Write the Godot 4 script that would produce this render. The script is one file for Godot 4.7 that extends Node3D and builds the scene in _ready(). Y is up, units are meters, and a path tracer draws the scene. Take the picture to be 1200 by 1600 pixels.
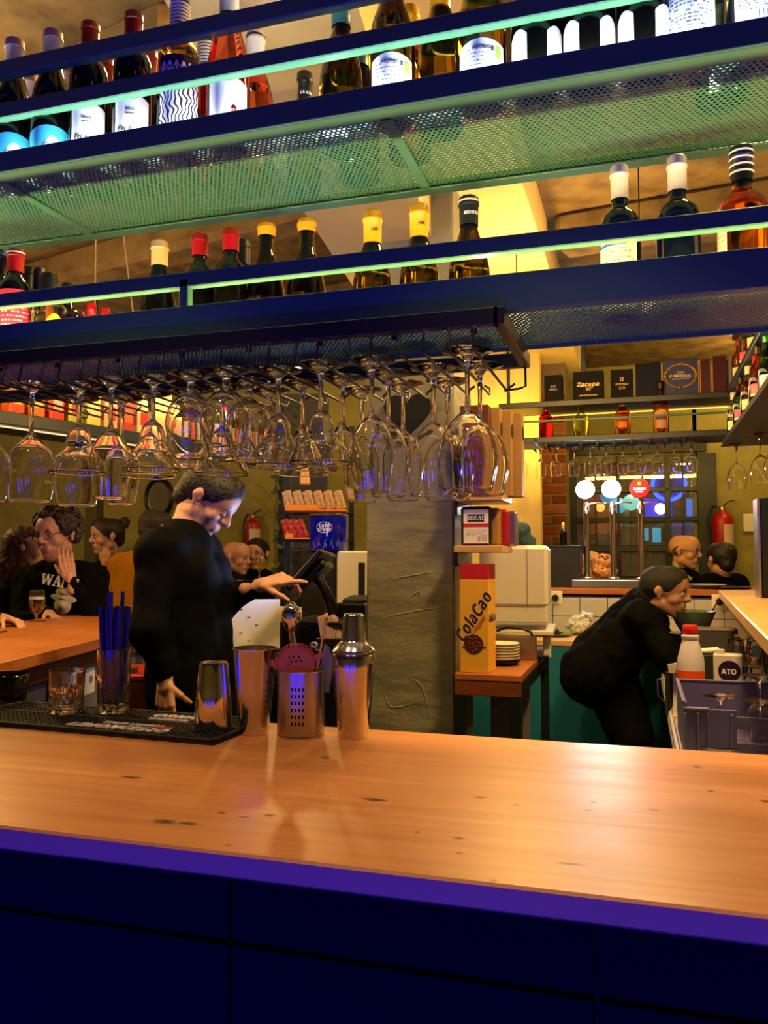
extends Node3D

# A bar seen across its counter: bottle shelves and a glass rack hang over the counter, the staff work behind it, guests sit beyond.

class B:
	# collects triangles for one mesh
	var v := PackedVector3Array()
	var n := PackedVector3Array()
	var uv := PackedVector2Array()
	var c := PackedColorArray()
	var ix := PackedInt32Array()
	var col := Color.WHITE
	var colored := false

	func vert(p: Vector3, nn: Vector3, t := Vector2.ZERO) -> int:
		v.append(p)
		n.append(nn)
		uv.append(t)
		c.append(col)
		return v.size() - 1

	func tri(a: int, b: int, d: int) -> void:
		# front faces run clockwise
		if (v[b] - v[a]).cross(v[d] - v[a]).dot(n[a] + n[b] + n[d]) > 0.0:
			ix.append(a); ix.append(d); ix.append(b)
		else:
			ix.append(a); ix.append(b); ix.append(d)

	func quad(p: Vector3, q: Vector3, r: Vector3, s: Vector3, out: Vector3) -> void:
		var i := vert(p, out, Vector2(0, 1))
		vert(q, out, Vector2(1, 1)); vert(r, out, Vector2(1, 0)); vert(s, out, Vector2(0, 0))
		tri(i, i + 1, i + 2); tri(i, i + 2, i + 3)

	func poly(pts: Array, out: Vector3) -> void:
		var i := v.size()
		for p in pts:
			vert(p, out, Vector2(p.x, p.z))
		for k in range(1, pts.size() - 1):
			tri(i, i + k, i + k + 1)

	func box(o: Vector3, s: Vector3, x := Basis(), bev := 0.0) -> void:
		# a box with chamfered edges; o is its centre
		var h := s * 0.5
		if bev <= 0.0:
			for a in 3:
				for g in [-1.0, 1.0]:
					var e := Vector3.ZERO; e[a] = g
					var p := Vector3.ZERO; p[(a + 1) % 3] = h[(a + 1) % 3]
					var q := Vector3.ZERO; q[(a + 2) % 3] = h[(a + 2) % 3]
					var m: Vector3 = e * h[a]
					quad(o + x * (m - p - q), o + x * (m + p - q), o + x * (m + p + q), o + x * (m - p + q), x * e)
			return
		var k := Vector3(h.x - bev, h.y - bev, h.z - bev)
		for a in 3:
			var b := (a + 1) % 3
			var d := (a + 2) % 3
			for g in [-1.0, 1.0]:
				var e := Vector3.ZERO; e[a] = g
				var p := Vector3.ZERO; p[b] = k[b]
				var q := Vector3.ZERO; q[d] = k[d]
				var m: Vector3 = e * h[a]
				quad(o + x * (m - p - q), o + x * (m + p - q), o + x * (m + p + q), o + x * (m - p + q), x * e)
				for g2 in [-1.0, 1.0]:
					var e2 := Vector3.ZERO; e2[b] = g2
					var c1: Vector3 = e * h[a] + e2 * k[b]
					var c2: Vector3 = e * k[a] + e2 * h[b]
					quad(o + x * (c1 - q), o + x * (c1 + q), o + x * (c2 + q), o + x * (c2 - q), (x * (e + e2)).normalized())
		for g in [-1.0, 1.0]:
			for g2 in [-1.0, 1.0]:
				for g3 in [-1.0, 1.0]:
					var nn := (x * Vector3(g, g2, g3)).normalized()
					var i := vert(o + x * Vector3(g * h.x, g2 * k.y, g3 * k.z), nn)
					vert(o + x * Vector3(g * k.x, g2 * h.y, g3 * k.z), nn)
					vert(o + x * Vector3(g * k.x, g2 * k.y, g3 * h.z), nn)
					tri(i, i + 1, i + 2)

	func lathe(pr: Array, seg := 24, xf := Transform3D(), squash := 1.0) -> void:
		# pr: Vector2(radius, height) upwards along the outside
		var m := pr.size() - 1
		var sn := []
		for i in m:
			var d: Vector2 = pr[i + 1] - pr[i]
			sn.append(Vector2(d.y, -d.x).normalized())
		var total := 0.0
		var l := [0.0]
		for i in m:
			total += pr[i].distance_to(pr[i + 1])
			l.append(total)
		for i in m:
			var na: Vector2 = sn[i]
			var nb: Vector2 = sn[i]
			if i > 0 and sn[i].dot(sn[i - 1]) > 0.55: na = (sn[i] + sn[i - 1]).normalized()
			if i < m - 1 and sn[i].dot(sn[i + 1]) > 0.55: nb = (sn[i] + sn[i + 1]).normalized()
			var s := v.size()
			for k in seg + 1:
				var t := TAU * k / seg
				var cs := cos(t)
				var si := sin(t)
				vert(xf * Vector3(pr[i].x * si, pr[i].y, pr[i].x * cs * squash), (xf.basis * Vector3(na.x * si, na.y, na.x * cs / squash)).normalized(), Vector2(float(k) / seg, 1.0 - l[i] / total))
				vert(xf * Vector3(pr[i + 1].x * si, pr[i + 1].y, pr[i + 1].x * cs * squash), (xf.basis * Vector3(nb.x * si, nb.y, nb.x * cs / squash)).normalized(), Vector2(float(k) / seg, 1.0 - l[i + 1] / total))
			for k in seg:
				var j := s + k * 2
				if pr[i].x > 1e-6: tri(j, j + 1, j + 2)
				if pr[i + 1].x > 1e-6: tri(j + 1, j + 3, j + 2)

	func tube(pts: Array, r: float, seg := 6, r_end := -1.0) -> void:
		var m := pts.size()
		var up := Vector3.UP
		var s := v.size()
		if r_end < 0.0: r_end = r
		for i in m:
			var t: Vector3 = (pts[mini(i + 1, m - 1)] - pts[maxi(i - 1, 0)]).normalized()
			if absf(t.dot(up)) > 0.95: up = Vector3.RIGHT if absf(t.x) < 0.9 else Vector3.BACK
			var a := t.cross(up).normalized()
			var b := a.cross(t).normalized()
			up = b
			var rr := lerpf(r, r_end, float(i) / maxf(1, m - 1))
			for k in seg + 1:
				var w := TAU * k / seg
				var d := a * cos(w) + b * sin(w)
				vert(pts[i] + d * rr, d, Vector2(float(k) / seg, float(i)))
		for i in m - 1:
			for k in seg:
				var j := s + i * (seg + 1) + k
				tri(j, j + 1, j + seg + 1); tri(j + 1, j + seg + 2, j + seg + 1)
		for e in [0, m - 1]:
			var t: Vector3 = (pts[1] - pts[0]).normalized() * -1.0 if e == 0 else (pts[m - 1] - pts[m - 2]).normalized()
			var i0 := vert(pts[e], t)
			for k in seg + 1:
				vert(v[s + e * (seg + 1) + k], t)
			for k in seg:
				tri(i0, i0 + 1 + k, i0 + 2 + k)

	func prism(pts: Array, depth: float, xf := Transform3D()) -> void:
		# outline in x, y (counter-clockwise), thickness along z about its middle
		var flat := PackedVector2Array(pts)
		var tr := Geometry2D.triangulate_polygon(flat)
		for g in [-1.0, 1.0]:
			var s := v.size()
			for p in pts: vert(xf * Vector3(p.x, p.y, g * depth * 0.5), (xf.basis * Vector3(0, 0, g)).normalized(), Vector2(p.x, p.y))
			for i in range(0, tr.size(), 3): tri(s + tr[i], s + tr[i + 1], s + tr[i + 2])
		var m := pts.size()
		var turn := 1.0 if Geometry2D.is_polygon_clockwise(flat) else -1.0
		for i in m:
			var p: Vector2 = pts[i]
			var q: Vector2 = pts[(i + 1) % m]
			var d := (q - p).normalized()
			quad(xf * Vector3(p.x, p.y, -depth * 0.5), xf * Vector3(q.x, q.y, -depth * 0.5), xf * Vector3(q.x, q.y, depth * 0.5), xf * Vector3(p.x, p.y, depth * 0.5), (xf.basis * Vector3(-d.y, d.x, 0) * turn).normalized())

	func patch(r: float, a0: float, a1: float, y0: float, y1: float, seg := 10, arch := 0.0) -> void:
		# a label bent round an upright cylinder; arch raises the middle of its upper edge
		var s := v.size()
		for k in seg + 1:
			var t := float(k) / seg
			var a := lerpf(a0, a1, t)
			var d := Vector3(sin(a), 0, cos(a))
			var top := y1 - arch * (2.0 * t - 1.0) * (2.0 * t - 1.0)
			vert(d * r + Vector3(0, y0, 0), d, Vector2(t, 1))
			vert(d * r + Vector3(0, top, 0), d, Vector2(t, 1.0 - (top - y0) / (y1 - y0)))
		for k in seg:
			var j := s + k * 2
			tri(j, j + 1, j + 2); tri(j + 1, j + 3, j + 2)

	func ball(o: Vector3, r: Vector3, seg := 12) -> void:
		var pr := []
		for i in seg / 2 + 1:
			var t := -PI / 2 + PI * i / (seg / 2)
			pr.append(Vector2(maxf(cos(t), 0.0), sin(t)))
		lathe(pr, seg, Transform3D(Basis.from_scale(r), o))

	func mesh() -> ArrayMesh:
		var a := []
		a.resize(Mesh.ARRAY_MAX)
		a[Mesh.ARRAY_VERTEX] = v
		a[Mesh.ARRAY_NORMAL] = n
		a[Mesh.ARRAY_TEX_UV] = uv
		if colored: a[Mesh.ARRAY_COLOR] = c
		a[Mesh.ARRAY_INDEX] = ix
		var m := ArrayMesh.new()
		m.add_surface_from_arrays(Mesh.PRIMITIVE_TRIANGLES, a)
		return m

	func blob(prims: Array, cell: float, k: float, wob := 0.0, freq := 8.0) -> void:
		# tapered capsules [a, b, radius_a, radius_b, (-1 carves)] joined by a smooth minimum and meshed as surface nets
		var lo := Vector3.ONE * 1e9
		var hi := -lo
		for p in prims:
			if p.size() > 4 and p[4] is float and p[4] < 0.0: continue
			var r: float = maxf(p[2], p[3]) + cell * 2.5 + wob
			lo = lo.min((p[0] as Vector3).min(p[1]) - Vector3.ONE * r)
			hi = hi.max((p[0] as Vector3).max(p[1]) + Vector3.ONE * r)
		var nx := int((hi.x - lo.x) / cell) + 2
		var ny := int((hi.y - lo.y) / cell) + 2
		var nz := int((hi.z - lo.z) / cell) + 2
		var f := PackedFloat32Array()
		f.resize(nx * ny * nz)
		f.fill(0.2)
		var sx := ny * nz
		var noise: FastNoiseLite = null
		if wob > 0.0:
			noise = FastNoiseLite.new()
			noise.seed = 7
			noise.frequency = freq
			noise.fractal_octaves = 2
		for p in prims:
			var a: Vector3 = p[0]
			var ba: Vector3 = p[1] - p[0]
			var ra: float = p[2]
			var rd: float = p[3] - p[2]
			var carve: bool = p.size() > 4 and p[4] is float and p[4] < 0.0
			var rr: float = maxf(p[2], p[3]) + k + cell * 2.5 + wob
			var l0: Vector3 = ((p[0] as Vector3).min(p[1]) - Vector3.ONE * rr - lo) / cell
			var h0: Vector3 = ((p[0] as Vector3).max(p[1]) + Vector3.ONE * rr - lo) / cell
			var inv := 1.0 / maxf(ba.length_squared(), 1e-9)
			for i in range(maxi(0, int(l0.x)), mini(nx, int(h0.x) + 1)):
				for j in range(maxi(0, int(l0.y)), mini(ny, int(h0.y) + 1)):
					var at := i * sx + j * nz
					var base := lo + Vector3(i, j, 0) * cell - a
					for q in range(maxi(0, int(l0.z)), mini(nz, int(h0.z) + 1)):
						var w := base
						w.z += q * cell
						var h := clampf(w.dot(ba) * inv, 0.0, 1.0)
						var d := (w - ba * h).length() - ra - rd * h
						var o := f[at + q]
						if carve:
							d = -d
							var t := maxf(k - absf(d - o), 0.0) / k
							f[at + q] = maxf(d, o) + t * t * k * 0.25
						elif d - o < k:
							var t := maxf(k - absf(d - o), 0.0) / k
							f[at + q] = minf(d, o) - t * t * k * 0.25
		if noise:
			for i in nx:
				for j in ny:
					var at := i * sx + j * nz
					for q in nz:
						if absf(f[at + q]) < cell * 2.0 + wob:
							f[at + q] += wob * noise.get_noise_3d(lo.x + i * cell, lo.y + j * cell, lo.z + q * cell)
		var id := PackedInt32Array()
		id.resize(nx * ny * nz)
		id.fill(-1)
		var off := [0, sx, nz, sx + nz, 1, sx + 1, nz + 1, sx + nz + 1]
		var lim := cell * 2.0
		for i in nx - 1:
			for j in ny - 1:
				var at0 := i * sx + j * nz
				for q in nz - 1:
					var at := at0 + q
					var f0 := f[at]
					if absf(f0) > lim: continue
					var f1 := f[at + sx]
					var f2 := f[at + nz]
					var f3 := f[at + sx + nz]
					var f4 := f[at + 1]
					var f5 := f[at + sx + 1]
					var f6 := f[at + nz + 1]
					var f7 := f[at + sx + nz + 1]
					var neg := int(f0 < 0.0) + int(f1 < 0.0) + int(f2 < 0.0) + int(f3 < 0.0) + int(f4 < 0.0) + int(f5 < 0.0) + int(f6 < 0.0) + int(f7 < 0.0)
					if neg == 0 or neg == 8: continue
					var s := Vector3.ZERO
					var m := 0
					if (f0 < 0.0) != (f1 < 0.0): s += Vector3(f0 / (f0 - f1), 0, 0); m += 1
					if (f2 < 0.0) != (f3 < 0.0): s += Vector3(f2 / (f2 - f3), 1, 0); m += 1
					if (f4 < 0.0) != (f5 < 0.0): s += Vector3(f4 / (f4 - f5), 0, 1); m += 1
					if (f6 < 0.0) != (f7 < 0.0): s += Vector3(f6 / (f6 - f7), 1, 1); m += 1
					if (f0 < 0.0) != (f2 < 0.0): s += Vector3(0, f0 / (f0 - f2), 0); m += 1
					if (f1 < 0.0) != (f3 < 0.0): s += Vector3(1, f1 / (f1 - f3), 0); m += 1
					if (f4 < 0.0) != (f6 < 0.0): s += Vector3(0, f4 / (f4 - f6), 1); m += 1
					if (f5 < 0.0) != (f7 < 0.0): s += Vector3(1, f5 / (f5 - f7), 1); m += 1
					if (f0 < 0.0) != (f4 < 0.0): s += Vector3(0, 0, f0 / (f0 - f4)); m += 1
					if (f1 < 0.0) != (f5 < 0.0): s += Vector3(1, 0, f1 / (f1 - f5)); m += 1
					if (f2 < 0.0) != (f6 < 0.0): s += Vector3(0, 1, f2 / (f2 - f6)); m += 1
					if (f3 < 0.0) != (f7 < 0.0): s += Vector3(1, 1, f3 / (f3 - f7)); m += 1
					var g := Vector3(f1 + f3 + f5 + f7 - f0 - f2 - f4 - f6, f2 + f3 + f6 + f7 - f0 - f1 - f4 - f5, f4 + f5 + f6 + f7 - f0 - f1 - f2 - f3).normalized()
					id[at] = vert(lo + (Vector3(i, j, q) + s / m) * cell, g)
		for i in range(1, nx - 1):
			for j in range(1, ny - 1):
				var at0 := i * sx + j * nz
				for q in range(1, nz - 1):
					var at := at0 + q
					var f0 := f[at]
					if absf(f0) > lim: continue
					var s0 := f0 < 0.0
					if s0 != (f[at + sx] < 0.0): face(id[at - nz - 1], id[at - 1], id[at], id[at - nz])
					if s0 != (f[at + nz] < 0.0): face(id[at - sx - 1], id[at - 1], id[at], id[at - sx])
					if s0 != (f[at + 1] < 0.0): face(id[at - sx - nz], id[at - nz], id[at], id[at - sx])

	func face(a: int, b: int, d: int, e: int) -> void:
		if a < 0 or b < 0 or d < 0 or e < 0: return
		tri(a, b, d); tri(a, d, e)

	func paint(from: int, o: Vector3, r: float, tint: Color) -> void:
		for i in range(from, v.size()):
			var t := 1.0 - smoothstep(r * 0.7, r, v[i].distance_to(o))
			if t > 0.0: c[i] = c[i].lerp(tint, t)


var M := {}
var taken := {}
var rng := RandomNumberGenerator.new()
var fonts := {}
var cache := {}


func mat(id: String, color: Color, rough := 0.5, metal := 0.0) -> StandardMaterial3D:
	var m := StandardMaterial3D.new()
	m.albedo_color = color
	m.roughness = rough
	m.metallic = metal
	M[id] = m
	return m


func glass(id: String, color: Color, scale := 0.05, alpha := 0.0) -> StandardMaterial3D:
	var m := mat(id, Color(color.r, color.g, color.b, alpha), 0.0)
	m.transparency = BaseMaterial3D.TRANSPARENCY_ALPHA
	m.refraction_enabled = true
	m.refraction_scale = scale
	return m


func glow(id: String, color: Color, energy: float) -> StandardMaterial3D:
	var m := mat(id, color, 0.4)
	m.emission_enabled = true
	m.emission = color
	m.emission_energy_multiplier = energy
	return m


func plain(c: Color, rough := 0.5) -> StandardMaterial3D:
	var key := "plain_%s_%.2f" % [c.to_html(), rough]
	return M[key] if M.has(key) else mat(key, c, rough)


func numbered(called: String) -> String:
	taken[called] = taken.get(called, -1) + 1
	return called if taken[called] == 0 else "%s_%03d" % [called, taken[called]]


func put(mesh: Mesh, called: String, m: Material, parent: Node = null, at := Vector3.ZERO, turn := Vector3.ZERO) -> MeshInstance3D:
	var o := MeshInstance3D.new()
	o.mesh = mesh
	o.name = called if parent else numbered(called)
	o.material_override = m
	o.position = at
	o.rotation = turn
	o.cast_shadow = GeometryInstance3D.SHADOW_CASTING_SETTING_ON
	(parent if parent else self).add_child(o, true)
	return o


func tag(o: Node, label: String, category: String, group := "", kind := "") -> Node:
	o.set_meta("label", label)
	o.set_meta("category", category)
	if group: o.set_meta("group", group)
	if kind: o.set_meta("kind", kind)
	return o


func thing(called: String, label: String, category: String, at := Vector3.ZERO, turn := 0.0, group := "") -> Node3D:
	var o := Node3D.new()
	o.name = numbered(called)
	add_child(o)
	o.position = at
	o.rotation.y = turn
	tag(o, label, category, group)
	return o


func struct(mesh: Mesh, called: String, m: Material, label: String, category: String) -> MeshInstance3D:
	var o := put(mesh, called, m)
	tag(o, label, category, "", "structure")
	return o


func copy(o: Node3D, at: Vector3, turn: float, label := "", group := "") -> Node3D:
	var c: Node3D = o.duplicate()
	var called := String(o.name)
	if called.length() > 4 and called.substr(called.length() - 3).is_valid_int(): called = called.substr(0, called.length() - 4)
	c.name = numbered(called)
	add_child(c)
	c.position = at
	c.rotation.y = turn
	if label: c.set_meta("label", label)
	if group: c.set_meta("group", group)
	return c


func bx(s: Vector3, bev := 0.0, o := Vector3.ZERO) -> ArrayMesh:
	var b := B.new()
	b.box(o, s, Basis(), bev)
	return b.mesh()


func lathed(pr: Array, seg := 24) -> ArrayMesh:
	var b := B.new()
	b.lathe(pr, seg)
	return b.mesh()


func tubed(pts: Array, r: float, seg := 6, r_end := -1.0) -> ArrayMesh:
	var b := B.new()
	b.tube(pts, r, seg, r_end)
	return b.mesh()


func text(s: String, size: float, serif := false, bold := false, slant := 0.0, bend := 0.0, depth := 0.0006) -> ArrayMesh:
	# lettering in the x, y plane facing +z, centred; bend wraps it round an upright cylinder of that radius
	var key := "%s|%s" % [serif, bold]
	if not fonts.has(key):
		var f := SystemFont.new()
		f.font_names = PackedStringArray(["Droid Serif" if serif else "Droid Sans"])
		f.font_weight = 700 if bold else 400
		fonts[key] = f
	var t := TextMesh.new()
	t.font = fonts[key]
	t.text = s
	t.font_size = 24
	t.pixel_size = size / 24.0
	t.depth = depth
	t.curve_step = 4.0
	var b := B.new()
	for k in t.get_surface_count():
		var a := t.surface_get_arrays(k)
		var vs: PackedVector3Array = a[Mesh.ARRAY_VERTEX]
		var ns: PackedVector3Array = a[Mesh.ARRAY_NORMAL]
		var at := b.v.size()
		for i in vs.size():
			var p := vs[i]
			var q := ns[i]
			p.x += p.y * slant
			if bend > 0.0:
				var w := p.x / bend
				p = Vector3(sin(w) * (bend + p.z), p.y, cos(w) * (bend + p.z))
				q = q.rotated(Vector3.UP, w)
			b.vert(p, q)
		if a[Mesh.ARRAY_INDEX] != null:
			for i in a[Mesh.ARRAY_INDEX]: b.ix.append(at + i)
		else:
			for i in vs.size(): b.ix.append(at + i)
	return b.mesh()


func area(at: Vector3, towards: Vector3, w: float, h: float, color: Color, energy: float, called: String) -> AreaLight3D:
	var l := AreaLight3D.new()
	l.name = called
	l.area_size = Vector2(w, h)
	l.light_color = color
	l.light_energy = energy
	l.area_range = 30.0
	l.shadow_enabled = true
	add_child(l, true)
	var d := (towards - at).normalized()
	l.look_at_from_position(at, towards, Vector3.UP if absf(d.y) < 0.99 else Vector3.BACK)
	return l


func omni(at: Vector3, size: float, color: Color, energy: float, called: String) -> OmniLight3D:
	var l := OmniLight3D.new()
	l.name = called
	l.light_size = size
	l.light_color = color
	l.light_energy = energy
	l.omni_range = 30.0
	l.omni_attenuation = 2.0
	l.shadow_enabled = true
	add_child(l, true)
	l.position = at
	return l


func pixels(w: int, h: int, f: Callable) -> ImageTexture:
	var im := Image.create(w, h, false, Image.FORMAT_RGB8)
	for y in h:
		for x in w:
			im.set_pixel(x, y, f.call(x, y))
	return ImageTexture.create_from_image(im)


func noise_tex(seed_: int, freq: float, ramp: Array, size := 512, octaves := 4, bump := 0.0) -> NoiseTexture2D:
	var nz := FastNoiseLite.new()
	nz.seed = seed_
	nz.frequency = freq
	nz.fractal_octaves = octaves
	var t := NoiseTexture2D.new()
	t.width = size
	t.height = size
	t.seamless = true
	t.noise = nz
	if bump > 0.0:
		t.as_normal_map = true
		t.bump_strength = bump
	elif ramp.size():
		var g := Gradient.new()
		var off := PackedFloat32Array()
		for i in ramp.size(): off.append(float(i) / (ramp.size() - 1))
		g.offsets = off
		g.colors = PackedColorArray(ramp)
		t.color_ramp = g
	return t



func _ready() -> void:
	rng.seed = 4
	# camera
	var cam := Camera3D.new()
	cam.name = "camera"
	cam.fov = 63.61
	cam.near = 0.05
	cam.far = 100.0
	cam.position = Vector3(0, 1.42, 0)
	cam.rotation_degrees = Vector3(3.19, 17.19, 0)
	cam.current = true
	add_child(cam)
	# surroundings and exposure
	var we := WorldEnvironment.new()
	we.name = "surroundings"
	var e := Environment.new()
	e.background_mode = Environment.BG_COLOR
	e.background_color = Color(0.006, 0.007, 0.014)
	e.tonemap_mode = Environment.TONE_MAPPER_LINEAR
	e.tonemap_exposure = 1.0
	e.sdfgi_enabled = true
	e.ssao_enabled = true
	e.ssil_enabled = true
	we.environment = e
	add_child(we)
	materials()
	lamps()
	setting()
	bar_counter()
	shelves()
	glass_rack()
	upper_bottles()
	middle_bottles()
	counter_things()
	pillar_corner()
	till_corner()
	left_side()
	rear_bar()
	right_side()
	window_view()
	people()


const WARM := Color(1.0, 0.82, 0.60)
const AMBER := Color(1.0, 0.80, 0.46)
const COOL := Color(0.92, 0.96, 1.0)
const BLUE := Color(0.06, 0.07, 1.0)


func lamps() -> void:
	# LED strips behind the front bars of both bottle shelves
	led_strip(Vector3(-0.55, 2.1905, -1.3085), 3.0, COOL, 2.6, Vector3(0, 0.55, -0.8), "white LED strip behind the front bar of the upper bottle shelf")
	led_strip(Vector3(-0.55, 1.8555, -1.430), 3.0, Color(1.0, 0.88, 0.62), 2.0, Vector3(0, 1.0, -0.12), "warm LED strip behind the front bar of the lower bottle shelf")
	# spotlights over the guests' side of the counter
	for x in [[-1.75, 0.6], [-0.95, 0.95], [-0.15, 1.15], [0.65, 1.15]]:
		spot(Vector3(x[0], 2.9, -0.70), Vector3(x[0], 1.1, -0.93), WARM, x[1])
	# globe lamps added to brighten the room behind, tucked out of sight
	for p in [[Vector3(-2.6, 2.25, -2.6), 0.9], [Vector3(-2.4, 2.6, -1.75), 1.5], [Vector3(0.02, 2.45, -3.4), 0.8], [Vector3(1.45, 2.3, -3.0), 0.7], [Vector3(-0.5, 2.45, -3.6), 1.2], [Vector3(-4.6, 2.4, -4.0), 1.4], [Vector3(-2.2, 2.72, -5.1), 0.6], [Vector3(-1.15, 2.75, -5.3), 0.8], [Vector3(0.9, 2.75, -6.3), 0.8]]:
		globe(p[0], 0.06, AMBER, p[1])
	# flat lamps added above the view to brighten the pillar and aisle
	for x in [-1.0, 0.35]:
		aisle_fill(Vector3(x, 2.965, -2.1), 0.14, AMBER, 6.0, "flat round lamp added above the view to brighten the aisle", "added lamps over the aisle")
	# blue tube added below the view to tint the counter edge
	var fr := thing("added_foot_tube", "long blue neon tube added below the view to tint the counter edge", "neon tube", Vector3(-0.5, 0.42, -0.02))
	put(tubed([Vector3(-1.8, 0, 0), Vector3(1.8, 0, 0)], 0.016, 10), "neon_tube", M.blue_neon, fr)
	for x in [-1.7, 0.0, 1.7]: put(bx(Vector3(0.03, 0.41, 0.03), 0.003), "rail_post", M.black_metal, fr, Vector3(x, -0.215, 0))
	area(Vector3(-0.5, 0.42, -0.04), Vector3(-0.5, 0.95, -1.0), 3.6, 0.03, BLUE, 4.2, "added_foot_neon")
	# low blue tubes on the wall behind the guests
	for x in [-2.3, -1.1, 0.2, 1.4]:
		var t := put(lathed([Vector2(0, 0), Vector2(0.03, 0), Vector2(0.03, 0.75), Vector2(0, 0.75)], 12), "neon_tube", M.blue_neon, null, Vector3(x, 0.1, 2.62))
		tag(t, "upright blue neon tube low on the wall facing the counter", "neon tube", "blue neon tubes on the guests' wall")
		area(Vector3(x, 0.475, 2.55), Vector3(x, 0.475, 0), 0.1, 0.75, BLUE, 1.5, "neon_tube_light")


func led_strip(at: Vector3, length: float, color: Color, energy: float, aim: Vector3, label: String) -> void:
	var s := put(bx(Vector3(length, 0.004, 0.007)), "led_strip", glow("led_" + label.substr(0, 4), color, 12.0), null, at)
	tag(s, label, "light strip")
	area(at + aim.normalized() * 0.006, at + aim, length, 0.008, color, energy, "led_strip_light")


func spot(at: Vector3, towards: Vector3, color: Color, energy: float) -> void:
	var t := thing("spotlight", "small black ceiling spotlight aimed at the counter", "spotlight", at, 0.0, "spotlights over the counter")
	var look := Basis.looking_at(towards - at, Vector3.BACK) * Basis(Vector3.RIGHT, PI / 2)
	var can := put(lathed([Vector2(0, 0.1), Vector2(0.036, 0.1), Vector2(0.04, 0.09), Vector2(0.04, 0.0), Vector2(0.037, 0.0), Vector2(0.036, 0.03), Vector2(0, 0.03)], 20), "can", M.black_metal, t)
	can.basis = Basis(Quaternion(Vector3.DOWN, (towards - at).normalized()))
	var face := put(lathed([Vector2(0, 0.012), Vector2(0.034, 0.012), Vector2(0.034, 0.02), Vector2(0, 0.02)], 20), "lamp_face", M.lamp_face, t)
	face.basis = can.basis
	put(tubed([Vector3(0, 0.08, 0), Vector3(0, 0.1, 0)], 0.008, 8), "arm", M.black_metal, t)
	var l := SpotLight3D.new()
	l.name = "spotlight_beam"
	l.spot_angle = 31.0
	l.spot_angle_attenuation = 0.5
	l.spot_range = 30.0
	l.light_size = 0.034
	l.light_color = color
	l.light_energy = energy
	l.shadow_enabled = true
	add_child(l, true)
	l.look_at_from_position(at + (towards - at).normalized() * 0.01, towards, Vector3.BACK)


func aisle_fill(at: Vector3, r: float, color: Color, energy: float, label: String, group: String) -> void:
	var t := thing("aisle_fill_lamp", label, "ceiling lamp", at, 0.0, group)
	put(lathed([Vector2(0, 0.035), Vector2(r, 0.035), Vector2(r, 0.0), Vector2(r - 0.01, -0.002), Vector2(r - 0.012, 0.006), Vector2(0, 0.006)], 28), "casing", M.black_metal, t)
	put(lathed([Vector2(0, 0.0), Vector2(r - 0.014, 0.0), Vector2(r - 0.014, 0.005), Vector2(0, 0.005)], 28), "diffuser_light", M.lamp_face, t)
	area(at - Vector3(0, 0.004, 0), at - Vector3(0, 1, 0), r * 1.6, r * 1.6, color, energy, "aisle_fill_light")


func globe(at: Vector3, r: float, color: Color, energy: float) -> void:
	var t := thing("fill_globe", "small amber globe lamp added on a cord to brighten the room", "lamp", at, 0.0, "added globe lamps of the back room")
	var b := B.new()
	b.ball(Vector3.ZERO, Vector3.ONE * r, 20)
	put(b.mesh(), "globe_bulb", M.lamp_face, t)
	put(lathed([Vector2(0, r * 0.9), Vector2(0.022, r * 0.9), Vector2(0.018, r + 0.04), Vector2(0, r + 0.045)], 14), "socket", M.black_metal, t)
	put(tubed([Vector3(0, r + 0.04, 0), Vector3(0, 3.0 - at.y, 0)], 0.003, 6), "cord", M.black_plastic, t)
	omni(at, r * 0.9, color, energy, "fill_globe_light")


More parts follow.
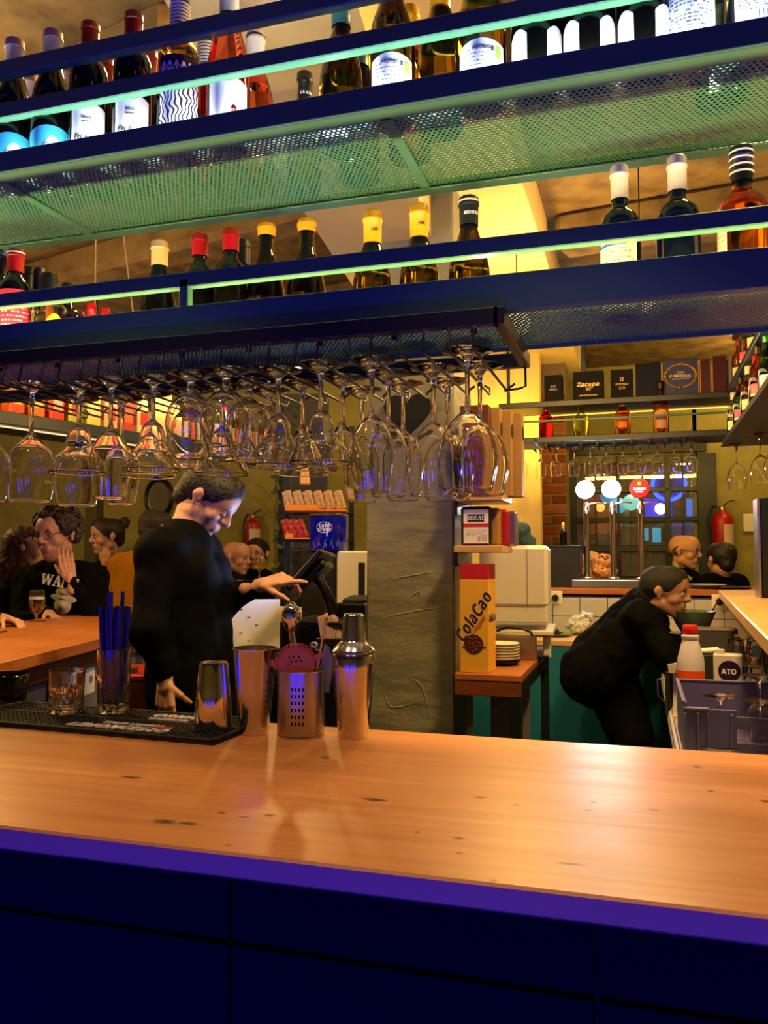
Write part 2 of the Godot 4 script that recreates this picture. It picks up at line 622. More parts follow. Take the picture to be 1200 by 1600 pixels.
func materials() -> void:
	mat("paint", Color(0.21, 0.38, 0.26), 0.4)
	mat("dark_paint", Color(0.055, 0.105, 0.10), 0.4)
	mat("black_metal", Color(0.035, 0.037, 0.042), 0.4)
	mat("black_plastic", Color(0.04, 0.04, 0.045), 0.42)
	mat("rubber", Color(0.03, 0.03, 0.035), 0.7)
	mat("steel", Color(0.82, 0.81, 0.80), 0.16, 1.0)
	mat("brushed_steel", Color(0.74, 0.72, 0.70), 0.3, 1.0)
	mat("worn_steel", Color(0.80, 0.78, 0.77), 0.48, 0.9)
	mat("chrome", Color(0.9, 0.9, 0.9), 0.06, 1.0)
	mat("copper", Color(0.80, 0.38, 0.27), 0.42, 0.7)
	mat("white_plastic", Color(0.85, 0.83, 0.80), 0.35)
	mat("paper", Color(0.88, 0.86, 0.82), 0.8)
	mat("cream_paper", Color(0.90, 0.82, 0.66), 0.8)
	mat("ink", Color(0.06, 0.06, 0.08), 0.8)
	mat("gold_ink", Color(0.86, 0.68, 0.34), 0.4, 0.6)
	mat("red", Color(0.62, 0.04, 0.06), 0.4)
	mat("grey_panel", Color(0.42, 0.40, 0.42), 0.6)
	mat("teal_wall", Color(0.03, 0.40, 0.53), 0.55)
	mat("white_tile", Color(0.68, 0.68, 0.70), 0.3)
	mat("straw_blue", Color(0.05, 0.07, 0.42), 0.35)
	mat("navy", Color(0.045, 0.065, 0.15), 0.5)
	mat("lilac_crate", Color(0.37, 0.35, 0.60), 0.5)
	glass("glass", Color(1, 1, 1))
	glass("bottle_clear", Color(0.97, 1.0, 0.99), 0.05)
	glass("bottle_olive", Color(0.50, 0.40, 0.08), 0.04)
	glass("bottle_amber", Color(0.93, 0.55, 0.12), 0.04)
	glass("bottle_blue", Color(0.22, 0.38, 0.62), 0.04)
	glass("bottle_green", Color(0.12, 0.62, 0.22), 0.04)
	glass("bottle_rose", Color(0.98, 0.50, 0.30), 0.04)
	glass("bottle_red", Color(0.85, 0.10, 0.05), 0.04)
	glass("beer", Color(0.98, 0.72, 0.22), 0.033)
	glass("white_wine", Color(1.0, 0.92, 0.45), 0.033)
	mat("bottle_black", Color(0.022, 0.024, 0.02), 0.07)
	mat("bottle_navy", Color(0.02, 0.035, 0.09), 0.07)
	glow("blue_neon", BLUE, 6.0)
	glow("lamp_face", WARM, 4.0)
	mat("foam", Color(0.95, 0.92, 0.84), 0.8)
	# painted and plastered walls with a fine grain
	var p := mat("olive_wall", Color(0.56, 0.53, 0.26), 0.75)
	p.albedo_texture = noise_tex(3, 0.012, [Color(0.86, 0.86, 0.84), Color(1, 1, 1)], 512)
	p.normal_enabled = true
	p.normal_texture = noise_tex(9, 0.02, [], 512, 5, 3.0)
	p.normal_scale = 0.5
	p.uv1_triplanar = true
	p.uv1_world_triplanar = true
	p.uv1_scale = Vector3(0.6, 0.6, 0.6)
	var q := mat("pillar_plaster", Color(0.52, 0.51, 0.45), 0.7)
	q.albedo_texture = noise_tex(13, 0.01, [Color(0.88, 0.88, 0.86), Color(1, 1, 1)], 512)
	q.heightmap_enabled = true
	q.heightmap_texture = noise_tex(5, 0.006, [], 512, 5)
	q.heightmap_scale = 0.9
	q.uv1_triplanar = true
	q.uv1_world_triplanar = true
	q.uv1_scale = Vector3(0.8, 1.6, 0.8)
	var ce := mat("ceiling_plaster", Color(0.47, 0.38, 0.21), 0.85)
	ce.albedo_texture = noise_tex(21, 0.02, [Color(0.55, 0.52, 0.45), Color(0.85, 0.84, 0.8), Color(1, 1, 1)], 512, 5)
	ce.heightmap_enabled = true
	ce.heightmap_texture = noise_tex(22, 0.007, [], 512, 5)
	ce.heightmap_scale = 1.5
	ce.uv1_triplanar = true
	ce.uv1_world_triplanar = true
	ce.uv1_scale = Vector3(0.5, 0.5, 0.5)
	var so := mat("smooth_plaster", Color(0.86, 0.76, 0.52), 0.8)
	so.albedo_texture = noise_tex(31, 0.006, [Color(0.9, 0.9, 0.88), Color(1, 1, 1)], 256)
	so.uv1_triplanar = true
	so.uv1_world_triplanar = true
	var fl := mat("floor_tile", Color(0.20, 0.16, 0.12), 0.5)
	fl.albedo_texture = noise_tex(41, 0.01, [Color(0.6, 0.6, 0.6), Color(1, 1, 1)], 256)
	fl.uv1_triplanar = true
	fl.uv1_world_triplanar = true
	# woods
	wood("oak_top", Color(0.74, 0.45, 0.24), Color(0.60, 0.34, 0.17), 51)
	wood("oak_top_turned", Color(0.74, 0.45, 0.22), Color(0.56, 0.31, 0.14), 55)
	M.oak_top_turned.uv1_scale = Vector3(4.0, 4.0, 0.35)
	wood("oak_side", Color(0.70, 0.42, 0.20), Color(0.54, 0.30, 0.13), 52)
	wood("pale_wood", Color(0.82, 0.66, 0.44), Color(0.72, 0.56, 0.36), 53)
	wood("pale_turned", Color(0.84, 0.68, 0.44), Color(0.74, 0.57, 0.35), 56)
	M.pale_turned.uv1_scale = Vector3(4.0, 4.0, 0.35)
	wood("brown_wood", Color(0.50, 0.27, 0.12), Color(0.36, 0.18, 0.08), 54)


func wood(id: String, light: Color, dark: Color, s: int) -> void:
	var m := mat(id, Color.WHITE, 0.42)
	m.albedo_texture = noise_tex(s, 0.018, [dark, light.lerp(dark, 0.3), light], 512, 5)
	m.uv1_triplanar = true
	m.uv1_world_triplanar = true
	m.uv1_scale = Vector3(0.35, 4.0, 4.0)



func setting() -> void:
	var b := B.new()
	struct(bx(Vector3(14, 0.2, 14), 0, Vector3(-1.5, -0.1, -3)), "floor", M.floor_tile, "dark tiled floor behind the counter", "floor")
	struct(bx(Vector3(14, 0.2, 14), 0, Vector3(-1.5, 3.1, -3)), "ceiling", M.ceiling_plaster, "rough yellow plaster ceiling over the bar", "ceiling")
	struct(bx(Vector3(0.2, 3.2, 14), 0, Vector3(-7.3, 1.5, -3)), "wall_left", M.olive_wall, "olive plaster wall at the far end of the left counter", "wall")
	struct(bx(Vector3(0.2, 3.2, 14), 0, Vector3(3.3, 1.5, -3)), "wall_right", M.olive_wall, "olive plaster wall beside the right counter", "wall")
	struct(bx(Vector3(14, 3.2, 0.2), 0, Vector3(-1.5, 1.5, 2.8)), "wall_front", M.olive_wall, "olive plaster wall behind the guests", "wall")
	struct(bx(Vector3(5.4, 3.2, 0.2), 0, Vector3(-4.5, 1.5, -6.5)), "wall_back", M.olive_wall, "olive plaster wall behind the seated guests", "wall")
	struct(bx(Vector3(0.2, 3.2, 0.8), 0, Vector3(-1.7, 1.5, -6.9)), "wall_return", M.olive_wall, "short olive wall stepping back beside the window", "wall")
	# the wall with the window: olive to its right and above
	b.box(Vector3(1.87, 1.5, -7.1), Vector3(2.9, 3.2, 0.2))
	b.box(Vector3(-0.55, 2.65, -7.1), Vector3(2.0, 0.9, 0.2))
	b.box(Vector3(-0.55, 0.35, -7.1), Vector3(2.0, 0.9, 0.2))
	b.box(Vector3(-1.2, 1.5, -7.1), Vector3(0.9, 3.2, 0.2))
	struct(b.mesh(), "wall_window", M.olive_wall, "olive plaster wall round the lit window", "wall")
	# darker strip pillar on the back wall
	struct(bx(Vector3(0.1177, 2.9, 0.12), 0.01, Vector3(-4.7029, 1.5, -6.34)), "trim_1", plain(Color(0.30, 0.27, 0.14), 0.8), "dark upright strip pillar on the olive back wall", "pillar")
	# smooth lit soffit over the middle of the room and the beams beside it
	var t := Basis(Vector3.UP, deg_to_rad(7.0))
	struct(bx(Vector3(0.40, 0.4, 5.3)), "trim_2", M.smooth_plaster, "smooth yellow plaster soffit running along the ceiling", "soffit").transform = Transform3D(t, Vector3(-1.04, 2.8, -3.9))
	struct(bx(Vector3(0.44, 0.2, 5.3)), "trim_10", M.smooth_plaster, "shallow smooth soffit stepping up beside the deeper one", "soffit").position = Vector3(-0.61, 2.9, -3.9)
	for k in 4:
		var bm := struct(bx(Vector3(4.6, 0.16, 0.2), 0.03), "trim_%d" % (k + 3), M.ceiling_plaster, "rough plaster ceiling beam, one of those left of the soffit", "beam")
		bm.transform = Transform3D(Basis(Vector3.UP, deg_to_rad(-14.0)), Vector3(-3.45, 2.93, -1.45 - k * 1.15))
		bm.set_meta("group", "ceiling beams left of the soffit")
	for k in 3:
		var bm := struct(bx(Vector3(2.6, 0.16, 0.22), 0.03), "trim_%d" % (k + 7), M.ceiling_plaster, "rough plaster ceiling beam, one of those right of the soffit", "beam")
		bm.transform = Transform3D(Basis(Vector3.UP, deg_to_rad(-8.0)), Vector3(0.95, 2.93, -2.4 - k * 1.3))
		bm.set_meta("group", "ceiling beams right of the soffit")


# knots of the oak top: x, z, half length, half width
const KNOTS := [[-0.714, -1.061, 0.0161, 0.0092], [-0.559, -0.898, 0.0149, 0.013], [-0.527, -0.9, 0.0133, 0.0086], [-0.341, -1.06, 0.0178, 0.0111], [-0.447, -0.958, 0.0069, 0.0071], [-0.204, -0.945, 0.0063, 0.0085], [-0.21, -1.112, 0.0082, 0.0089], [-0.075, -0.902, 0.0141, 0.0056], [0.078, -1.372, 0.0066, 0.0126], [-0.488, -1.257, 0.0078, 0.012], [-0.194, -0.899, 0.004, 0.0038], [-0.509, -0.95, 0.0046, 0.0047], [-0.445, -0.846, 0.0041, 0.0037], [-0.16, -1.092, 0.004, 0.0056], [-0.255, -0.952, 0.0029, 0.0044], [0.087, -1.236, 0.0042, 0.0067], [-0.145, -0.834, 0.0036, 0.0033], [-0.065, -1.136, 0.0048, 0.0059], [-0.07, -1.097, 0.0047, 0.0055], [0.011, -1.122, 0.0062, 0.0056], [0.152, -1.206, 0.0064, 0.0095], [-0.474, -0.942, 0.0076, 0.0046]]


func bar_counter() -> void:
	var t := thing("bar_counter", "long bar counter with an orange oak top and dark front", "bar counter", Vector3(-0.5, 0, -1.15))
	# the oak slab
	var top := B.new()
	top.box(Vector3(0, 1.086, -0.008), Vector3(4.2, 0.028, 0.664), Basis(), 0.003)
	for i in top.v.size():
		top.uv[i] = Vector2((top.v[i].x + 2.1) / 4.2, (0.324 - top.v[i].z) / 0.664)
	put(top.mesh(), "worktop", bar_wood(), t)
	# dark front boards with narrow joints
	var rows := [[0.990, 1.070], [0.590, 0.986], [0.190, 0.586], [0.01, 0.186]]
	for r in rows:
		var tile := bx(Vector3(0.3965, r[1] - r[0], 0.02), 0.0015)
		for k in 10:
			put(tile, "front_tile", M.front_board, t, Vector3(-1.743 + k * 0.399, (r[0] + r[1]) * 0.5, 0.28))
	put(bx(Vector3(4.2, 1.05, 0.03)), "carcass", M.black_plastic, t, Vector3(0, 0.53, 0.25))
	put(bx(Vector3(4.2, 0.9, 0.02)), "back_panel", M.black_plastic, t, Vector3(0, 0.47, -0.1))
	put(bx(Vector3(4.2, 0.03, 0.24), 0.003), "inner_shelf", M.brushed_steel, t, Vector3(0, 0.9, -0.19))


func bar_wood() -> StandardMaterial3D:
	mat("front_board", Color(0.022, 0.022, 0.03), 0.5).metallic_specular = 0.12
	var w := 2048
	var h := 512
	var g := FastNoiseLite.new()
	g.seed = 11
	g.frequency = 0.006
	g.fractal_octaves = 5
	var fine := FastNoiseLite.new()
	fine.seed = 12
	fine.frequency = 0.05
	fine.fractal_octaves = 3
	# grain drawn out along the board
	var broad := g.get_image(512, 512)
	var thin := fine.get_image(128, 512)
	broad.resize(w, h, Image.INTERPOLATE_CUBIC)
	thin.resize(w, h, Image.INTERPOLATE_CUBIC)
	var a := broad.get_data()
	var c := thin.get_data()
	var light := Color(0.84, 0.58, 0.35)
	var dark := Color(0.66, 0.41, 0.22)
	var out := PackedByteArray()
	out.resize(w * h * 3)
	for y in h:
		var board := 0.10 if y > 172 and y < 338 else 0.0
		for x in w:
			var i := y * w + x
			var s := clampf(0.55 * a[i] / 255.0 + 0.5 * c[i] / 255.0 - 0.08 + board, 0.0, 1.0)
			out[i * 3] = int(255 * lerpf(dark.r, light.r, s))
			out[i * 3 + 1] = int(255 * lerpf(dark.g, light.g, s))
			out[i * 3 + 2] = int(255 * lerpf(dark.b, light.b, s))
	var im := Image.create_from_data(w, h, false, Image.FORMAT_RGB8, out)
	# dark knots and checks in the wood: place, half length, half height
	var r := RandomNumberGenerator.new()
	r.seed = 5
	for kn in KNOTS:
		var u: float = (kn[0] + 2.6) / 4.2 * w
		var vv: float = (-0.826 - kn[1]) / 0.664 * h
		var lx: float = kn[2] / 4.2 * w
		var ly: float = kn[3] / 0.664 * h * 0.6
		for y in range(int(vv - ly * 3), int(vv + ly * 3) + 1):
			for x in range(int(u - lx * 1.6), int(u + lx * 1.6) + 1):
				if x < 0 or y < 0 or x >= w or y >= h: continue
				var dx := (x - u) / lx
				var dy := (y - vv) / ly
				var rr := sqrt(dx * dx + dy * dy) + 0.35 * fine.get_noise_2d(x * 1.5, y * 3.0)
				var t := clampf(1.25 - rr, 0.0, 1.0)
				var ring := 0.14 * maxf(0.0, sin(rr * 9.0)) * clampf(1.9 - rr, 0.0, 1.0)
				var o := im.get_pixel(x, y)
				im.set_pixel(x, y, o.lerp(Color(0.16, 0.08, 0.04), clampf(t * 0.9 + ring, 0.0, 0.9)))
	var m := mat("bar_top", Color.WHITE, 0.42)
	m.albedo_texture = ImageTexture.create_from_image(im)
	m.roughness_texture = noise_tex(14, 0.03, [Color(0.75, 0.75, 0.75), Color(1, 1, 1)], 256)
	return m



func perforated(w: float, d: float, pitch: float, hole: float, th: float) -> ArrayMesh:
	# sheet metal with staggered six-sided holes, centred, facing up and down
	var b := B.new()
	var row := pitch * 0.866
	var nx := int(w / pitch)
	var nz := int(d / row)
	var dirs := []
	for k in 6:
		dirs.append(Vector3(sin(PI / 3 * k), 0, cos(PI / 3 * k)))
	var outer := pitch / sqrt(3.0)
	var va := PackedVector3Array()
	var na := PackedVector3Array()
	var ia := PackedInt32Array()
	for j in nz:
		for i in nx:
			var o := Vector3((i + 0.5 * (j % 2) - nx * 0.5 + 0.25) * pitch, 0, (j - nz * 0.5 + 0.5) * row)
			for g in [1.0, -1.0]:
				var s := va.size()
				var up := Vector3(0, g, 0)
				for k in 6:
					va.append(o + dirs[k] * outer + up * th * 0.5)
					va.append(o + dirs[k] * hole + up * th * 0.5)
					na.append(up); na.append(up)
				for k in 6:
					var p := s + k * 2
					var q := s + ((k + 1) % 6) * 2
					if g > 0.0:
						ia.append_array(PackedInt32Array([p, p + 1, q, q, p + 1, q + 1]))
					else:
						ia.append_array(PackedInt32Array([p, q, p + 1, q, q + 1, p + 1]))
			var s2 := va.size()
			for k in 6:
				va.append(o + dirs[k] * hole + Vector3(0, th * 0.5, 0))
				va.append(o + dirs[k] * hole - Vector3(0, th * 0.5, 0))
				na.append(-dirs[k]); na.append(-dirs[k])
			for k in 6:
				var p := s2 + k * 2
				var q := s2 + ((k + 1) % 6) * 2
				ia.append_array(PackedInt32Array([p, p + 1, q, q, p + 1, q + 1]))
	b.v = va
	b.n = na
	b.ix = ia
	b.uv.resize(va.size())
	return b.mesh()


func shelves() -> void:
	# upper shelf: front bar, angle lip, perforated floor, back bar, two guard rails on posts
	var t := thing("bottle_shelf", "upper green metal bottle shelf with two guard rails and perforated floor", "shelf", Vector3(-0.55, 2.182, -1.3))
	put(bx(Vector3(3.2, 0.041, 0.006), 0.001), "front_bar", M.paint, t, Vector3(0, 0.0205, 0))
	put(bx(Vector3(3.2, 0.004, 0.036), 0.001), "front_lip", M.paint, t, Vector3(0, 0.002, -0.021))
	put(perforated(3.2, 0.31, 0.0098, 0.0034, 0.0015), "perforated_floor", M.paint, t, Vector3(0, 0.006, -0.186))
	put(bx(Vector3(3.2, 0.03, 0.005), 0.001), "back_bar", M.paint, t, Vector3(0, 0.015, -0.346))
	put(bx(Vector3(3.2, 0.004, 0.03), 0.001), "back_lip", M.paint, t, Vector3(0, 0.0, -0.331))
	for x in [-1.5, -0.68, 0.14, 0.96]:
		put(bx(Vector3(0.02, 0.004, 0.31), 0.001), "cross_bar", M.paint, t, Vector3(x, 0.002, -0.186))
	for y in [[0.113, 0.145], [0.2, 0.2325]]:
		put(bx(Vector3(3.2, y[1] - y[0], 0.02), 0.002), "guard_rail", M.paint, t, Vector3(0, (y[0] + y[1]) * 0.5, -0.011))
	for x in [-1.59, 1.59]:
		put(bx(Vector3(0.02, 0.24, 0.02), 0.002), "post", M.paint, t, Vector3(x, 0.12, -0.011))
		for z in [-0.011, -0.335]:
			put(bx(Vector3(0.02, 0.62, 0.02), 0.002), "hanger", M.paint, t, Vector3(x, 0.508, z))
	# lower shelf
	var s := thing("bottle_shelf", "lower green metal bottle shelf with one guard rail above the glass rack", "shelf", Vector3(-0.55, 1.846, -1.4))
	put(bx(Vector3(3.2, 0.064, 0.006), 0.001), "front_bar", M.paint, s, Vector3(0, 0.032, 0))
	put(bx(Vector3(3.2, 0.004, 0.02), 0.001), "front_lip", M.paint, s, Vector3(0, 0.002, -0.013))
	put(perforated(3.2, 0.245, 0.0098, 0.0034, 0.0015), "perforated_floor", M.paint, s, Vector3(0, 0.006, -0.145))
	put(bx(Vector3(3.2, 0.03, 0.005), 0.001), "back_bar", M.paint, s, Vector3(0, 0.012, -0.27))
	put(bx(Vector3(3.2, 0.03, 0.02), 0.002), "guard_rail", M.paint, s, Vector3(0, 0.118, -0.011))
	for x in [-0.8442 + 0.55, -1.59, 1.59]:
		put(bx(Vector3(0.02, 0.07, 0.02), 0.002), "post", M.paint, s, Vector3(x, 0.085, -0.011))
	for x in [-1.59, 1.59]:
		put(bx(Vector3(0.02, 0.3, 0.02), 0.002), "hanger", M.paint, s, Vector3(x, 0.19, -0.262))
	# glowing disc on the shelf edge, standing in for a far spot lamp
	var l := thing("far_lamp_disc", "small warm disc standing in for a far spot lamp, on the lower shelf's front bar", "light", Vector3(-0.2579, 1.9024, -1.4300))
	put(lathed([Vector2(0, -0.004), Vector2(0.026, -0.004), Vector2(0.026, 0.004), Vector2(0, 0.004)], 20), "lamp_disc", glow("puck", Color(1.0, 0.86, 0.6), 9.0), l)
	put(lathed([Vector2(0, -0.012), Vector2(0.028, -0.012), Vector2(0.028, -0.004), Vector2(0, -0.004)], 20), "lamp_base", M.paint, l)
	omni(Vector3(-0.2579, 1.9024, -1.4300) + Vector3(0, 0.02, 0), 0.02, Color(1.0, 0.86, 0.6), 0.03, "far_lamp_disc_light")


func glass_rack() -> void:
	# black frame under the lower shelf with pairs of hooked wires that carry the glasses by their feet
	var t := thing("glass_rack", "black wire rack for stemmed glasses hung under the lower shelf", "glass rack", Vector3(0, 1.777, 0))
	var x1 := -0.2208
	put(bx(Vector3(1.9, 0.03, 0.02), 0.002), "front_rail", M.black_metal, t, Vector3(x1 - 0.95, 0.052, -1.375))
	put(bx(Vector3(1.9, 0.03, 0.02), 0.002), "back_rail", M.black_metal, t, Vector3(x1 - 0.95, 0.052, -1.70))
	put(bx(Vector3(0.02, 0.03, 0.345), 0.002), "side_rail", M.black_metal, t, Vector3(x1, 0.052, -1.5375))
	put(bx(Vector3(0.02, 0.03, 0.345), 0.002), "side_rail", M.black_metal, t, Vector3(x1 - 1.9, 0.052, -1.5375))
	for k in 11:
		put(bx(Vector3(0.012, 0.04, 0.004)), "strap", M.black_metal, t, Vector3(x1 - 0.05 - k * 0.145, 0.055, -1.41))
	var w := B.new()
	var g := 0.021
	w.tube([Vector3(-g - 0.03, 0.04, -1.375), Vector3(-g - 0.0, 0.036, -1.365), Vector3(-g, 0.0, -1.355), Vector3(-g, -0.004, -1.36), Vector3(-g, -0.004, -1.755), Vector3(-g, 0.01, -1.765), Vector3(-g - 0.012, 0.018, -1.765)], 0.0027, 6)
	w.tube([Vector3(g + 0.03, 0.04, -1.375), Vector3(g + 0.0, 0.036, -1.365), Vector3(g, 0.0, -1.355), Vector3(g, -0.004, -1.36), Vector3(g, -0.004, -1.755), Vector3(g, 0.01, -1.765), Vector3(g + 0.012, 0.018, -1.765)], 0.0027, 6)
	var wm := w.mesh()
	for x in SLOTS:
		put(wm, "wire_pair", M.black_metal, t, Vector3(x, 0, 0))
	put(tubed([Vector3(x1, 0.04, -1.705), Vector3(x1, 0.0, -1.71), Vector3(x1 - 0.012, -0.004, -1.712), Vector3(x1 - 0.045, -0.006, -1.714)], 0.0027, 6), "end_hook", M.black_metal, t)
	# the glasses, feet up: slot, depth, kind
	for g_ in RACKED:
		stemmed(g_[0], Vector3(SLOTS[g_[1]] + g_[3], 1.783, -g_[2]), g_[4])


# middle of each pair of wires
const SLOTS := [-0.2836, -0.3713, -0.4658, -0.5665, -0.6621, -0.7599, -0.8431, -0.9332, -1.0249, -1.1165, -1.2112, -1.3091]
# kind, slot, depth, offset, wording
const RACKED := [
	["balloon", 0, 1.41, 0.0, "first in the slot beside the rack's open end"], ["balloon", 0, 1.53, 0.0, "behind another in the slot beside the rack's open end"],
	["balloon", 1, 1.52, 0.0, "in the second slot from the rack's open end"], ["balloon", 1, 1.64, 0.0, "deepest in the second slot from the rack's open end"],
	["tulip", 2, 1.43, 0.0, "first of three in the third slot from the rack's open end"], ["tulip", 2, 1.535, 0.0, "second of three in the third slot from the rack's open end"], ["tulip", 2, 1.64, 0.0, "last of three in the third slot from the rack's open end"],
	["margarita", 3, 1.43, 0.0, "first in the fourth slot from the rack's open end"], ["martini", 3, 1.55, 0.0, "in the fourth slot, behind a flared glass"], ["tulip", 3, 1.67, 0.0, "last in the fourth slot from the rack's open end"],
	["margarita", 4, 1.45, 0.0, "first in the fifth slot from the rack's open end"], ["martini", 4, 1.57, 0.0, "in the fifth slot, behind a flared glass"],
	["snifter", 5, 1.42, 0.0, "first in the sixth slot from the rack's open end"], ["snifter", 5, 1.52, 0.0, "second in the sixth slot from the rack's open end"], ["snifter", 5, 1.62, 0.0, "third in the sixth slot from the rack's open end"],
	["snifter", 6, 1.43, 0.0, "first in the seventh slot from the rack's open end"], ["margarita", 6, 1.56, 0.0, "in the seventh slot, behind a snifter"],
	["margarita", 7, 1.44, 0.0, "first in the eighth slot from the rack's open end"], ["snifter", 7, 1.58, 0.0, "in the eighth slot, behind a flared glass"],
	["tulip", 8, 1.43, 0.0, "first in the ninth slot from the rack's open end"], ["margarita", 8, 1.57, 0.0, "in the ninth slot, behind a tulip glass"],
	["margarita", 9, 1.45, 0.0, "first in the tenth slot from the rack's open end"], ["tulip", 9, 1.60, 0.0, "in the tenth slot, behind a flared glass"],
	["balloon", 10, 1.42, 0.0, "first in the eleventh slot from the rack's open end"], ["balloon", 10, 1.57, 0.0, "in the eleventh slot, behind another balloon glass"],
	["balloon", 11, 1.40, 0.0, "first in the last slot of the rack"]]


func stem_profile(kind: String) -> Array:
	# foot at 0, bowl upwards; outside up to the lip, then the inside back down to the axis
	var foot := [Vector2(0, 0), Vector2(0.0435, 0.0), Vector2(0.0442, 0.0016), Vector2(0.034, 0.004), Vector2(0.014, 0.0085), Vector2(0.0058, 0.018)]
	var bowl := []
	match kind:
		"balloon": bowl = [Vector2(0.0042, 0.05), Vector2(0.0045, 0.095), Vector2(0.009, 0.106), Vector2(0.024, 0.120), Vector2(0.042, 0.145), Vector2(0.052, 0.178), Vector2(0.0525, 0.198), Vector2(0.048, 0.222), Vector2(0.0425, 0.245)]
		"tulip": bowl = [Vector2(0.0042, 0.05), Vector2(0.0045, 0.09), Vector2(0.010, 0.103), Vector2(0.025, 0.120), Vector2(0.037, 0.145), Vector2(0.040, 0.168), Vector2(0.038, 0.2), Vector2(0.034, 0.224), Vector2(0.031, 0.243)]
		"martini": bowl = [Vector2(0.0045, 0.05), Vector2(0.0048, 0.085), Vector2(0.009, 0.093), Vector2(0.024, 0.125), Vector2(0.040, 0.155), Vector2(0.056, 0.182), Vector2(0.060, 0.190)]
		"margarita": bowl = [Vector2(0.0048, 0.045), Vector2(0.005, 0.08), Vector2(0.009, 0.088), Vector2(0.019, 0.098), Vector2(0.025, 0.115), Vector2(0.028, 0.132), Vector2(0.037, 0.147), Vector2(0.050, 0.160), Vector2(0.056, 0.175), Vector2(0.058, 0.187)]
		"snifter": bowl = [Vector2(0.0065, 0.026), Vector2(0.0075, 0.036), Vector2(0.020, 0.044), Vector2(0.038, 0.062), Vector2(0.047, 0.09), Vector2(0.046, 0.112), Vector2(0.038, 0.142), Vector2(0.031, 0.166)]
		"small": bowl = [Vector2(0.0045, 0.045), Vector2(0.0048, 0.065), Vector2(0.010, 0.074), Vector2(0.027, 0.092), Vector2(0.034, 0.118), Vector2(0.033, 0.142), Vector2(0.028, 0.18)]
		"beer": bowl = [Vector2(0.007, 0.022), Vector2(0.009, 0.034), Vector2(0.024, 0.05), Vector2(0.036, 0.075), Vector2(0.0385, 0.1), Vector2(0.036, 0.13), Vector2(0.033, 0.158)]
	return [foot, bowl]


func smooth_profile(pts: Array, n := 3) -> Array:
	var out := []
	for i in pts.size() - 1:
		var p0: Vector2 = pts[maxi(i - 1, 0)]
		var p3: Vector2 = pts[mini(i + 2, pts.size() - 1)]
		for k in n:
			out.append(pts[i].cubic_interpolate(pts[i + 1], p0, p3, float(k) / n))
	out.append(pts[-1])
	return out


func stem_mesh(kind: String) -> ArrayMesh:
	if not cache.has("stem_" + kind):
		var sp := stem_profile(kind)
		var outer := smooth_profile(sp[1], 3)
		var pr: Array = sp[0].duplicate()
		pr.append_array(outer)
		pr.append(outer[-1] + Vector2(-0.0006, 0.0006))
		var bottom := Vector2.ZERO
		for i in range(outer.size() - 1, -1, -1):
			var p: Vector2 = outer[i]
			if p.x < 0.011: break
			bottom = Vector2(p.x - 0.0014, p.y + (0.0 if p.x > 0.03 else 0.0012))
			pr.append(bottom)
		pr.append(Vector2(0.004, bottom.y - 0.002))
		pr.append(Vector2(0, bottom.y - 0.0025))
		cache["stem_" + kind] = lathed(pr, 36)
	return cache["stem_" + kind]


const STEM_WORDS := {"balloon": "hanging balloon wine glass", "tulip": "hanging tulip wine glass", "martini": "hanging cone cocktail glass", "margarita": "hanging flared margarita glass", "snifter": "hanging round brandy glass", "small": "small hanging wine glass"}


func stemmed(kind: String, at: Vector3, words: String, group := "stemmed glasses in the rack over the counter") -> void:
	var o := put(stem_mesh(kind), "wine_glass" if kind in ["balloon", "tulip", "small"] else "cocktail_glass" if kind in ["martini", "margarita"] else "brandy_glass", M.glass, null, at, Vector3(PI, 0, 0))
	tag(o, STEM_WORDS[kind] + ", " + words, "glass", group)



const BOTTLES := {
	"bordeaux": [[0, 0], [0.9, 0], [1, 0.012], [1, 0.62], [0.97, 0.66], [0.82, 0.715], [0.52, 0.762], [0.41, 0.80], [0.38, 0.90], [0.38, 0.935], [0.42, 0.938], [0.42, 0.965], [0.38, 0.97], [0.38, 1], [0, 1]],
	"burgundy": [[0, 0], [0.9, 0], [1, 0.015], [1, 0.42], [0.96, 0.50], [0.82, 0.60], [0.58, 0.70], [0.42, 0.78], [0.365, 0.86], [0.36, 0.94], [0.40, 0.943], [0.40, 0.97], [0.36, 0.974], [0.36, 1], [0, 1]],
	"spirit": [[0, 0], [0.92, 0], [1, 0.015], [1, 0.58], [0.97, 0.62], [0.86, 0.665], [0.60, 0.70], [0.42, 0.72], [0.38, 0.745], [0.38, 0.95], [0.42, 0.955], [0.42, 1], [0, 1]],
	"rum": [[0, 0], [0.92, 0], [1, 0.015], [1, 0.52], [0.93, 0.60], [0.70, 0.66], [0.46, 0.70], [0.36, 0.76], [0.33, 0.86], [0.33, 0.97], [0.38, 0.972], [0.38, 1], [0, 1]]}


func bottle_mesh(kind: String, h: float, r: float, level: float) -> ArrayMesh:
	var key := "%s_%.3f_%.3f_%.2f" % [kind, h, r, level]
	if not cache.has(key):
		var pr := []
		for p in BOTTLES[kind]: pr.append(Vector2(p[0] * r, p[1] * h))
		if level > 0.0:
			# hollow above the liquid
			var inner := []
			for p in BOTTLES[kind]:
				if p[1] > level and p[1] < 0.93: inner.append(Vector2(maxf(p[0] * r - 0.003, 0.006), p[1] * h))
			pr.pop_back()
			pr.append(Vector2(0.3 * r, h))
			inner.reverse()
			pr.append_array(inner)
			var rl := r
			for i in BOTTLES[kind].size() - 1:
				var a: Array = BOTTLES[kind][i]
				var c: Array = BOTTLES[kind][i + 1]
				if a[1] <= level and c[1] > level: rl = r * lerpf(a[0], c[0], (level - a[1]) / (c[1] - a[1]))
			pr.append(Vector2(rl - 0.003, level * h))
			pr.append(Vector2(0, level * h))
		cache[key] = lathed(pr, 28)
	return cache[key]


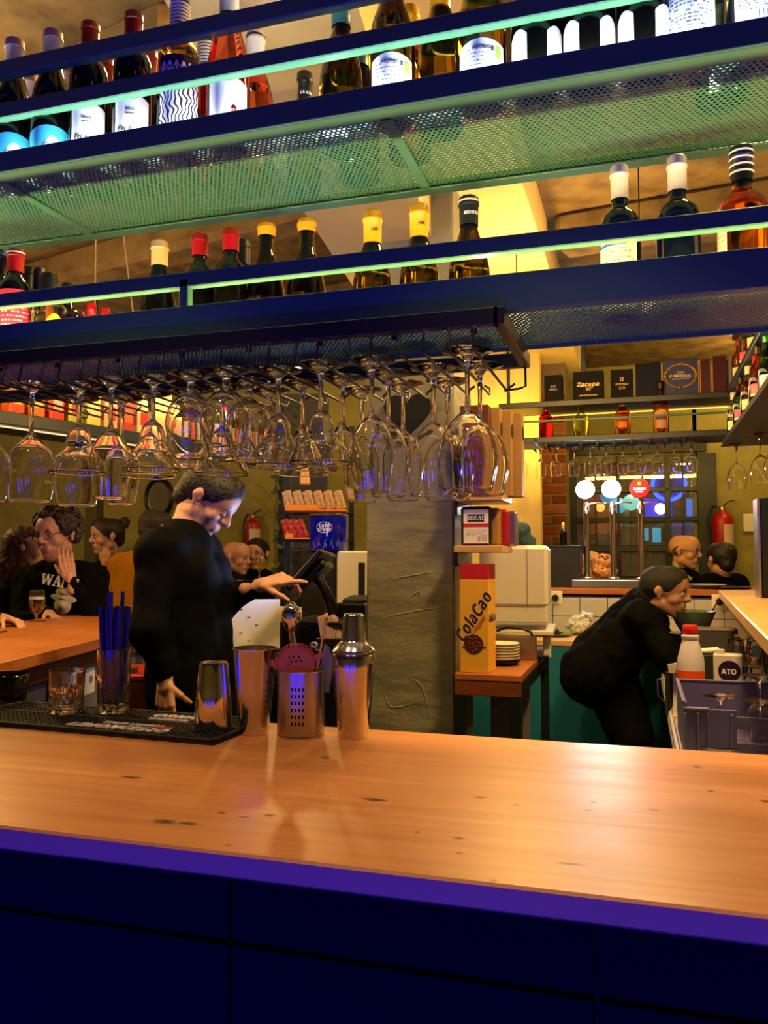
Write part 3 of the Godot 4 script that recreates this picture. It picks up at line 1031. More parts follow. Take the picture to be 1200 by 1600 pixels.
func bottle(called: String, label: String, kind: String, at: Vector3, h: float, r: float, m: Material, o := {}, group := "") -> Node3D:
	var t := thing(called, label, "bottle", at, 0.0, group)
	put(bottle_mesh(kind, h, r, o.get("level", 0.0)), "glass", m, t)
	var neck: float = BOTTLES[kind][-4][0] * r
	if o.has("cap"):
		var l: float = o.cap[1] * h
		var nr := neck * 1.09 + 0.0006
		var c := put(lathed([Vector2(nr, h - l), Vector2(nr * 1.02, h - l * 0.3), Vector2(nr * 1.12, h - l * 0.28), Vector2(nr * 1.12, h - 0.014), Vector2(nr * 1.04, h - 0.012), Vector2(nr * 1.04, h - 0.001), Vector2(nr * 0.9, h + 0.002), Vector2(0, h + 0.002)], 24), "capsule", o.cap[0], t)
		if o.has("cap_bands"):
			for k in o.cap_bands:
				put(lathed([Vector2(nr * 1.13, h - l * (0.12 + k * 0.8 / o.cap_bands)), Vector2(nr * 1.15, h - l * (0.14 + k * 0.8 / o.cap_bands)), Vector2(nr * 1.13, h - l * (0.18 + k * 0.8 / o.cap_bands))], 20), "band", o.get("band_paint", M.paper), c)
		if o.has("cap_text"):
			put(text(o.cap_text[0], 0.009, false, true, 0.0, nr * 1.13), "lettering", o.cap_text[1], c, Vector3(0, h - l * 0.62, 0), Vector3(0, atan2(-at.x, -at.z) + 0.25, 0))
	var face: float = atan2(-at.x, -at.z) + o.get("turn", 0.0)
	for lb in o.get("labels", []):
		# lower and upper end, half angle, material, turn, arch, lettering
		var b := B.new()
		b.patch(r + 0.0007, -lb[2], lb[2], lb[0] * h, lb[1] * h, 12, lb[5] if lb.size() > 5 else 0.0)
		var p := put(b.mesh(), "label", lb[3], t, Vector3.ZERO, Vector3(0, face + (lb[4] if lb.size() > 4 else 0.0), 0))
		if lb.size() > 6:
			for w in lb[6]:
				# words, size, height, slant, material, offset
				put(text(w[0], w[1], true, false, w[3], r + 0.001), "lettering", w[4], p, Vector3(0, w[2] * h, 0), Vector3(0, w[5] if w.size() > 5 else 0.0, 0))
	return t


func print_tex(id: String, bg: Color, ink: Color, s: int, o := {}) -> StandardMaterial3D:
	# a printed label: rows of small type, blocks of colour, a barcode
	var w := 128
	var h := 160
	var im := Image.create(w, h, false, Image.FORMAT_RGB8)
	im.fill(bg)
	var r := RandomNumberGenerator.new()
	r.seed = s
	for q in o.get("blocks", []): im.fill_rect(Rect2i(q[0], q[1], q[2], q[3]), q[4])
	var y: int = o.get("from", 14)
	while y < o.get("to", 120):
		var x := 8 + r.randi_range(0, 6)
		while x < w - 14:
			var l := r.randi_range(3, 12)
			if r.randf() < 0.86: im.fill_rect(Rect2i(x, y, mini(l, w - 8 - x), o.get("type", 3)), bg.lerp(ink, r.randf_range(0.45, 0.9)))
			x += l + 3
		y += o.get("step", 9)
	if o.get("barcode", false):
		var x2 := 70
		while x2 < 118:
			var l := r.randi_range(1, 3)
			im.fill_rect(Rect2i(x2, 126, l, 26), ink)
			x2 += l + r.randi_range(1, 3)
	var m := mat(id, Color.WHITE, 0.7)
	m.albedo_texture = ImageTexture.create_from_image(im)
	m.texture_repeat = false
	return m


func beard_tex() -> StandardMaterial3D:
	# ink drawing of a long wavy beard under two eyes
	var m := mat("beard_label", Color.WHITE, 0.7)
	m.albedo_texture = pixels(192, 256, func(x, y):
		var u: float = x / 192.0
		var v: float = y / 256.0
		var w := sin(u * 62.0 + 2.2 * sin(v * 21.0 + u * 9.0) + 1.3 * sin(v * 47.0))
		var ink := Color(0.10, 0.09, 0.16)
		var pa := Color(0.93, 0.92, 0.93)
		if v < 0.30:
			for e in [0.3, 0.68]:
				var d := Vector2((u - e) / 0.14, (v - 0.2) / 0.07).length()
				if d < 0.32 or (d > 0.85 and d < 1.05): return ink
			if v < 0.10 + 0.03 * sin(u * 40.0) or absf(u - 0.49) < 0.035 and v > 0.14: return ink
			return pa if w < 0.75 or v < 0.12 else ink
		return ink if w > 0.35 else pa)
	m.texture_repeat = false
	return m


func upper_bottles() -> void:
	var g := "bottles on the upper shelf"
	var y0 := 2.1895
	var zf := -1.356
	var zb := -1.5
	mat("cap_pink_grey", Color(0.62, 0.50, 0.46), 0.4)
	mat("cap_red", Color(0.62, 0.02, 0.06), 0.3)
	mat("cap_white", Color(0.76, 0.70, 0.63), 0.45)
	mat("cap_cream", Color(0.86, 0.70, 0.42), 0.45)
	mat("cap_yellow", Color(0.86, 0.62, 0.06), 0.4)
	mat("cap_teal", Color(0.16, 0.33, 0.34), 0.4)
	mat("cap_grey", Color(0.10, 0.11, 0.12), 0.4)
	mat("cap_black", Color(0.03, 0.03, 0.03), 0.4)
	mat("turquoise", Color(0.18, 0.62, 0.74), 0.7)
	print_tex("back_label", Color(0.90, 0.89, 0.86), Color(0.25, 0.24, 0.24), 3, {"blocks": [[100, 20, 18, 40, Color(0.55, 0.72, 0.18)], [88, 22, 8, 16, Color(0.2, 0.2, 0.2)]], "from": 30, "to": 124, "step": 12, "barcode": true})
	print_tex("dense_label", Color(0.90, 0.90, 0.92), Color(0.16, 0.16, 0.22), 8, {"from": 6, "to": 124, "step": 6, "type": 3, "barcode": true})
	beard_tex()
	for a in [[-1.2208, "first"], [-1.1262, "second"]]:
		var t := bottle("wine_bottle", "dark wine bottle with a turquoise label and grey-pink capsule, %s from the shelf's beginning" % a[1], "burgundy", Vector3(a[0], y0, zf), 0.3, 0.041, M.bottle_black, {"cap": [M.cap_pink_grey, 0.2], "labels": [[0.03, 0.29, 1.15, M.turquoise, 0.0, 0.012], [0.05, 0.22, 0.42, M.paper, 0.1, 0.02]]}, g)
		put(tubed([Vector3(0, 0.018, 0.0425), Vector3(0.006, 0.03, 0.0425), Vector3(0.016, 0.048, 0.0405), Vector3(0.019, 0.056, 0.0395)], 0.0009, 5), "printed_stick", M.copper, t, Vector3.ZERO, Vector3(0, atan2(-a[0], -zf), 0))
		put(tubed([Vector3(-0.016, 0.044, 0.0402), Vector3(-0.008, 0.049, 0.042), Vector3(0.0, 0.046, 0.0425), Vector3(0.008, 0.05, 0.042)], 0.0008, 5), "printed_line", M.ink, t, Vector3.ZERO, Vector3(0, atan2(-a[0], -zf), 0))
	for a in [[-1.2802], [-1.1771]]:
		bottle("wine_bottle", "dark wine bottle with a pale pink capsule, behind the turquoise-labelled pair", "burgundy", Vector3(a[0], y0, -1.47), 0.3, 0.041, M.bottle_black, {"cap": [M.cap_pink_grey, 0.22]}, g)
	# red capsules, plain white labels in a fine script
	for a in [[-1.0370, "beside the turquoise labels"], [-0.9364, "beside the bearded label"]]:
		bottle("wine_bottle", "dark wine bottle with red capsule and white script label, %s" % a[1], "bordeaux", Vector3(a[0], y0, zf), 0.3, 0.037, M.bottle_black, {"cap": [M.cap_red, 0.17], "labels": [[0.02, 0.40, 0.95, M.paper, 0.0, 0.008, [["Ver Palmo", 0.012, 0.17, 0.3, M.ink], ["BIBLE", 0.006, 0.30, 0.0, M.ink, -0.12], ["VINO TINTO", 0.003, 0.27, 0.0, M.ink, -0.12], ["DENOMINACION DE ORIGEN", 0.0025, 0.09, 0.0, M.ink]]]]}, g)
	for a in [[-1.0828], [-0.9768]]:
		bottle("wine_bottle", "unlabelled dark wine bottle with red capsule, behind the white script labels", "bordeaux", Vector3(a[0], y0, -1.47), 0.3, 0.037, M.bottle_black, {"cap": [M.cap_red, 0.17]}, g)
	# orange wine with the drawn beard, and its twin behind
	bottle("wine_bottle", "orange wine bottle with a bearded face drawn on its label", "spirit", Vector3(-0.8323, y0, zf), 0.305, 0.041, M.bottle_amber, {"level": 0.66, "cap": [M.cap_grey, 0.26], "cap_bands": 9, "labels": [[0.02, 0.58, 0.98, M.beard_label]]}, g)
	bottle("wine_bottle", "red-orange bottle with a banded dark capsule, between the bearded label and the rosé", "spirit", Vector3(-0.8398, y0, -1.47), 0.3, 0.038, M.bottle_red, {"level": 0.7, "cap": [M.cap_grey, 0.26], "cap_bands": 9}, g)
	# rosés
	var ro := bottle("wine_bottle", "rosé wine bottle with white label showing a small red figure", "burgundy", Vector3(-0.7269, y0, zf), 0.32, 0.041, M.bottle_rose, {"level": 0.78, "cap": [M.cap_white, 0.2], "labels": [[0.02, 0.36, 0.95, M.paper, 0.0, 0.01]]}, g)
	var fig := B.new()
	fig.ball(Vector3(0, 0.055, 0), Vector3(0.006, 0.007, 0.0006), 10)
	fig.ball(Vector3(0.001, 0.036, 0), Vector3(0.010, 0.014, 0.0006), 10)
	fig.ball(Vector3(0.006, 0.020, 0), Vector3(0.012, 0.009, 0.0006), 10)
	put(fig.mesh(), "printed_figure", M.red, ro, Vector3(0, 0, 0.0) + Vector3(sin(0.75), 0, cos(0.75)) * 0.0425 * 1.0, Vector3(0, 0.9, 0))
	bottle("wine_bottle", "rosé wine bottle with white and black capsule, behind the red figure label", "burgundy", Vector3(-0.7322, y0, -1.48), 0.3, 0.040, M.bottle_rose, {"level": 0.6, "cap": [M.cap_white, 0.22], "cap_bands": 1, "band_paint": M.cap_black}, g)
	# white wines
	bottle("wine_bottle", "slender dark bottle with a black printed capsule, standing far back alone", "burgundy", Vector3(-0.6659, y0, -1.58), 0.26, 0.036, M.bottle_olive, {"level": 0.55, "cap": [M.cap_black, 0.3], "cap_text": ["LA VAL", M.paper]}, g)
	bottle("wine_bottle", "olive glass bottle with a teal capsule, front one of two", "burgundy", Vector3(-0.5279, y0, -1.43), 0.3, 0.041, M.bottle_olive, {"level": 0.45, "cap": [M.cap_teal, 0.2], "labels": [[0.02, 0.2, 0.6, M.paper, -0.3]]}, g)
	bottle("wine_bottle", "olive glass bottle with a teal capsule, hindmost of two", "burgundy", Vector3(-0.5351, y0, -1.56), 0.3, 0.041, M.bottle_black, {"cap": [M.cap_teal, 0.2]}, g)
	bottle("wine_bottle", "olive wine bottle with white back label and green mark, beside the teal capsules", "burgundy", Vector3(-0.4064, y0, -1.36), 0.3, 0.042, M.bottle_olive, {"level": 0.6, "cap": [M.cap_yellow, 0.2], "labels": [[0.02, 0.34, 0.95, M.back_label, 0.0, 0.01, [["MINERAL", 0.007, 0.29, 0.0, M.ink, -0.1]]]]}, g)
	bottle("wine_bottle", "dark wine bottle with orange-yellow capsule, set back between two white back labels", "burgundy", Vector3(-0.4118, y0, -1.50), 0.3, 0.041, M.bottle_amber, {"level": 0.6, "cap": [M.cap_yellow, 0.3]}, g)
	bottle("wine_bottle", "olive wine bottle with yellow capsule and hidden label, between two white back labels", "burgundy", Vector3(-0.3318, y0, -1.42), 0.3, 0.042, M.bottle_olive, {"level": 0.5, "cap": [M.cap_yellow, 0.25], "labels": [[0.02, 0.2, 0.6, M.paper, 1.6]]}, g)
	bottle("wine_bottle", "olive wine bottle with white back label, beside the split labels", "burgundy", Vector3(-0.2455, y0, -1.36), 0.3, 0.043, M.bottle_olive, {"level": 0.6, "cap": [M.cap_yellow, 0.25], "labels": [[0.02, 0.32, 0.98, M.back_label, 0.0, 0.01, [["MINERAL", 0.007, 0.27, 0.0, M.ink, 0.0]]]]}, g)
	var w := ["first", "second", "third"]
	var xs := [-0.1519, -0.0660, 0.0208]
	for k in 3:
		bottle("wine_bottle", "dark wine bottle with a white label split down its middle, %s after the back labels" % w[k], "burgundy", Vector3(xs[k], y0, -1.36), 0.3, 0.043, M.bottle_black, {"cap": [M.cap_yellow, 0.2], "labels": [[0.02, 0.34, 0.42, M.paper, -0.78, 0.012], [0.02, 0.34, 0.42, M.paper, 0.82, 0.012]]}, g)
	# gins on the right
	bottle("gin_bottle", "tall clear gin bottle wrapped in a closely printed white label", "spirit", Vector3(0.0909, y0, -1.36), 0.3, 0.038, M.bottle_clear, {"level": 0.6, "cap": [M.cap_white, 0.2], "labels": [[0.02, 0.56, 1.25, M.dense_label]]}, g)
	bottle("gin_bottle", "blue gin bottle without label, behind the closely printed white one", "spirit", Vector3(0.1436, y0, -1.47), 0.3, 0.040, M.bottle_blue, {"level": 0.7, "cap": [M.cap_white, 0.2]}, g)
	bottle("gin_bottle", "blue gin bottle with white label and green band at the shelf's end", "spirit", Vector3(0.1852, y0, -1.37), 0.3, 0.043, M.bottle_blue, {"level": 0.7, "cap": [M.cap_white, 0.2], "labels": [[0.14, 0.5, 0.75, M.dense_label, 0.1], [0.05, 0.12, 0.6, plain(Color(0.45, 0.75, 0.3), 0.7), 0.1]]}, g)


func middle_bottles() -> void:
	var g := "bottles on the lower shelf"
	var y0 := 1.8535
	print_tex("pink_label", Color(0.78, 0.14, 0.26), Color(0.98, 0.86, 0.82), 12, {"blocks": [[0, 128, 128, 32, Color(0.93, 0.83, 0.60)]], "from": 10, "to": 124, "step": 10, "type": 4})
	print_tex("cream_label", Color(0.90, 0.80, 0.58), Color(0.35, 0.25, 0.18), 15, {"from": 22, "to": 120, "step": 10})
	print_tex("gin_label", Color(0.92, 0.84, 0.68), Color(0.36, 0.28, 0.26), 17, {"blocks": [[0, 0, 92, 26, Color(0.13, 0.33, 0.70)], [92, 0, 36, 160, Color(0.90, 0.78, 0.56)], [4, 6, 30, 14, Color(0.85, 0.87, 0.95)]], "from": 32, "to": 150, "step": 6})
	mat("orange_label", Color(0.88, 0.42, 0.05), 0.7)
	mat("yellow_oval", Color(0.86, 0.62, 0.10), 0.7)
	bottle("spirit_bottle", "dark bottle with a turquoise neck band and white label, first on the lower shelf", "bordeaux", Vector3(-1.3966, y0, -1.52), 0.27, 0.038, M.bottle_black, {"cap": [M.cap_black, 0.22], "cap_bands": 1, "band_paint": M.turquoise, "labels": [[0.05, 0.42, 0.9, M.paper], [0.02, 0.16, 0.5, M.red, 0.5]]}, g)
	bottle("wine_bottle", "dark bottle with pink printed label and red and silver capsule", "bordeaux", Vector3(-1.3323, y0, -1.50), 2.1119 - 1.8535, 0.037, M.bottle_black, {"cap": [M.red, 0.2], "cap_bands": 1, "labels": [[0.02, 0.62, 1.0, M.pink_label]]}, g)
	bottle("spirit_bottle", "black bottle with round clear stopper, behind the pink label", "spirit", Vector3(-1.3858, y0, -1.60), 2.1104 - 1.8535, 0.037, M.bottle_black, {"cap": [M.cap_black, 0.2]}, g)
	bottle("spirit_bottle", "dark bottle with an orange label, behind the clear one with yellow oval", "spirit", Vector3(-1.3705, y0, -1.62), 0.26, 0.036, M.bottle_black, {"cap": [M.cap_black, 0.2], "labels": [[0.05, 0.6, 0.9, M.orange_label]]}, g)
	var cb := bottle("spirit_bottle", "clear bottle with a yellow oval label and black cap", "spirit", Vector3(-1.2582, y0, -1.52), 2.0557 - 1.8535, 0.040, M.bottle_clear, {"level": 0.6, "cap": [M.cap_black, 0.2], "labels": [[0.10, 0.52, 0.5, M.yellow_oval, 0.35, 0.02, [["Caballero", 0.010, 0.32, 0.15, M.ink], ["PONCHE", 0.005, 0.42, 0.0, M.ink]]]]}, g)
	var cup := B.new()
	for k in 5:
		cup.ball(Vector3(-0.008 + 0.004 * k, 0.006 * (k % 2), 0), Vector3(0.003, 0.004, 0.001), 8)
	put(cup.mesh(), "printed_crest", M.ink, cb, Vector3(sin(0.7), 0, cos(0.7)) * 0.041 + Vector3(0, 0.125, 0), Vector3(0, 0.7, 0))
	bottle("spirit_bottle", "dark red bottle with a slanting white label, beside the yellow oval", "spirit", Vector3(-1.2462, y0, -1.57), 2.0470 - 1.8535, 0.038, plain(Color(0.10, 0.02, 0.03), 0.08), {"cap": [M.cap_black, 0.2], "labels": [[0.26, 0.42, 0.4, M.cream_label, 0.7]]}, g)
	var rw := ["standing behind the other two", "in the middle, standing tallest", "on the side of the cream capsule"]
	var ra := [[-1.2493, 1.9967, -1.62], [-1.1741, 1.9921, -1.56], [-1.1514, 1.9842, -1.58]]
	for k in 3:
		bottle("small_bottle", "small white-labelled bottle with red cap, %s" % rw[k], "rum", Vector3(ra[k][0], y0, ra[k][2]), ra[k][1] - y0, 0.026, M.bottle_clear, {"level": 0.6, "cap": [M.cap_red, 0.25], "labels": [[0.05, 0.6, 1.2, M.paper, 0.0, 0.0, [["GIN MG", 0.006, 0.5, 0.0, M.red]]]]}, g)
	bottle("wine_bottle", "dark wine bottle with cream capsule and low white label", "burgundy", Vector3(-1.0257, y0, -1.60), 2.1322 - 1.8535, 0.041, M.bottle_black, {"cap": [M.cap_cream, 0.2], "labels": [[0.02, 0.27, 0.7, M.paper, 0.0, 0.006]]}, g)
	for a in [[-0.9233, 2.1361, "nearest the rail post"], [-0.8369, 2.1292, "nearest the yellow caps"]]:
		bottle("wine_bottle", "dark wine bottle with red capsule and cream label, %s" % a[2], "bordeaux", Vector3(a[0], y0, -1.6 if a[0] < -0.84 else -1.58), a[1] - y0, 0.037, M.bottle_black, {"cap": [M.cap_red, 0.17], "labels": [[0.02, 0.38, 0.8, M.cream_label, -0.1]]}, g)
	bottle("wine_bottle", "plain black wine bottle, half hidden behind the second red capsule", "bordeaux", Vector3(-0.8450, y0, -1.65), 0.28, 0.037, M.bottle_black, {"cap": [M.cap_black, 0.2]}, g)
	var yw := ["beside the red capsules", "beside the long yellow capsules"]
	var ya := [[-0.7615, 2.1399], [-0.6675, 2.1379]]
	for k in 2:
		bottle("wine_bottle", "amber-brown wine bottle with a short yellow cap, %s" % yw[k], "burgundy", Vector3(ya[k][0], y0, -1.60), ya[k][1] - y0, 0.042, M.bottle_olive, {"level": 0.42, "cap": [M.cap_yellow, 0.09], "labels": [[0.02, 0.24, 0.75, M.cream_label, -0.15, 0.004]]}, g)
	var gw := ["beside the short yellow caps", "beside the grey capsule"]
	var ga := [[-0.5200, 2.1376], [-0.4198, 2.1385]]
	for k in 2:
		bottle("wine_bottle", "olive-green wine bottle with a long yellow capsule, %s" % gw[k], "burgundy", Vector3(ga[k][0], y0, -1.60), ga[k][1] - y0, 0.041, M.bottle_olive, {"level": 0.53, "cap": [M.cap_yellow, 0.24], "cap_text": ["JUX", M.ink]}, g)
	bottle("wine_bottle", "amber wine bottle with a long dark grey capsule", "burgundy", Vector3(-0.3165, y0, -1.60), 2.1411 - 1.8535, 0.042, M.bottle_olive, {"level": 0.5, "cap": [M.cap_grey, 0.2], "cap_bands": 1, "cap_text": ["MONTE", M.paper]}, g)
	bottle("gin_bottle", "dark blue gin bottle with white capsule and blue and cream label", "spirit", Vector3(-0.0243, y0, -1.53), 2.1309 - 1.8535, 0.036, M.bottle_navy, {"cap": [M.cap_white, 0.22], "labels": [[0.02, 0.52, 1.05, M.gin_label, -0.2]]}, g)
	bottle("gin_bottle", "dark blue gin bottle with white capsule and no label", "spirit", Vector3(0.0746, y0, -1.53), 2.1333 - 1.8535, 0.038, M.bottle_navy, {"cap": [M.cap_white, 0.22]}, g)
	bottle("whisky_bottle", "amber whisky bottle with black and white checked capsule", "spirit", Vector3(0.1811, y0, -1.53), 2.1360 - 1.8535, 0.042, M.bottle_amber, {"level": 0.6, "cap": [M.cap_black, 0.22], "cap_bands": 4, "labels": [[0.02, 0.5, 0.35, M.cream_label, -1.0]]}, g)



func holed_can(r: float, h: float, rows: int, y_from: float, y_to: float, th: float) -> ArrayMesh:
	# a can whose wall is pierced by round holes in four fields of four columns
	var b := B.new()
	var cols := 40
	var w := TAU / cols
	var ys := [0.0, y_from]
	for k in rows: ys.append(lerpf(y_from, y_to, float(k + 1) / rows))
	ys.append(h)
	for g in [1.0, -1.0]:
		var rr: float = r if g > 0.0 else r - th
		for i in cols:
			for j in ys.size() - 1:
				var hole: bool = (i % 10) < 4 and j >= 1 and j <= rows
				var a0 := i * w
				var y0: float = ys[j]
				var y1: float = ys[j + 1]
				var pt := func(u: float, v: float) -> Vector3: return Vector3(sin(a0 + u * w) * rr, lerpf(y0, y1, v), cos(a0 + u * w) * rr)
				var s := b.v.size()
				if not hole:
					for q in [[0, 0], [1, 0], [1, 1], [0, 1]]:
						var p: Vector3 = pt.call(q[0], q[1])
						b.vert(p, Vector3(p.x, 0, p.z).normalized() * g)
					b.tri(s, s + 1, s + 2); b.tri(s, s + 2, s + 3)
				else:
					var edge := [[1, 0.5], [1, 1], [0.5, 1], [0, 1], [0, 0.5], [0, 0], [0.5, 0], [1, 0]]
					for k in 8:
						var p: Vector3 = pt.call(edge[k][0], edge[k][1])
						var q: Vector3 = pt.call(0.5 + 0.29 * cos(k * PI / 4), 0.5 + 0.29 * sin(k * PI / 4))
						b.vert(p, Vector3(p.x, 0, p.z).normalized() * g)
						b.vert(q, Vector3(q.x, 0, q.z).normalized() * g)
					for k in 8:
						var p0 := s + k * 2
						var p1 := s + ((k + 1) % 8) * 2
						b.tri(p0, p0 + 1, p1); b.tri(p1, p0 + 1, p1 + 1)
	b.lathe([Vector2(r - th, h), Vector2(r - th * 0.5, h + 0.0008), Vector2(r, h)].map(func(q): return q), 40)
	b.lathe([Vector2(0, 0.001), Vector2(r - 0.001, 0.001)], 40)
	b.lathe([Vector2(r - 0.001, 0.003), Vector2(0, 0.003)], 40)
	return b.mesh()


func tin_profile(r0: float, r1: float, h: float, th := 0.0012) -> Array:
	# closed at the bottom, open at the top
	return [Vector2(0, 0.002), Vector2(r0 * 0.85, 0.0015), Vector2(r0 * 0.95, 0.0), Vector2(r0, 0.003), Vector2(lerpf(r0, r1, 0.5), h * 0.5), Vector2(r1, h - 0.004), Vector2(r1 + 0.0012, h - 0.002), Vector2(r1 + 0.0008, h), Vector2(r1 - th, h), Vector2(r1 - th, h - 0.004), Vector2(r0 - th, 0.006), Vector2(0, 0.006)]


func cut_tumbler(r0: float, r1: float, h: float, rows: int) -> ArrayMesh:
	# heavy tumbler with a cut lattice on its lower half
	var b := B.new()
	var seg := 48
	var n := 16
	var s := b.v.size()
	var ring := func(rr: float, y: float, nn: Vector2, depth: float, ph: float) -> void:
		for k in seg + 1:
			var a := TAU * k / seg
			var q: float = rr - depth * maxf(absf(sin(a * 9.0 + ph)), absf(sin(a * 9.0 - ph))) ** 6.0
			b.vert(Vector3(sin(a) * q, y, cos(a) * q), Vector3(sin(a) * nn.x, nn.y, cos(a) * nn.x).normalized())
	var slope := (r1 - r0) / h
	ring.call(r0 * 0.9, 0.0, Vector2(0.3, -1), 0.0, 0.0)
	for i in n + 1:
		var y := 0.003 + (h - 0.004) * i / n
		ring.call(lerpf(r0, r1, y / h), y, Vector2(1, -slope), 0.0022 if y > h * 0.08 and y < h * 0.55 else 0.0, y / h * rows * PI)
	for i in n + 1:
		for k in seg:
			var j := s + i * (seg + 1) + k
			b.tri(j, j + 1, j + seg + 1); b.tri(j + 1, j + seg + 2, j + seg + 1)
	# facets catch the light: normals from the faces
	var nn2 := PackedVector3Array()
	nn2.resize(b.v.size())
	for i in range(0, b.ix.size(), 3):
		var f := (b.v[b.ix[i + 2]] - b.v[b.ix[i]]).cross(b.v[b.ix[i + 1]] - b.v[b.ix[i]])
		for e in 3: nn2[b.ix[i + e]] += f
	for i in b.v.size(): b.n[i] = nn2[i].normalized() if nn2[i].length() > 0.0 else b.n[i]
	b.lathe([Vector2(0, 0.0015), Vector2(r0 * 0.9, 0.0)], seg)
	b.lathe([Vector2(r1, h - 0.001), Vector2(r1 - 0.001, h), Vector2(r1 - 0.0025, h - 0.0006), Vector2(r0 - 0.003 + (r1 - r0) * 0.16, h * 0.16), Vector2(r0 * 0.5, h * 0.12), Vector2(0, h * 0.115)], seg)
	return b.mesh()


func counter_things() -> void:
	var top := 1.1
	# rubber bar mat with raised grid, two bands of lettering
	var m := thing("bar_mat", "black rubber bar mat with a raised grid and white lettering", "bar mat", Vector3(-0.995, top, -1.392), deg_to_rad(-2.5))
	put(bx(Vector3(0.6, 0.004, 0.2), 0.0015, Vector3(0, 0.002, 0)), "mat_base", M.rubber, m)
	for e in [[Vector3(0.6, 0.006, 0.008), Vector3(0, 0.007, 0.096)], [Vector3(0.6, 0.006, 0.008), Vector3(0, 0.007, -0.096)], [Vector3(0.008, 0.006, 0.2), Vector3(0.296, 0.007, 0)], [Vector3(0.008, 0.006, 0.2), Vector3(-0.296, 0.007, 0)], [Vector3(0.6, 0.005, 0.007), Vector3(0, 0.0065, -0.012)]]:
		put(bx(e[0], 0.001, e[1]), "rim", M.rubber, m)
	var gr := B.new()
	for k in 53: gr.box(Vector3(-0.286 + k * 0.011, 0.006, 0), Vector3(0.0025, 0.004, 0.19))
	for k in 17: gr.box(Vector3(0, 0.006, -0.088 + k * 0.011), Vector3(0.585, 0.004, 0.0025))
	put(gr.mesh(), "raised_grid", M.rubber, m).set_meta("kind", "stuff")
	mat("mat_print", Color(0.80, 0.76, 0.80), 0.6)
	var le := [["LIMONCELLO", 0.034, Vector3(0.075, 0.0085, 0.062), 0.25], ["ITALIA LIQUORE", 0.017, Vector3(0.085, 0.0085, 0.03), 0.1], ["ORNARI", 0.034, Vector3(0.135, 0.0085, -0.060), 0.25], ["TRADIZIONE", 0.015, Vector3(0.12, 0.0085, -0.03), 0.1]]
	for a in le:
		put(text(a[0], a[1], false, true, a[3], 0.0, 0.003), "lettering", M.mat_print, m, a[2], Vector3(-PI / 2, 0, 0))
	put(bx(Vector3(0.04, 0.003, 0.012), 0.001), "printed_mark", M.red, m, Vector3(0.155, 0.0088, 0.04))
	# tumblers and straws
	var y := top + 0.0085
	var tu := put(cut_tumbler(0.033, 0.036, 0.086, 3), "tumbler", M.glass, null, Vector3(-1.1136, 1.1085, -1.4237))
	tag(tu, "empty cut-crystal whisky tumbler standing on the bar mat", "glass")
	var hg := Vector3(-1.0221, 1.1085, -1.4520)
	var hi := put(cut_tumbler(0.029, 0.034, 0.128, 4), "highball_glass", M.glass, null, hg)
	tag(hi, "tall cut-crystal glass holding blue drinking straws", "glass")
	var st := tubed([Vector3(0, 0, 0), Vector3(0, 0.2, 0)], 0.0042, 10)
	var hollow := lathed([Vector2(0.0036, 0.0), Vector2(0.0042, 0.0), Vector2(0.0042, 0.195), Vector2(0.0036, 0.195), Vector2(0.0036, 0.0)], 10)
	for k in 17:
		var a := k * 2.4
		var rr := 0.0205 * sqrt((k + 0.5) / 17.0)
		var o := put(hollow, "drinking_straw", M.straw_blue, null, hg + Vector3(cos(a) * rr, 0.018, sin(a) * rr))
		var lean := Vector3(cos(a) * rr * 0.6, 0.195, sin(a) * rr * 0.6).normalized()
		o.basis = Basis(Quaternion(Vector3.UP, lean))
		if k in [4, 11, 15]: o.position.y += 0.03
		tag(o, "dark blue drinking straw standing in the tall cut glass", "straw", "blue straws in the tall glass")
	# shaker tins
	var up := put(lathed([Vector2(0.0355, 0.0), Vector2(0.0362, 0.002), Vector2(0.0262, 0.118), Vector2(0.0245, 0.1215), Vector2(0.022, 0.1205), Vector2(0.020, 0.119), Vector2(0, 0.1185), Vector2(0, 0.117), Vector2(0.021, 0.117), Vector2(0.0345, 0.0), Vector2(0.0355, 0.0)], 40), "shaker_tin", M.chrome, null, Vector3(-0.7491, 1.1085, -1.3661))
	tag(up, "small polished steel shaker tin standing upside down on the mat", "shaker tin")
	var tall := put(lathed(tin_profile(0.0268, 0.0395, 0.156), 48), "shaker_tin", M.steel, null, Vector3(-0.6785, 1.1000, -1.3901))
	tag(tall, "tall open steel shaker tin beside the perforated holder", "shaker tin")
	# perforated holder
	var hp := Vector3(-0.5905, 1.1000, -1.4002)
	var ho := thing("tool_holder", "perforated brushed steel can holding bar tools", "tool holder", hp)
	put(holed_can(0.0425, 0.117, 6, 0.022, 0.094, 0.001), "can", M.brushed_steel, ho, Vector3.ZERO, Vector3(0, deg_to_rad(-4), 0))
	put(lathed([Vector2(0.0425, 0), Vector2(0.0432, 0.001), Vector2(0.0432, 0.004), Vector2(0.0426, 0.005)], 40), "base_ring", M.steel, ho)
	put(lathed([Vector2(0, 0.004), Vector2(0.0395, 0.004), Vector2(0.0395, 0.108), Vector2(0.0385, 0.108), Vector2(0.0385, 0.006), Vector2(0, 0.006)], 32), "shade_liner", M.rubber, ho)  # dark liner added for the shade seen through the holes
	# copper strainer leaning in the holder
	var s := thing("cocktail_strainer", "copper cocktail strainer with a coiled spring rim in the holder", "strainer", hp + Vector3(-0.006, 0.118, 0.012), deg_to_rad(12))
	s.rotation.x = deg_to_rad(-8)
	var disc := B.new()
	var ring := []
	for k in 25: ring.append(Vector2(cos(TAU * k / 24), sin(TAU * k / 24)))
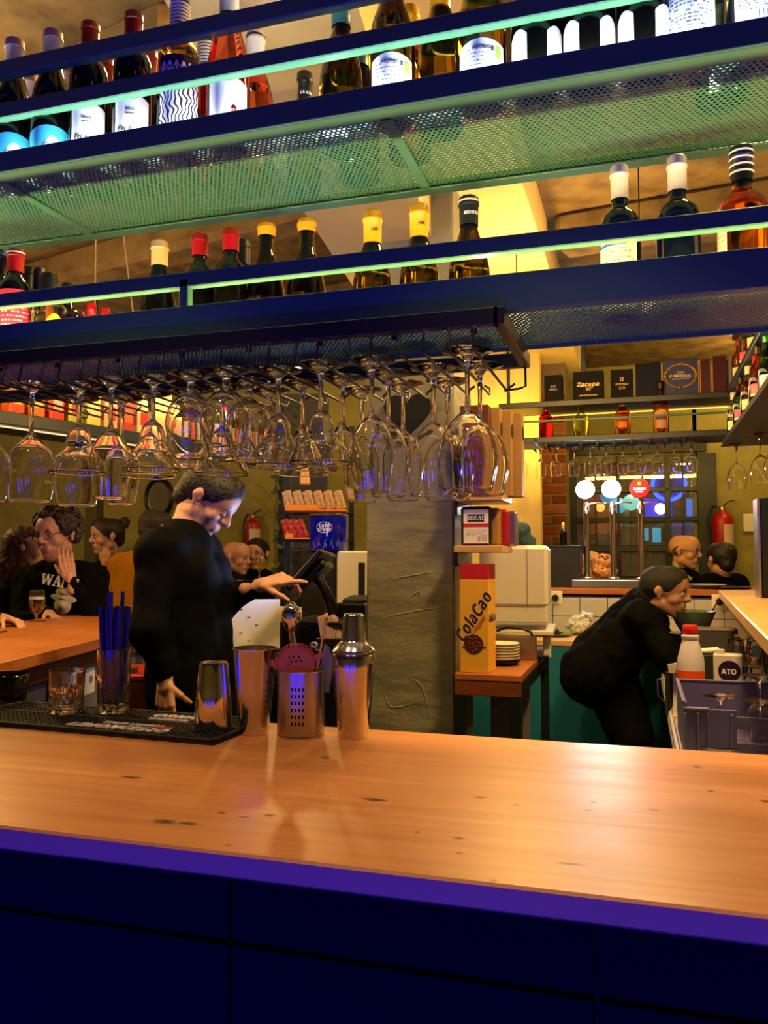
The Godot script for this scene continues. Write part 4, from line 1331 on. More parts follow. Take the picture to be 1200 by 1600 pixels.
	disc.lathe([Vector2(0, -0.001), Vector2(0.034, -0.001), Vector2(0.034, 0.001), Vector2(0.0, 0.001)], 32, Transform3D(Basis(Vector3.RIGHT, PI / 2), Vector3(0, 0.01, 0)))
	put(disc.mesh(), "plate", M.copper, s)
	var coil := []
	for k in 361:
		var a := TAU * k / 360.0
		var w := TAU * k / 6.0
		coil.append(Vector3(cos(a) * (0.0355 + 0.0035 * cos(w)), 0.01 + sin(a) * (0.0355 + 0.0035 * cos(w)), 0.0035 * sin(w)))
	put(tubed(coil, 0.0005, 4), "spring", M.copper, s)
	for d in [-1, 1]:
		put(bx(Vector3(0.02, 0.010, 0.002), 0.0008), "ear", M.copper, s, Vector3(d * 0.040, 0.012 + (0.012 if d > 0 else -0.002), 0), Vector3(0, 0, 0.5 * d))
	var cutm := lathed([Vector2(0, -0.0004), Vector2(0.0022, -0.0004), Vector2(0.0022, 0.0004), Vector2(0, 0.0004)], 10)
	for q in [[-0.012, 0.022], [-0.004, 0.024], [0.006, 0.024], [-0.008, 0.015], [0.001, 0.016], [0.010, 0.017], [-0.013, 0.010]]:
		put(cutm, "hole", M.ink, s, Vector3(q[0], q[1], 0.0012), Vector3(PI / 2, 0, 0))
	put(bx(Vector3(0.014, 0.10, 0.002), 0.0008), "handle", M.copper, s, Vector3(0.0, -0.068, -0.002))
	# bell-shaped jigger on a stem, tongs, spoon, blade
	var j := thing("jigger", "polished steel double jigger rising from the tool holder", "jigger", hp + Vector3(-0.028, 0.125, -0.018))
	put(lathed([Vector2(0, 0.058), Vector2(0.006, 0.058), Vector2(0.012, 0.066), Vector2(0.019, 0.085), Vector2(0.017, 0.098), Vector2(0.006, 0.113), Vector2(0, 0.115)], 24), "upper_cup", M.chrome, j)
	put(tubed([Vector3(0, 0.06, 0), Vector3(0.006, 0.03, 0.002), Vector3(0.016, -0.02, 0.006), Vector3(0.024, -0.115, 0.012)], 0.0055, 10, 0.008), "stem", M.chrome, j)
	var sp := thing("bar_spoon", "slim steel bar spoon leaning in the tool holder", "spoon", hp + Vector3(0.022, 0.1, -0.012))
	put(tubed([Vector3(-0.012, -0.09, 0), Vector3(0.006, 0.035, -0.004), Vector3(0.018, 0.105, -0.006)], 0.0022, 8), "handle", M.gold_ink, sp)
	var tip := B.new()
	tip.ball(Vector3(0.0195, 0.112, -0.006), Vector3(0.004, 0.009, 0.002), 10)
	put(tip.mesh(), "bowl", M.gold_ink, sp)
	var bl := B.new()
	bl.prism([Vector2(-0.012, 0), Vector2(0.014, 0), Vector2(0.016, 0.05), Vector2(0.004, 0.082), Vector2(-0.006, 0.088)], 0.0012)
	var bo := put(bl.mesh(), "steel_scraper", plain(Color(0.42, 0.40, 0.44), 0.6), null, hp + Vector3(0.030, 0.075, -0.026), Vector3(0, 0.3, -0.12))
	tag(bo, "flat pointed steel scraper standing behind the spoon in the holder", "scraper")
	var pe := thing("peeler", "black-handled peeler standing in the tool holder", "peeler", hp + Vector3(0.012, 0.1, -0.02))
	put(tubed([Vector3(0, -0.09, 0), Vector3(0.004, 0.0, 0), Vector3(0.01, 0.052, 0)], 0.0085, 10), "handle", M.black_plastic, pe)
	var kn := B.new()
	kn.ball(Vector3(0.006, 0.060, 0.004), Vector3(0.008, 0.008, 0.008), 12)
	put(kn.mesh(), "knob", M.chrome, pe)
	# three-piece shaker
	var sh := thing("cocktail_shaker", "brushed steel three-piece cocktail shaker with cap", "cocktail shaker", Vector3(-0.4946, 1.1000, -1.4131))
	put(lathed([Vector2(0, 0.002), Vector2(0.022, 0.0015), Vector2(0.0255, 0), Vector2(0.0268, 0.003), Vector2(0.033, 0.07), Vector2(0.0375, 0.125), Vector2(0.0388, 0.1485), Vector2(0.0372, 0.15), Vector2(0, 0.15)], 48), "cup", M.steel, sh)
	put(lathed([Vector2(0.0388, 0.151), Vector2(0.0392, 0.153), Vector2(0.0380, 0.1555), Vector2(0.026, 0.169), Vector2(0.0215, 0.1725), Vector2(0.0212, 0.176), Vector2(0, 0.176)], 48), "strainer_top", M.steel, sh)
	put(lathed([Vector2(0.0226, 0.170), Vector2(0.0222, 0.1735), Vector2(0.0185, 0.215), Vector2(0.0172, 0.2195), Vector2(0.015, 0.2203), Vector2(0, 0.2203)], 40), "cap", M.steel, sh)



func pillar_corner() -> void:
	# plastered pillar
	var p := struct(bx(Vector3(0.3316, 2.95, 0.34), 0.008), "pillar", M.pillar_plaster, "square grey-green plastered pillar behind the counter", "pillar")
	p.position = Vector3(-0.7998, 1.3548, -2.9000) * Vector3(1, 0, 1) + Vector3(0, 1.475, -0.17)
	# trowel ridges standing proud of its plaster
	for r in [[Vector3(-0.8688, 1.3426, -2.9035), Vector3(-0.8004, 1.3547, -2.9020), Vector3(-0.6815, 1.3738, -2.9035)], [Vector3(-0.8982, 1.2022, -2.9035), Vector3(-0.7766, 1.2279, -2.9020), Vector3(-0.6585, 1.2460, -2.9035)], [Vector3(-0.8014, 0.9859, -2.9035), Vector3(-0.7534, 0.9540, -2.9020), Vector3(-0.7165, 0.8085, -2.9035)], [Vector3(-0.8982, 0.9356, -2.9035), Vector3(-0.8686, 0.8798, -2.9020), Vector3(-0.7777, 0.9002, -2.9035)], [Vector3(-0.8009, 1.2736, -2.9035), Vector3(-0.7813, 1.2901, -2.9020), Vector3(-0.7621, 1.2950, -2.9020), Vector3(-0.7598, 1.2673, -2.9020), Vector3(-0.7817, 1.2554, -2.9035)]]:
		var fine := []
		for i in r.size() - 1:
			for k in 5: fine.append((r[i] as Vector3).cubic_interpolate(r[i + 1], r[maxi(i - 1, 0)], r[mini(i + 2, r.size() - 1)], k / 5.0))
		fine.append(r[-1])
		put(tubed(fine, 0.0045, 6), "plaster_ridge", M.pillar_plaster, p, -p.position)
	# dark heart-shaped plaque
	var h := B.new()
	var pts := []
	for k in 28:
		var a := TAU * k / 28
		pts.append(Vector2(16 * pow(sin(a), 3), 13 * cos(a) - 5 * cos(2 * a) - 2 * cos(3 * a) - cos(4 * a)) * 0.0056)
	h.prism(pts, 0.02)
	tag(put(h.mesh(), "heart_plaque", M.black_plastic, null, Vector3(-0.8027, 1.9506, -2.8880)), "dark heart-shaped plaque hung on the plastered pillar", "plaque")
	# table beside the pillar
	var ty: float = 1.0275
	var t := thing("side_table", "oak-topped table with a dark green steel frame beside the pillar", "table", Vector3(-0.4993, 0, -2.8039))
	var tw := 0.2257
	put(bx(Vector3(tw, 0.024, 0.9), 0.003), "table_top", M.oak_side, t, Vector3(0, ty - 0.012, -0.44))
	for x in [-1, 1]:
		for z in [0.0, -0.86]:
			put(bx(Vector3(0.034, ty - 0.024, 0.034), 0.002), "leg", M.dark_paint, t, Vector3(x * (tw * 0.5 - 0.017), (ty - 0.024) * 0.5, z - 0.01))
	put(bx(Vector3(tw, 0.05, 0.012), 0.002), "apron", M.brown_wood, t, Vector3(0, ty - 0.05, 0.002))
	put(bx(Vector3(0.012, 0.05, 0.84), 0.002), "rail", M.dark_paint, t, Vector3(tw * 0.5 - 0.006, ty - 0.05, -0.44))
	put(bx(Vector3(tw - 0.07, 0.9, 0.012), 0.002), "back_panel", M.grey_panel, t, Vector3(0, 0.5, -0.5))
	# tall cocoa carton
	var cx := Vector3(-0.5444, ty, -2.8213)
	var c := thing("cocoa_carton", "tall yellow and red cocoa carton leaning slightly on the table", "carton", cx + Vector3(0, 0, -0.05), deg_to_rad(-3))
	mat("carton_yellow", Color(0.88, 0.66, 0.22), 0.55)
	mat("carton_red", Color(0.72, 0.05, 0.14), 0.55)
	mat("carton_blue", Color(0.04, 0.07, 0.42), 0.5)
	mat("cocoa", Color(0.26, 0.09, 0.06), 0.6)
	var cw := 0.1009
	var ch := 0.3729
	put(bx(Vector3(cw, ch * 0.855, 0.11), 0.002), "box", M.carton_yellow, c, Vector3(0, ch * 0.4275, 0))
	put(bx(Vector3(cw, ch * 0.145, 0.11), 0.002), "red_band", M.carton_red, c, Vector3(0, ch * 0.9275, 0))
	put(text("ColaCao", 0.062, false, true, 0.25), "lettering", M.carton_blue, c, Vector3(-0.002, ch * 0.52, 0.0556), Vector3(0, 0, deg_to_rad(57))).scale = Vector3(0.78, 0.98, 1)
	put(text("el Original", 0.022, true, false, 0.3), "lettering", M.carton_red, c, Vector3(0.012, ch * 0.42, 0.0556), Vector3(0, 0, deg_to_rad(56))).scale = Vector3(0.8, 0.9, 1)
	put(text("ColaCao", 0.05, false, true, 0.25), "lettering", M.carton_blue, c, Vector3(cw * 0.5 + 0.0006, ch * 0.5, 0.0), Vector3(0, PI / 2, deg_to_rad(0))).scale = Vector3(0.5, 0.75, 1)
	put(lathed([Vector2(0, 0), Vector2(0.034, 0), Vector2(0.034, 0.0008), Vector2(0, 0.0008)], 24), "printed_bowl", M.cocoa, c, Vector3(-0.002, ch * 0.26, 0.0555), Vector3(PI / 2, 0, 0))
	var beans := B.new()
	for k in 16:
		var a := k * 2.4
		beans.ball(Vector3(-0.002 + cos(a) * 0.026 * sqrt(k / 16.0), ch * 0.26 + sin(a) * 0.026 * sqrt(k / 16.0), 0.0565), Vector3(0.005, 0.004, 0.0008), 8)
	for k in 5:
		beans.ball(Vector3(-0.036 + 0.018 * k, ch * 0.235 + 0.012 * (k % 2), 0.056), Vector3(0.006, 0.004, 0.0007), 8)
	put(beans.mesh(), "printed_beans", plain(Color(0.42, 0.16, 0.10), 0.6), c)
	# stack of plates and a toaster tray behind
	var pl := lathed([Vector2(0, 0.002), Vector2(0.035, 0.0), Vector2(0.04, 0.002), Vector2(0.062, 0.011), Vector2(0.064, 0.013), Vector2(0.062, 0.0145), Vector2(0.04, 0.006), Vector2(0, 0.0055)], 32)
	var pb := Vector3(-0.4914, 1.0302, -3.0683)
	pb.y = ty
	var dk := put(lathed([Vector2(0, 0), Vector2(0.05, 0), Vector2(0.062, 0.01), Vector2(0.068, 0.014), Vector2(0, 0.014)], 28), "black_dish", M.black_plastic, null, pb)
	tag(dk, "black dish under the stack of white saucers", "dish")
	for k in 6:
		tag(put(pl, "saucer", M.white_plastic, null, pb + Vector3(0, 0.014 + k * 0.0105, 0)), "white saucer in the stack beside the cocoa carton", "saucer", "stacked white saucers")
	# white coffee machine
	var m := thing("coffee_machine", "white boxy appliance with rounded edges on the side table", "appliance", Vector3(-0.4911, ty, -3.4533), deg_to_rad(4))
	var mw := 0.27
	put(bx(Vector3(mw, 0.245, 0.36), 0.015), "housing", M.white_plastic, m, Vector3(0, 1.3471 - ty, 0))
	put(bx(Vector3(mw * 0.97, 0.075, 0.34), 0.008), "middle_band", M.white_plastic, m, Vector3(0.0, 1.1993 - ty, 0))
	put(bx(Vector3(mw * 1.06, 0.02, 0.38), 0.004), "ledge", M.white_plastic, m, Vector3(0.01, 1.1267 - ty, 0))
	put(bx(Vector3(0.03, 0.1, 0.04), 0.004), "foot_column", M.white_plastic, m, Vector3(mw * 0.47, 0.05, 0.13))
	put(bx(Vector3(0.03, 0.1, 0.04), 0.004), "foot_column", M.white_plastic, m, Vector3(-mw * 0.47, 0.05, 0.13))
	put(bx(Vector3(0.002, 0.24, 0.002)), "seam", M.grey_panel, m, Vector3(mw * 0.2, 1.3471 - ty, 0.181))
	put(bx(Vector3(mw, 0.012, 0.36), 0.003), "base", M.black_plastic, m, Vector3(0, 0.006, 0))
	var tr := thing("metal_tray", "brushed steel box with black bow handle in front of the appliance", "tray", Vector3(-0.4647, ty, -3.2310))
	put(bx(Vector3(0.16, 0.1, 0.02), 0.003), "front_plate", M.brushed_steel, tr, Vector3(0, 0.05, 0))
	put(tubed([Vector3(-0.07, 0.11, 0.02), Vector3(-0.03, 0.125, 0.03), Vector3(0.03, 0.122, 0.03), Vector3(0.06, 0.11, 0.025), Vector3(0.066, 0.095, 0.015)], 0.005, 8), "handle", M.black_plastic, tr)
	# wall shelves of pale board beside the pillar
	var sx := -0.5306
	for a in [[1.4507, "lower pale shelf board beside the pillar, carrying coffee bags"], [1.6293, "upper pale shelf board beside the pillar, carrying brown boxes"]]:
		var b := thing("wall_shelf", a[1], "shelf", Vector3(sx, a[0], -2.8216))
		put(bx(Vector3(0.1679, 0.024, 0.24), 0.002), "board", M.pale_wood, b, Vector3(0, 0, -0.1))
		put(bx(Vector3(0.01, 0.05, 0.2), 0.002), "bracket", M.black_metal, b, Vector3(-0.0795, -0.035, -0.1))
	var by: float = 1.4507 + 0.012
	var bz := -2.8216
	print_tex("bag_label", Color(0.86, 0.84, 0.88), Color(0.2, 0.18, 0.3), 25, {"blocks": [[20, 22, 86, 38, Color(0.05, 0.09, 0.32)], [0, 66, 128, 18, Color(0.70, 0.06, 0.14)]], "from": 96, "to": 122, "step": 8, "barcode": true})
	mat("bag_black", Color(0.05, 0.05, 0.06), 0.3)
	for k in 4:
		var bag := thing("coffee_bag", ["black coffee bag with a large white label on the pale shelf", "gold-fronted coffee bag behind the white-labelled one", "red coffee bag on the pale shelf", "silver coffee bag at the end of the pale shelf"][k], "coffee bag", Vector3(sx - 0.012 + 0.024 * k, by, bz - 0.03 - k * 0.043))
		put(bx(Vector3(0.105, 0.1370 - 0.004 * k, 0.05), 0.008), "bag", [M.bag_black, plain(Color(0.62, 0.46, 0.18), 0.35), plain(Color(0.6, 0.07, 0.08), 0.35), M.brushed_steel][k], bag, Vector3(0, 0.0685 - 0.002 * k, 0))
		if k == 0:
			var lb := B.new()
			lb.quad(Vector3(-0.042, 0.008, 0.0258), Vector3(0.046, 0.008, 0.0258), Vector3(0.046, 0.125, 0.0258), Vector3(-0.042, 0.125, 0.0258), Vector3.BACK)
			var lp := put(lb.mesh(), "label", M.bag_label, bag)
			put(text("IDEAL", 0.019, true, true), "lettering", M.paper, lp, Vector3(0.003, 0.096, 0.0262))
	var uy: float = 1.6293 + 0.012
	mat("box_brown", Color(0.34, 0.13, 0.10), 0.6)
	for k in 4:
		var bo := thing("coffee_box", ["reddish brown coffee box with an oval mark, front of the row on the upper shelf", "brown coffee box, second of the row on the upper shelf", "brown coffee box, third of the row on the upper shelf", "brown coffee box, last of the row on the upper shelf"][k], "box", Vector3(sx - 0.012 + 0.03 * k, uy, bz - 0.02 - k * 0.062))
		put(bx(Vector3(0.1, 0.31, 0.058), 0.002), "box", M.box_brown if k == 0 else plain(Color(0.62, 0.48, 0.26), 0.6), bo, Vector3(0, 0.155, 0))
		put(lathed([Vector2(0, 0), Vector2(0.026, 0), Vector2(0.026, 0.001), Vector2(0, 0.001)], 20), "oval_mark", M.bag_black, bo, Vector3(0.0 if k == 0 else 0.0505, 0.235, 0.0295 if k == 0 else 0.0), Vector3(PI / 2, 0, 0) if k == 0 else Vector3(0, 0, -PI / 2))
		if k == 0: put(text("IDEAL", 0.011, true, true), "lettering", M.paper, bo, Vector3(0, 0.235, 0.0308))
	# blue cloth over a round thing, green-capped bottle
	var cl := B.new()
	cl.blob([[Vector3(-0.4740, 1.5270, -3.3068), Vector3(-0.4489, 1.5338, -3.3666), 0.035, 0.03], [Vector3(-0.4868, 1.4964, -3.3046), Vector3(-0.4249, 1.4820, -3.3770), 0.03, 0.028], [Vector3(-0.4200, 1.4764, -3.3579), Vector3(-0.4133, 1.4352, -3.3624), 0.016, 0.01]], 0.006, 0.02, 0.006, 22.0)
	mat("blue_cloth", Color(0.10, 0.24, 0.32), 0.9)
	tag(put(cl.mesh(), "cleaning_cloth", M.blue_cloth), "crumpled blue cloth thrown over the white appliance", "cloth")



func till_corner() -> void:
	# black till cabinet against the pillar
	var zc := -3.15
	var x0 := -1.4596
	var x1 := -1.0656
	var w := x1 - x0
	var c := thing("till_cabinet", "black cabinet under the till beside the pillar", "cabinet", Vector3((x0 + x1) * 0.5, 0, zc))
	put(bx(Vector3(w, 1.06, 0.5), 0.004), "body", M.navy, c, Vector3(0, 0.53, 0))
	put(bx(Vector3(w - 0.02, 0.012, 0.48), 0.002), "top_board", M.black_plastic, c, Vector3(0, 1.066, 0))
	put(bx(Vector3(w * 0.46, 0.8, 0.012), 0.002), "door", M.black_plastic, c, Vector3(-w * 0.245, 0.55, 0.252))
	put(bx(Vector3(w * 0.46, 0.8, 0.012), 0.002), "door", M.black_plastic, c, Vector3(w * 0.245, 0.55, 0.252))
	var d := thing("cash_drawer", "dark cash drawer under the touch screen", "cash drawer", Vector3((x0 + x1) * 0.5 + 0.04, 1.072, zc - 0.02))
	put(bx(Vector3(w * 0.72, 0.1, 0.4), 0.004), "body", M.navy, d, Vector3(0, 0.05, 0))
	put(bx(Vector3(w * 0.68, 0.076, 0.006), 0.002), "drawer_front", M.black_plastic, d, Vector3(0, 0.048, 0.203))
	put(bx(Vector3(0.03, 0.004, 0.003)), "slot", M.brushed_steel, d, Vector3(0.06, 0.07, 0.2075))
	var pr := thing("receipt_printer", "low black receipt printer on the cash drawer", "printer", Vector3(-1.0956, 1.172, zc - 0.02))
	put(bx(Vector3(0.13, 0.07, 0.2), 0.008), "body", M.black_plastic, pr, Vector3(0, 0.035, 0))
	put(bx(Vector3(0.1, 0.02, 0.12), 0.006), "lid", M.navy, pr, Vector3(0, 0.08, -0.02), Vector3(0.1, 0, 0))
	# touch screen turned to the barman
	var s := thing("touch_screen", "black touch-screen till seen from behind on a bent stand", "till", Vector3(-1.1313, 1.2686, -2.9088))
	s.position.y = 1.172
	var q0 := Vector3(-1.2182, 1.2965, -2.7231)
	var q1 := Vector3(-1.0980, 1.4357, -2.7521)
	var q2 := Vector3(-1.1198, 1.4470, -3.0068)
	var up := (q1 - q0).normalized()
	var along := (q2 - q1)
	var wide := along.length()
	var tall := q0.distance_to(q1)
	along = (along - up * along.dot(up)).normalized()
	var ce := (q0 + q2) * 0.5 - s.position
	var nn := along.cross(up).normalized()
	if nn.x > 0: nn = -nn
	var bs := Basis(along, up, along.cross(up).normalized())
	var sl := B.new()
	sl.box(ce, Vector3(wide, tall, 0.022), bs, 0.004)
	sl.box(ce - nn * 0.025, Vector3(wide * 0.7, tall * 0.7, 0.03), bs, 0.01)
	put(sl.mesh(), "casing", M.black_plastic, s)
	var sc := B.new()
	var h1 := along * (wide * 0.5 - 0.012)
	var h2 := up * (tall * 0.5 - 0.012)
	sc.quad(ce + nn * 0.0118 - h1 - h2, ce + nn * 0.0118 + h1 - h2, ce + nn * 0.0118 + h1 + h2, ce + nn * 0.0118 - h1 + h2, nn)
	put(sc.mesh(), "screen", glow("till_screen", Color(0.62, 0.74, 1.0), 2.2), s)
	put(tubed([ce - nn * 0.03, ce - nn * 0.07 + Vector3(0, -0.03, 0), Vector3(0.03, 0.06, 0), Vector3(0.01, 0.012, 0)], 0.018, 10, 0.026), "stand_arm", M.black_plastic, s)
	put(bx(Vector3(0.2, 0.018, 0.2), 0.004), "stand_foot", M.black_plastic, s, Vector3(0, 0.009, 0))
	area(s.position + ce + nn * 0.02, s.position + ce + nn, wide * 0.85, tall * 0.85, Color(0.58, 0.70, 1.0), 0.4, "till_screen_light")
	# bundle of paper napkins and a steel jug of slips
	var np := thing("napkin_bundle", "bundle of pale pink paper napkins before the cash drawer", "napkins", Vector3(-1.0816, 1.1661, -2.7205), 0.2)
	for k in 7:
		put(bx(Vector3(0.01, 0.13, 0.06), 0.002), "napkin", plain(Color(0.72, 0.58, 0.62), 0.85), np, Vector3(-0.03 + 0.0105 * k, 0.02 + 0.004 * (k % 3), 0), Vector3(0, 0, deg_to_rad(10 + k)))
	np.position.y = 1.072 + 0.05
	np.position.z = zc + 0.31
	put(bx(Vector3(0.1, 0.06, 0.08), 0.004), "holder", M.black_plastic, np, Vector3(0.0, -0.02, 0))
	put(bx(Vector3(0.13, 0.012, 0.12), 0.002), "ledge", M.black_plastic, np, Vector3(0, -0.056, -0.03))
	# standing menu card with a small red drawing
	var mc := thing("menu_card", "white menu card with a red drawing beside the barman", "menu card", Vector3(-1.4133, 1.1770, -2.9318), 0.35)
	mc.position.y = 1.02
	put(bx(Vector3(0.2, 0.24, 0.004), 0.001), "card", M.paper, mc, Vector3(-0.02, 0.12, 0))
	put(bx(Vector3(0.1, 0.2, 0.004), 0.001), "card_fold", M.cream_paper, mc, Vector3(0.12, 0.11, -0.02), Vector3(0, -0.5, 0))
	var dr := B.new()
	dr.tube([Vector3(-0.06, 0.03, 0.003), Vector3(-0.04, 0.05, 0.003), Vector3(-0.02, 0.04, 0.003), Vector3(0.0, 0.06, 0.003)], 0.004, 5)
	dr.ball(Vector3(-0.05, 0.03, 0.003), Vector3(0.012, 0.014, 0.001), 10)
	put(dr.mesh(), "printed_drawing", M.red, mc)
	for k in 5: put(bx(Vector3(0.012, 0.004, 0.0005)), "printed_line", M.ink, mc, Vector3(-0.07 + 0.03 * (k % 3), 0.2 - 0.03 * k, 0.0024))
	var sd := thing("work_ledge", "narrow steel ledge under the menu card", "shelf", Vector3(-1.4382, 0, -2.9284))
	put(bx(Vector3(0.12, 0.02, 0.2), 0.003), "board", M.brushed_steel, sd, Vector3(-0.0, 1.01, 0))
	put(bx(Vector3(0.1, 1.0, 0.18), 0.003), "body", M.navy, sd, Vector3(-0.0, 0.5, 0))
	# blue coffee tin on a white machine
	var wm := thing("white_machine", "white and black machine carrying the blue coffee tin", "machine", Vector3(-1.3105, 0, -3.5884 - 0.02))
	put(bx(Vector3(0.15, 1.4520, 0.2), 0.008), "white_body", M.white_plastic, wm, Vector3(0.075, 1.4520 * 0.5, 0))
	put(bx(Vector3(0.17, 1.4520, 0.2), 0.008), "dark_body", M.black_plastic, wm, Vector3(-0.086, 1.4520 * 0.5, 0))
	put(bx(Vector3(0.03, 0.2, 0.01), 0.003), "slot_panel", M.black_plastic, wm, Vector3(0.12, 1.3, 0.102))
	var ct := thing("coffee_tin", "glossy blue coffee tin with black lid and oval emblem", "coffee tin", Vector3(-1.3691, 1.4550, -3.5583), deg_to_rad(17))
	ct.position.y = 1.4520
	mat("tin_blue", Color(0.02, 0.05, 0.55), 0.12)
	put(lathed([Vector2(0, 0), Vector2(0.084, 0), Vector2(0.086, 0.003), Vector2(0.088, 0.155), Vector2(0, 0.155)], 36), "tin", M.tin_blue, ct)
	put(lathed([Vector2(0.088, 0.155), Vector2(0.0895, 0.157), Vector2(0.0895, 0.168), Vector2(0.086, 0.171), Vector2(0, 0.171)], 36), "lid", M.black_plastic, ct)
	put(text("café", 0.026, false, true, 0.0, 0.0885), "lettering", M.paper, ct, Vector3(0, 0.115, 0), Vector3(0, -0.15, 0))
	put(text("crem", 0.026, false, true, 0.0, 0.0885), "lettering", M.paper, ct, Vector3(0, 0.098, 0), Vector3(0, -0.15, 0))
	var ov := []
	for k in 33:
		var a := TAU * k / 32
		var q := cos(a) * 0.036 / 0.0885 - 0.15
		ov.append(Vector3(sin(q) * 0.0888, 0.106 + sin(a) * 0.024, cos(q) * 0.0888))
	put(tubed(ov, 0.0012, 5), "emblem_ring", M.paper, ct)
	var ray := B.new()
	for k in 9:
		var a := -0.7 + k * 0.17
		ray.tube([Vector3(sin(a) * 0.0872, 0.012 + 0.006 * (k % 3), cos(a) * 0.0872), Vector3(sin(a + 0.22 * (k % 2) - 0.1) * 0.0876, 0.045 + 0.008 * (k % 2), cos(a + 0.22 * (k % 2) - 0.1) * 0.0876)], 0.0007, 4)
	put(ray.mesh(), "printed_rays", plain(Color(0.5, 0.6, 0.95), 0.4), ct)
	# snack stand: yellow trays with crisp bags
	var sz := 4.12
	var sn := thing("snack_stand", "black stand with two yellow cardboard trays of snacks", "snack stand", Vector3(-1.5719, 0, -3.8383), deg_to_rad(17))
	put(bx(Vector3(0.03, 2.1, 0.03), 0.003), "post", M.black_metal, sn, Vector3(-0.13, 1.05, -0.12))
	put(bx(Vector3(0.03, 2.1, 0.03), 0.003), "post", M.black_metal, sn, Vector3(0.2, 1.05, -0.12))
	mat("tray_yellow", Color(0.80, 0.48, 0.06), 0.6)
	for a in [[1.6556, 0.16], [1.5153, 0.10]]:
		put(bx(Vector3(0.30, 0.006, 0.16), 0.001), "tray_floor", M.tray_yellow, sn, Vector3(0.03, a[0], -0.02))
		put(bx(Vector3(a[1] * 2 - 0.16, 0.028, 0.004), 0.001), "tray_front", M.tray_yellow, sn, Vector3(-0.12 + a[1] - 0.08, a[0] + 0.013, 0.06))
		put(bx(Vector3(0.36, 0.01, 0.02), 0.001), "rail", M.black_metal, sn, Vector3(0.035, a[0] - 0.008, -0.1))
	var bag := B.new()
	bag.blob([[Vector3(-0.014, 0.02, 0), Vector3(-0.012, 0.075, 0), 0.012, 0.012], [Vector3(0.014, 0.02, 0), Vector3(0.012, 0.075, 0), 0.012, 0.012], [Vector3(-0.018, 0.095, 0), Vector3(0.018, 0.095, 0), 0.004, 0.004], [Vector3(-0.02, 0.006, 0), Vector3(0.02, 0.006, 0), 0.005, 0.005]], 0.005, 0.018, 0.003, 40.0)
	var bm := bag.mesh()
	mat("snack_bag", Color(0.62, 0.50, 0.38), 0.35)
	mat("red_bag", Color(0.55, 0.06, 0.05), 0.35)
	for k in 6:
		var o := put(bm, "snack_bag", M.snack_bag, null, sn.position + Vector3(-1.5856 - -1.5246, 0, 0) + Vector3(0.048 * k - 0.02, 1.6556 + 0.006, 0.01 - 0.008 * k), Vector3(0.0, 0.3, 0.22))
		o.position = sn.position + Basis(Vector3.UP, deg_to_rad(17)) * Vector3(-0.10 + 0.051 * k, 0, 0.02) + Vector3(0, 1.6556 + 0.004, 0)
		tag(o, "small brown-silver snack bag leaning in the upper yellow tray", "snack bag", "snack bags in the upper yellow tray")
	for k in 3:
		var o := put(bm, "snack_bag", M.red_bag, null, sn.position + Basis(Vector3.UP, deg_to_rad(17)) * Vector3(-0.10 + 0.034 * k, 0, 0.02) + Vector3(0, 1.5153 + 0.004, 0), Vector3(0, 0.3, 0.3))
		tag(o, "small red snack bag leaning in the lower yellow tray", "snack bag", "red snack bags in the lower yellow tray")
	var gb := put(bm, "snack_bag", plain(Color(0.80, 0.62, 0.30), 0.3), null, sn.position + Basis(Vector3.UP, deg_to_rad(17)) * Vector3(-0.03, 0, 0.0) + Vector3(0, 1.7864, 0), Vector3(0, 0.2, 0.0))
	tag(gb, "golden snack bag clipped above the upper yellow tray", "snack bag")
	put(bx(Vector3(0.06, 0.014, 0.01)), "clip", M.black_metal, gb, Vector3(0, 0.1, -0.006))
	# tall black board with dim lettering, ivy hanging down its edge
	var bb := thing("menu_board", "tall black board with faint lettering behind the till", "board", Vector3(-2.0049, 0, -4.5142), deg_to_rad(17))
	put(bx(Vector3(0.30, 2.4, 0.04), 0.004), "board", M.black_plastic, bb, Vector3(0.1, 1.2, 0))
	put(text("Pan Pan", 0.04, true, false), "lettering", plain(Color(0.35, 0.30, 0.24), 0.8), bb, Vector3(0.06, 1.4955, 0.0215))
	put(bx(Vector3(0.12, 0.004, 0.002)), "rule_line", plain(Color(0.35, 0.30, 0.24), 0.8), bb, Vector3(0.06, 1.4651, 0.0215))
	ivy(Vector3(-2.0024, 1.8964, -4.4374), 0.75, 0.07, "thin green ivy hanging down beside the black board")


func ivy(at: Vector3, length: float, spread: float, label: String) -> void:
	var t := thing("hanging_ivy", label, "plant", at)
	var r := RandomNumberGenerator.new()
	r.seed = 77
	var stems := []
	for k in 4:
		var pts := []
		var x := r.randf_range(-spread, spread)
		for i in 9: pts.append(Vector3(x + r.randf_range(-0.012, 0.012), 0.45 - (length + 0.45) * i / 8.0, r.randf_range(-0.01, 0.01)))
		put(tubed(pts, 0.002, 5), "stem", plain(Color(0.16, 0.18, 0.05), 0.7), t)
		stems.append(pts)
	var leaf := B.new()
	leaf.prism([Vector2(0, 0), Vector2(0.012, 0.008), Vector2(0.014, 0.02), Vector2(0, 0.038), Vector2(-0.014, 0.02), Vector2(-0.012, 0.008)], 0.001)
	var lm := leaf.mesh()
	mat("ivy_leaf", Color(0.16, 0.24, 0.06), 0.6)
	for k in 90:
		var s: Array = stems[k % 4]
		var i := r.randi_range(0, 7)
		var p: Vector3 = s[i].lerp(s[i + 1], r.randf())
		put(lm, "leaf", M.ivy_leaf, t, p, Vector3(r.randf_range(-0.6, 0.6), r.randf_range(-1.2, 1.2), r.randf_range(1.6, 4.6)))



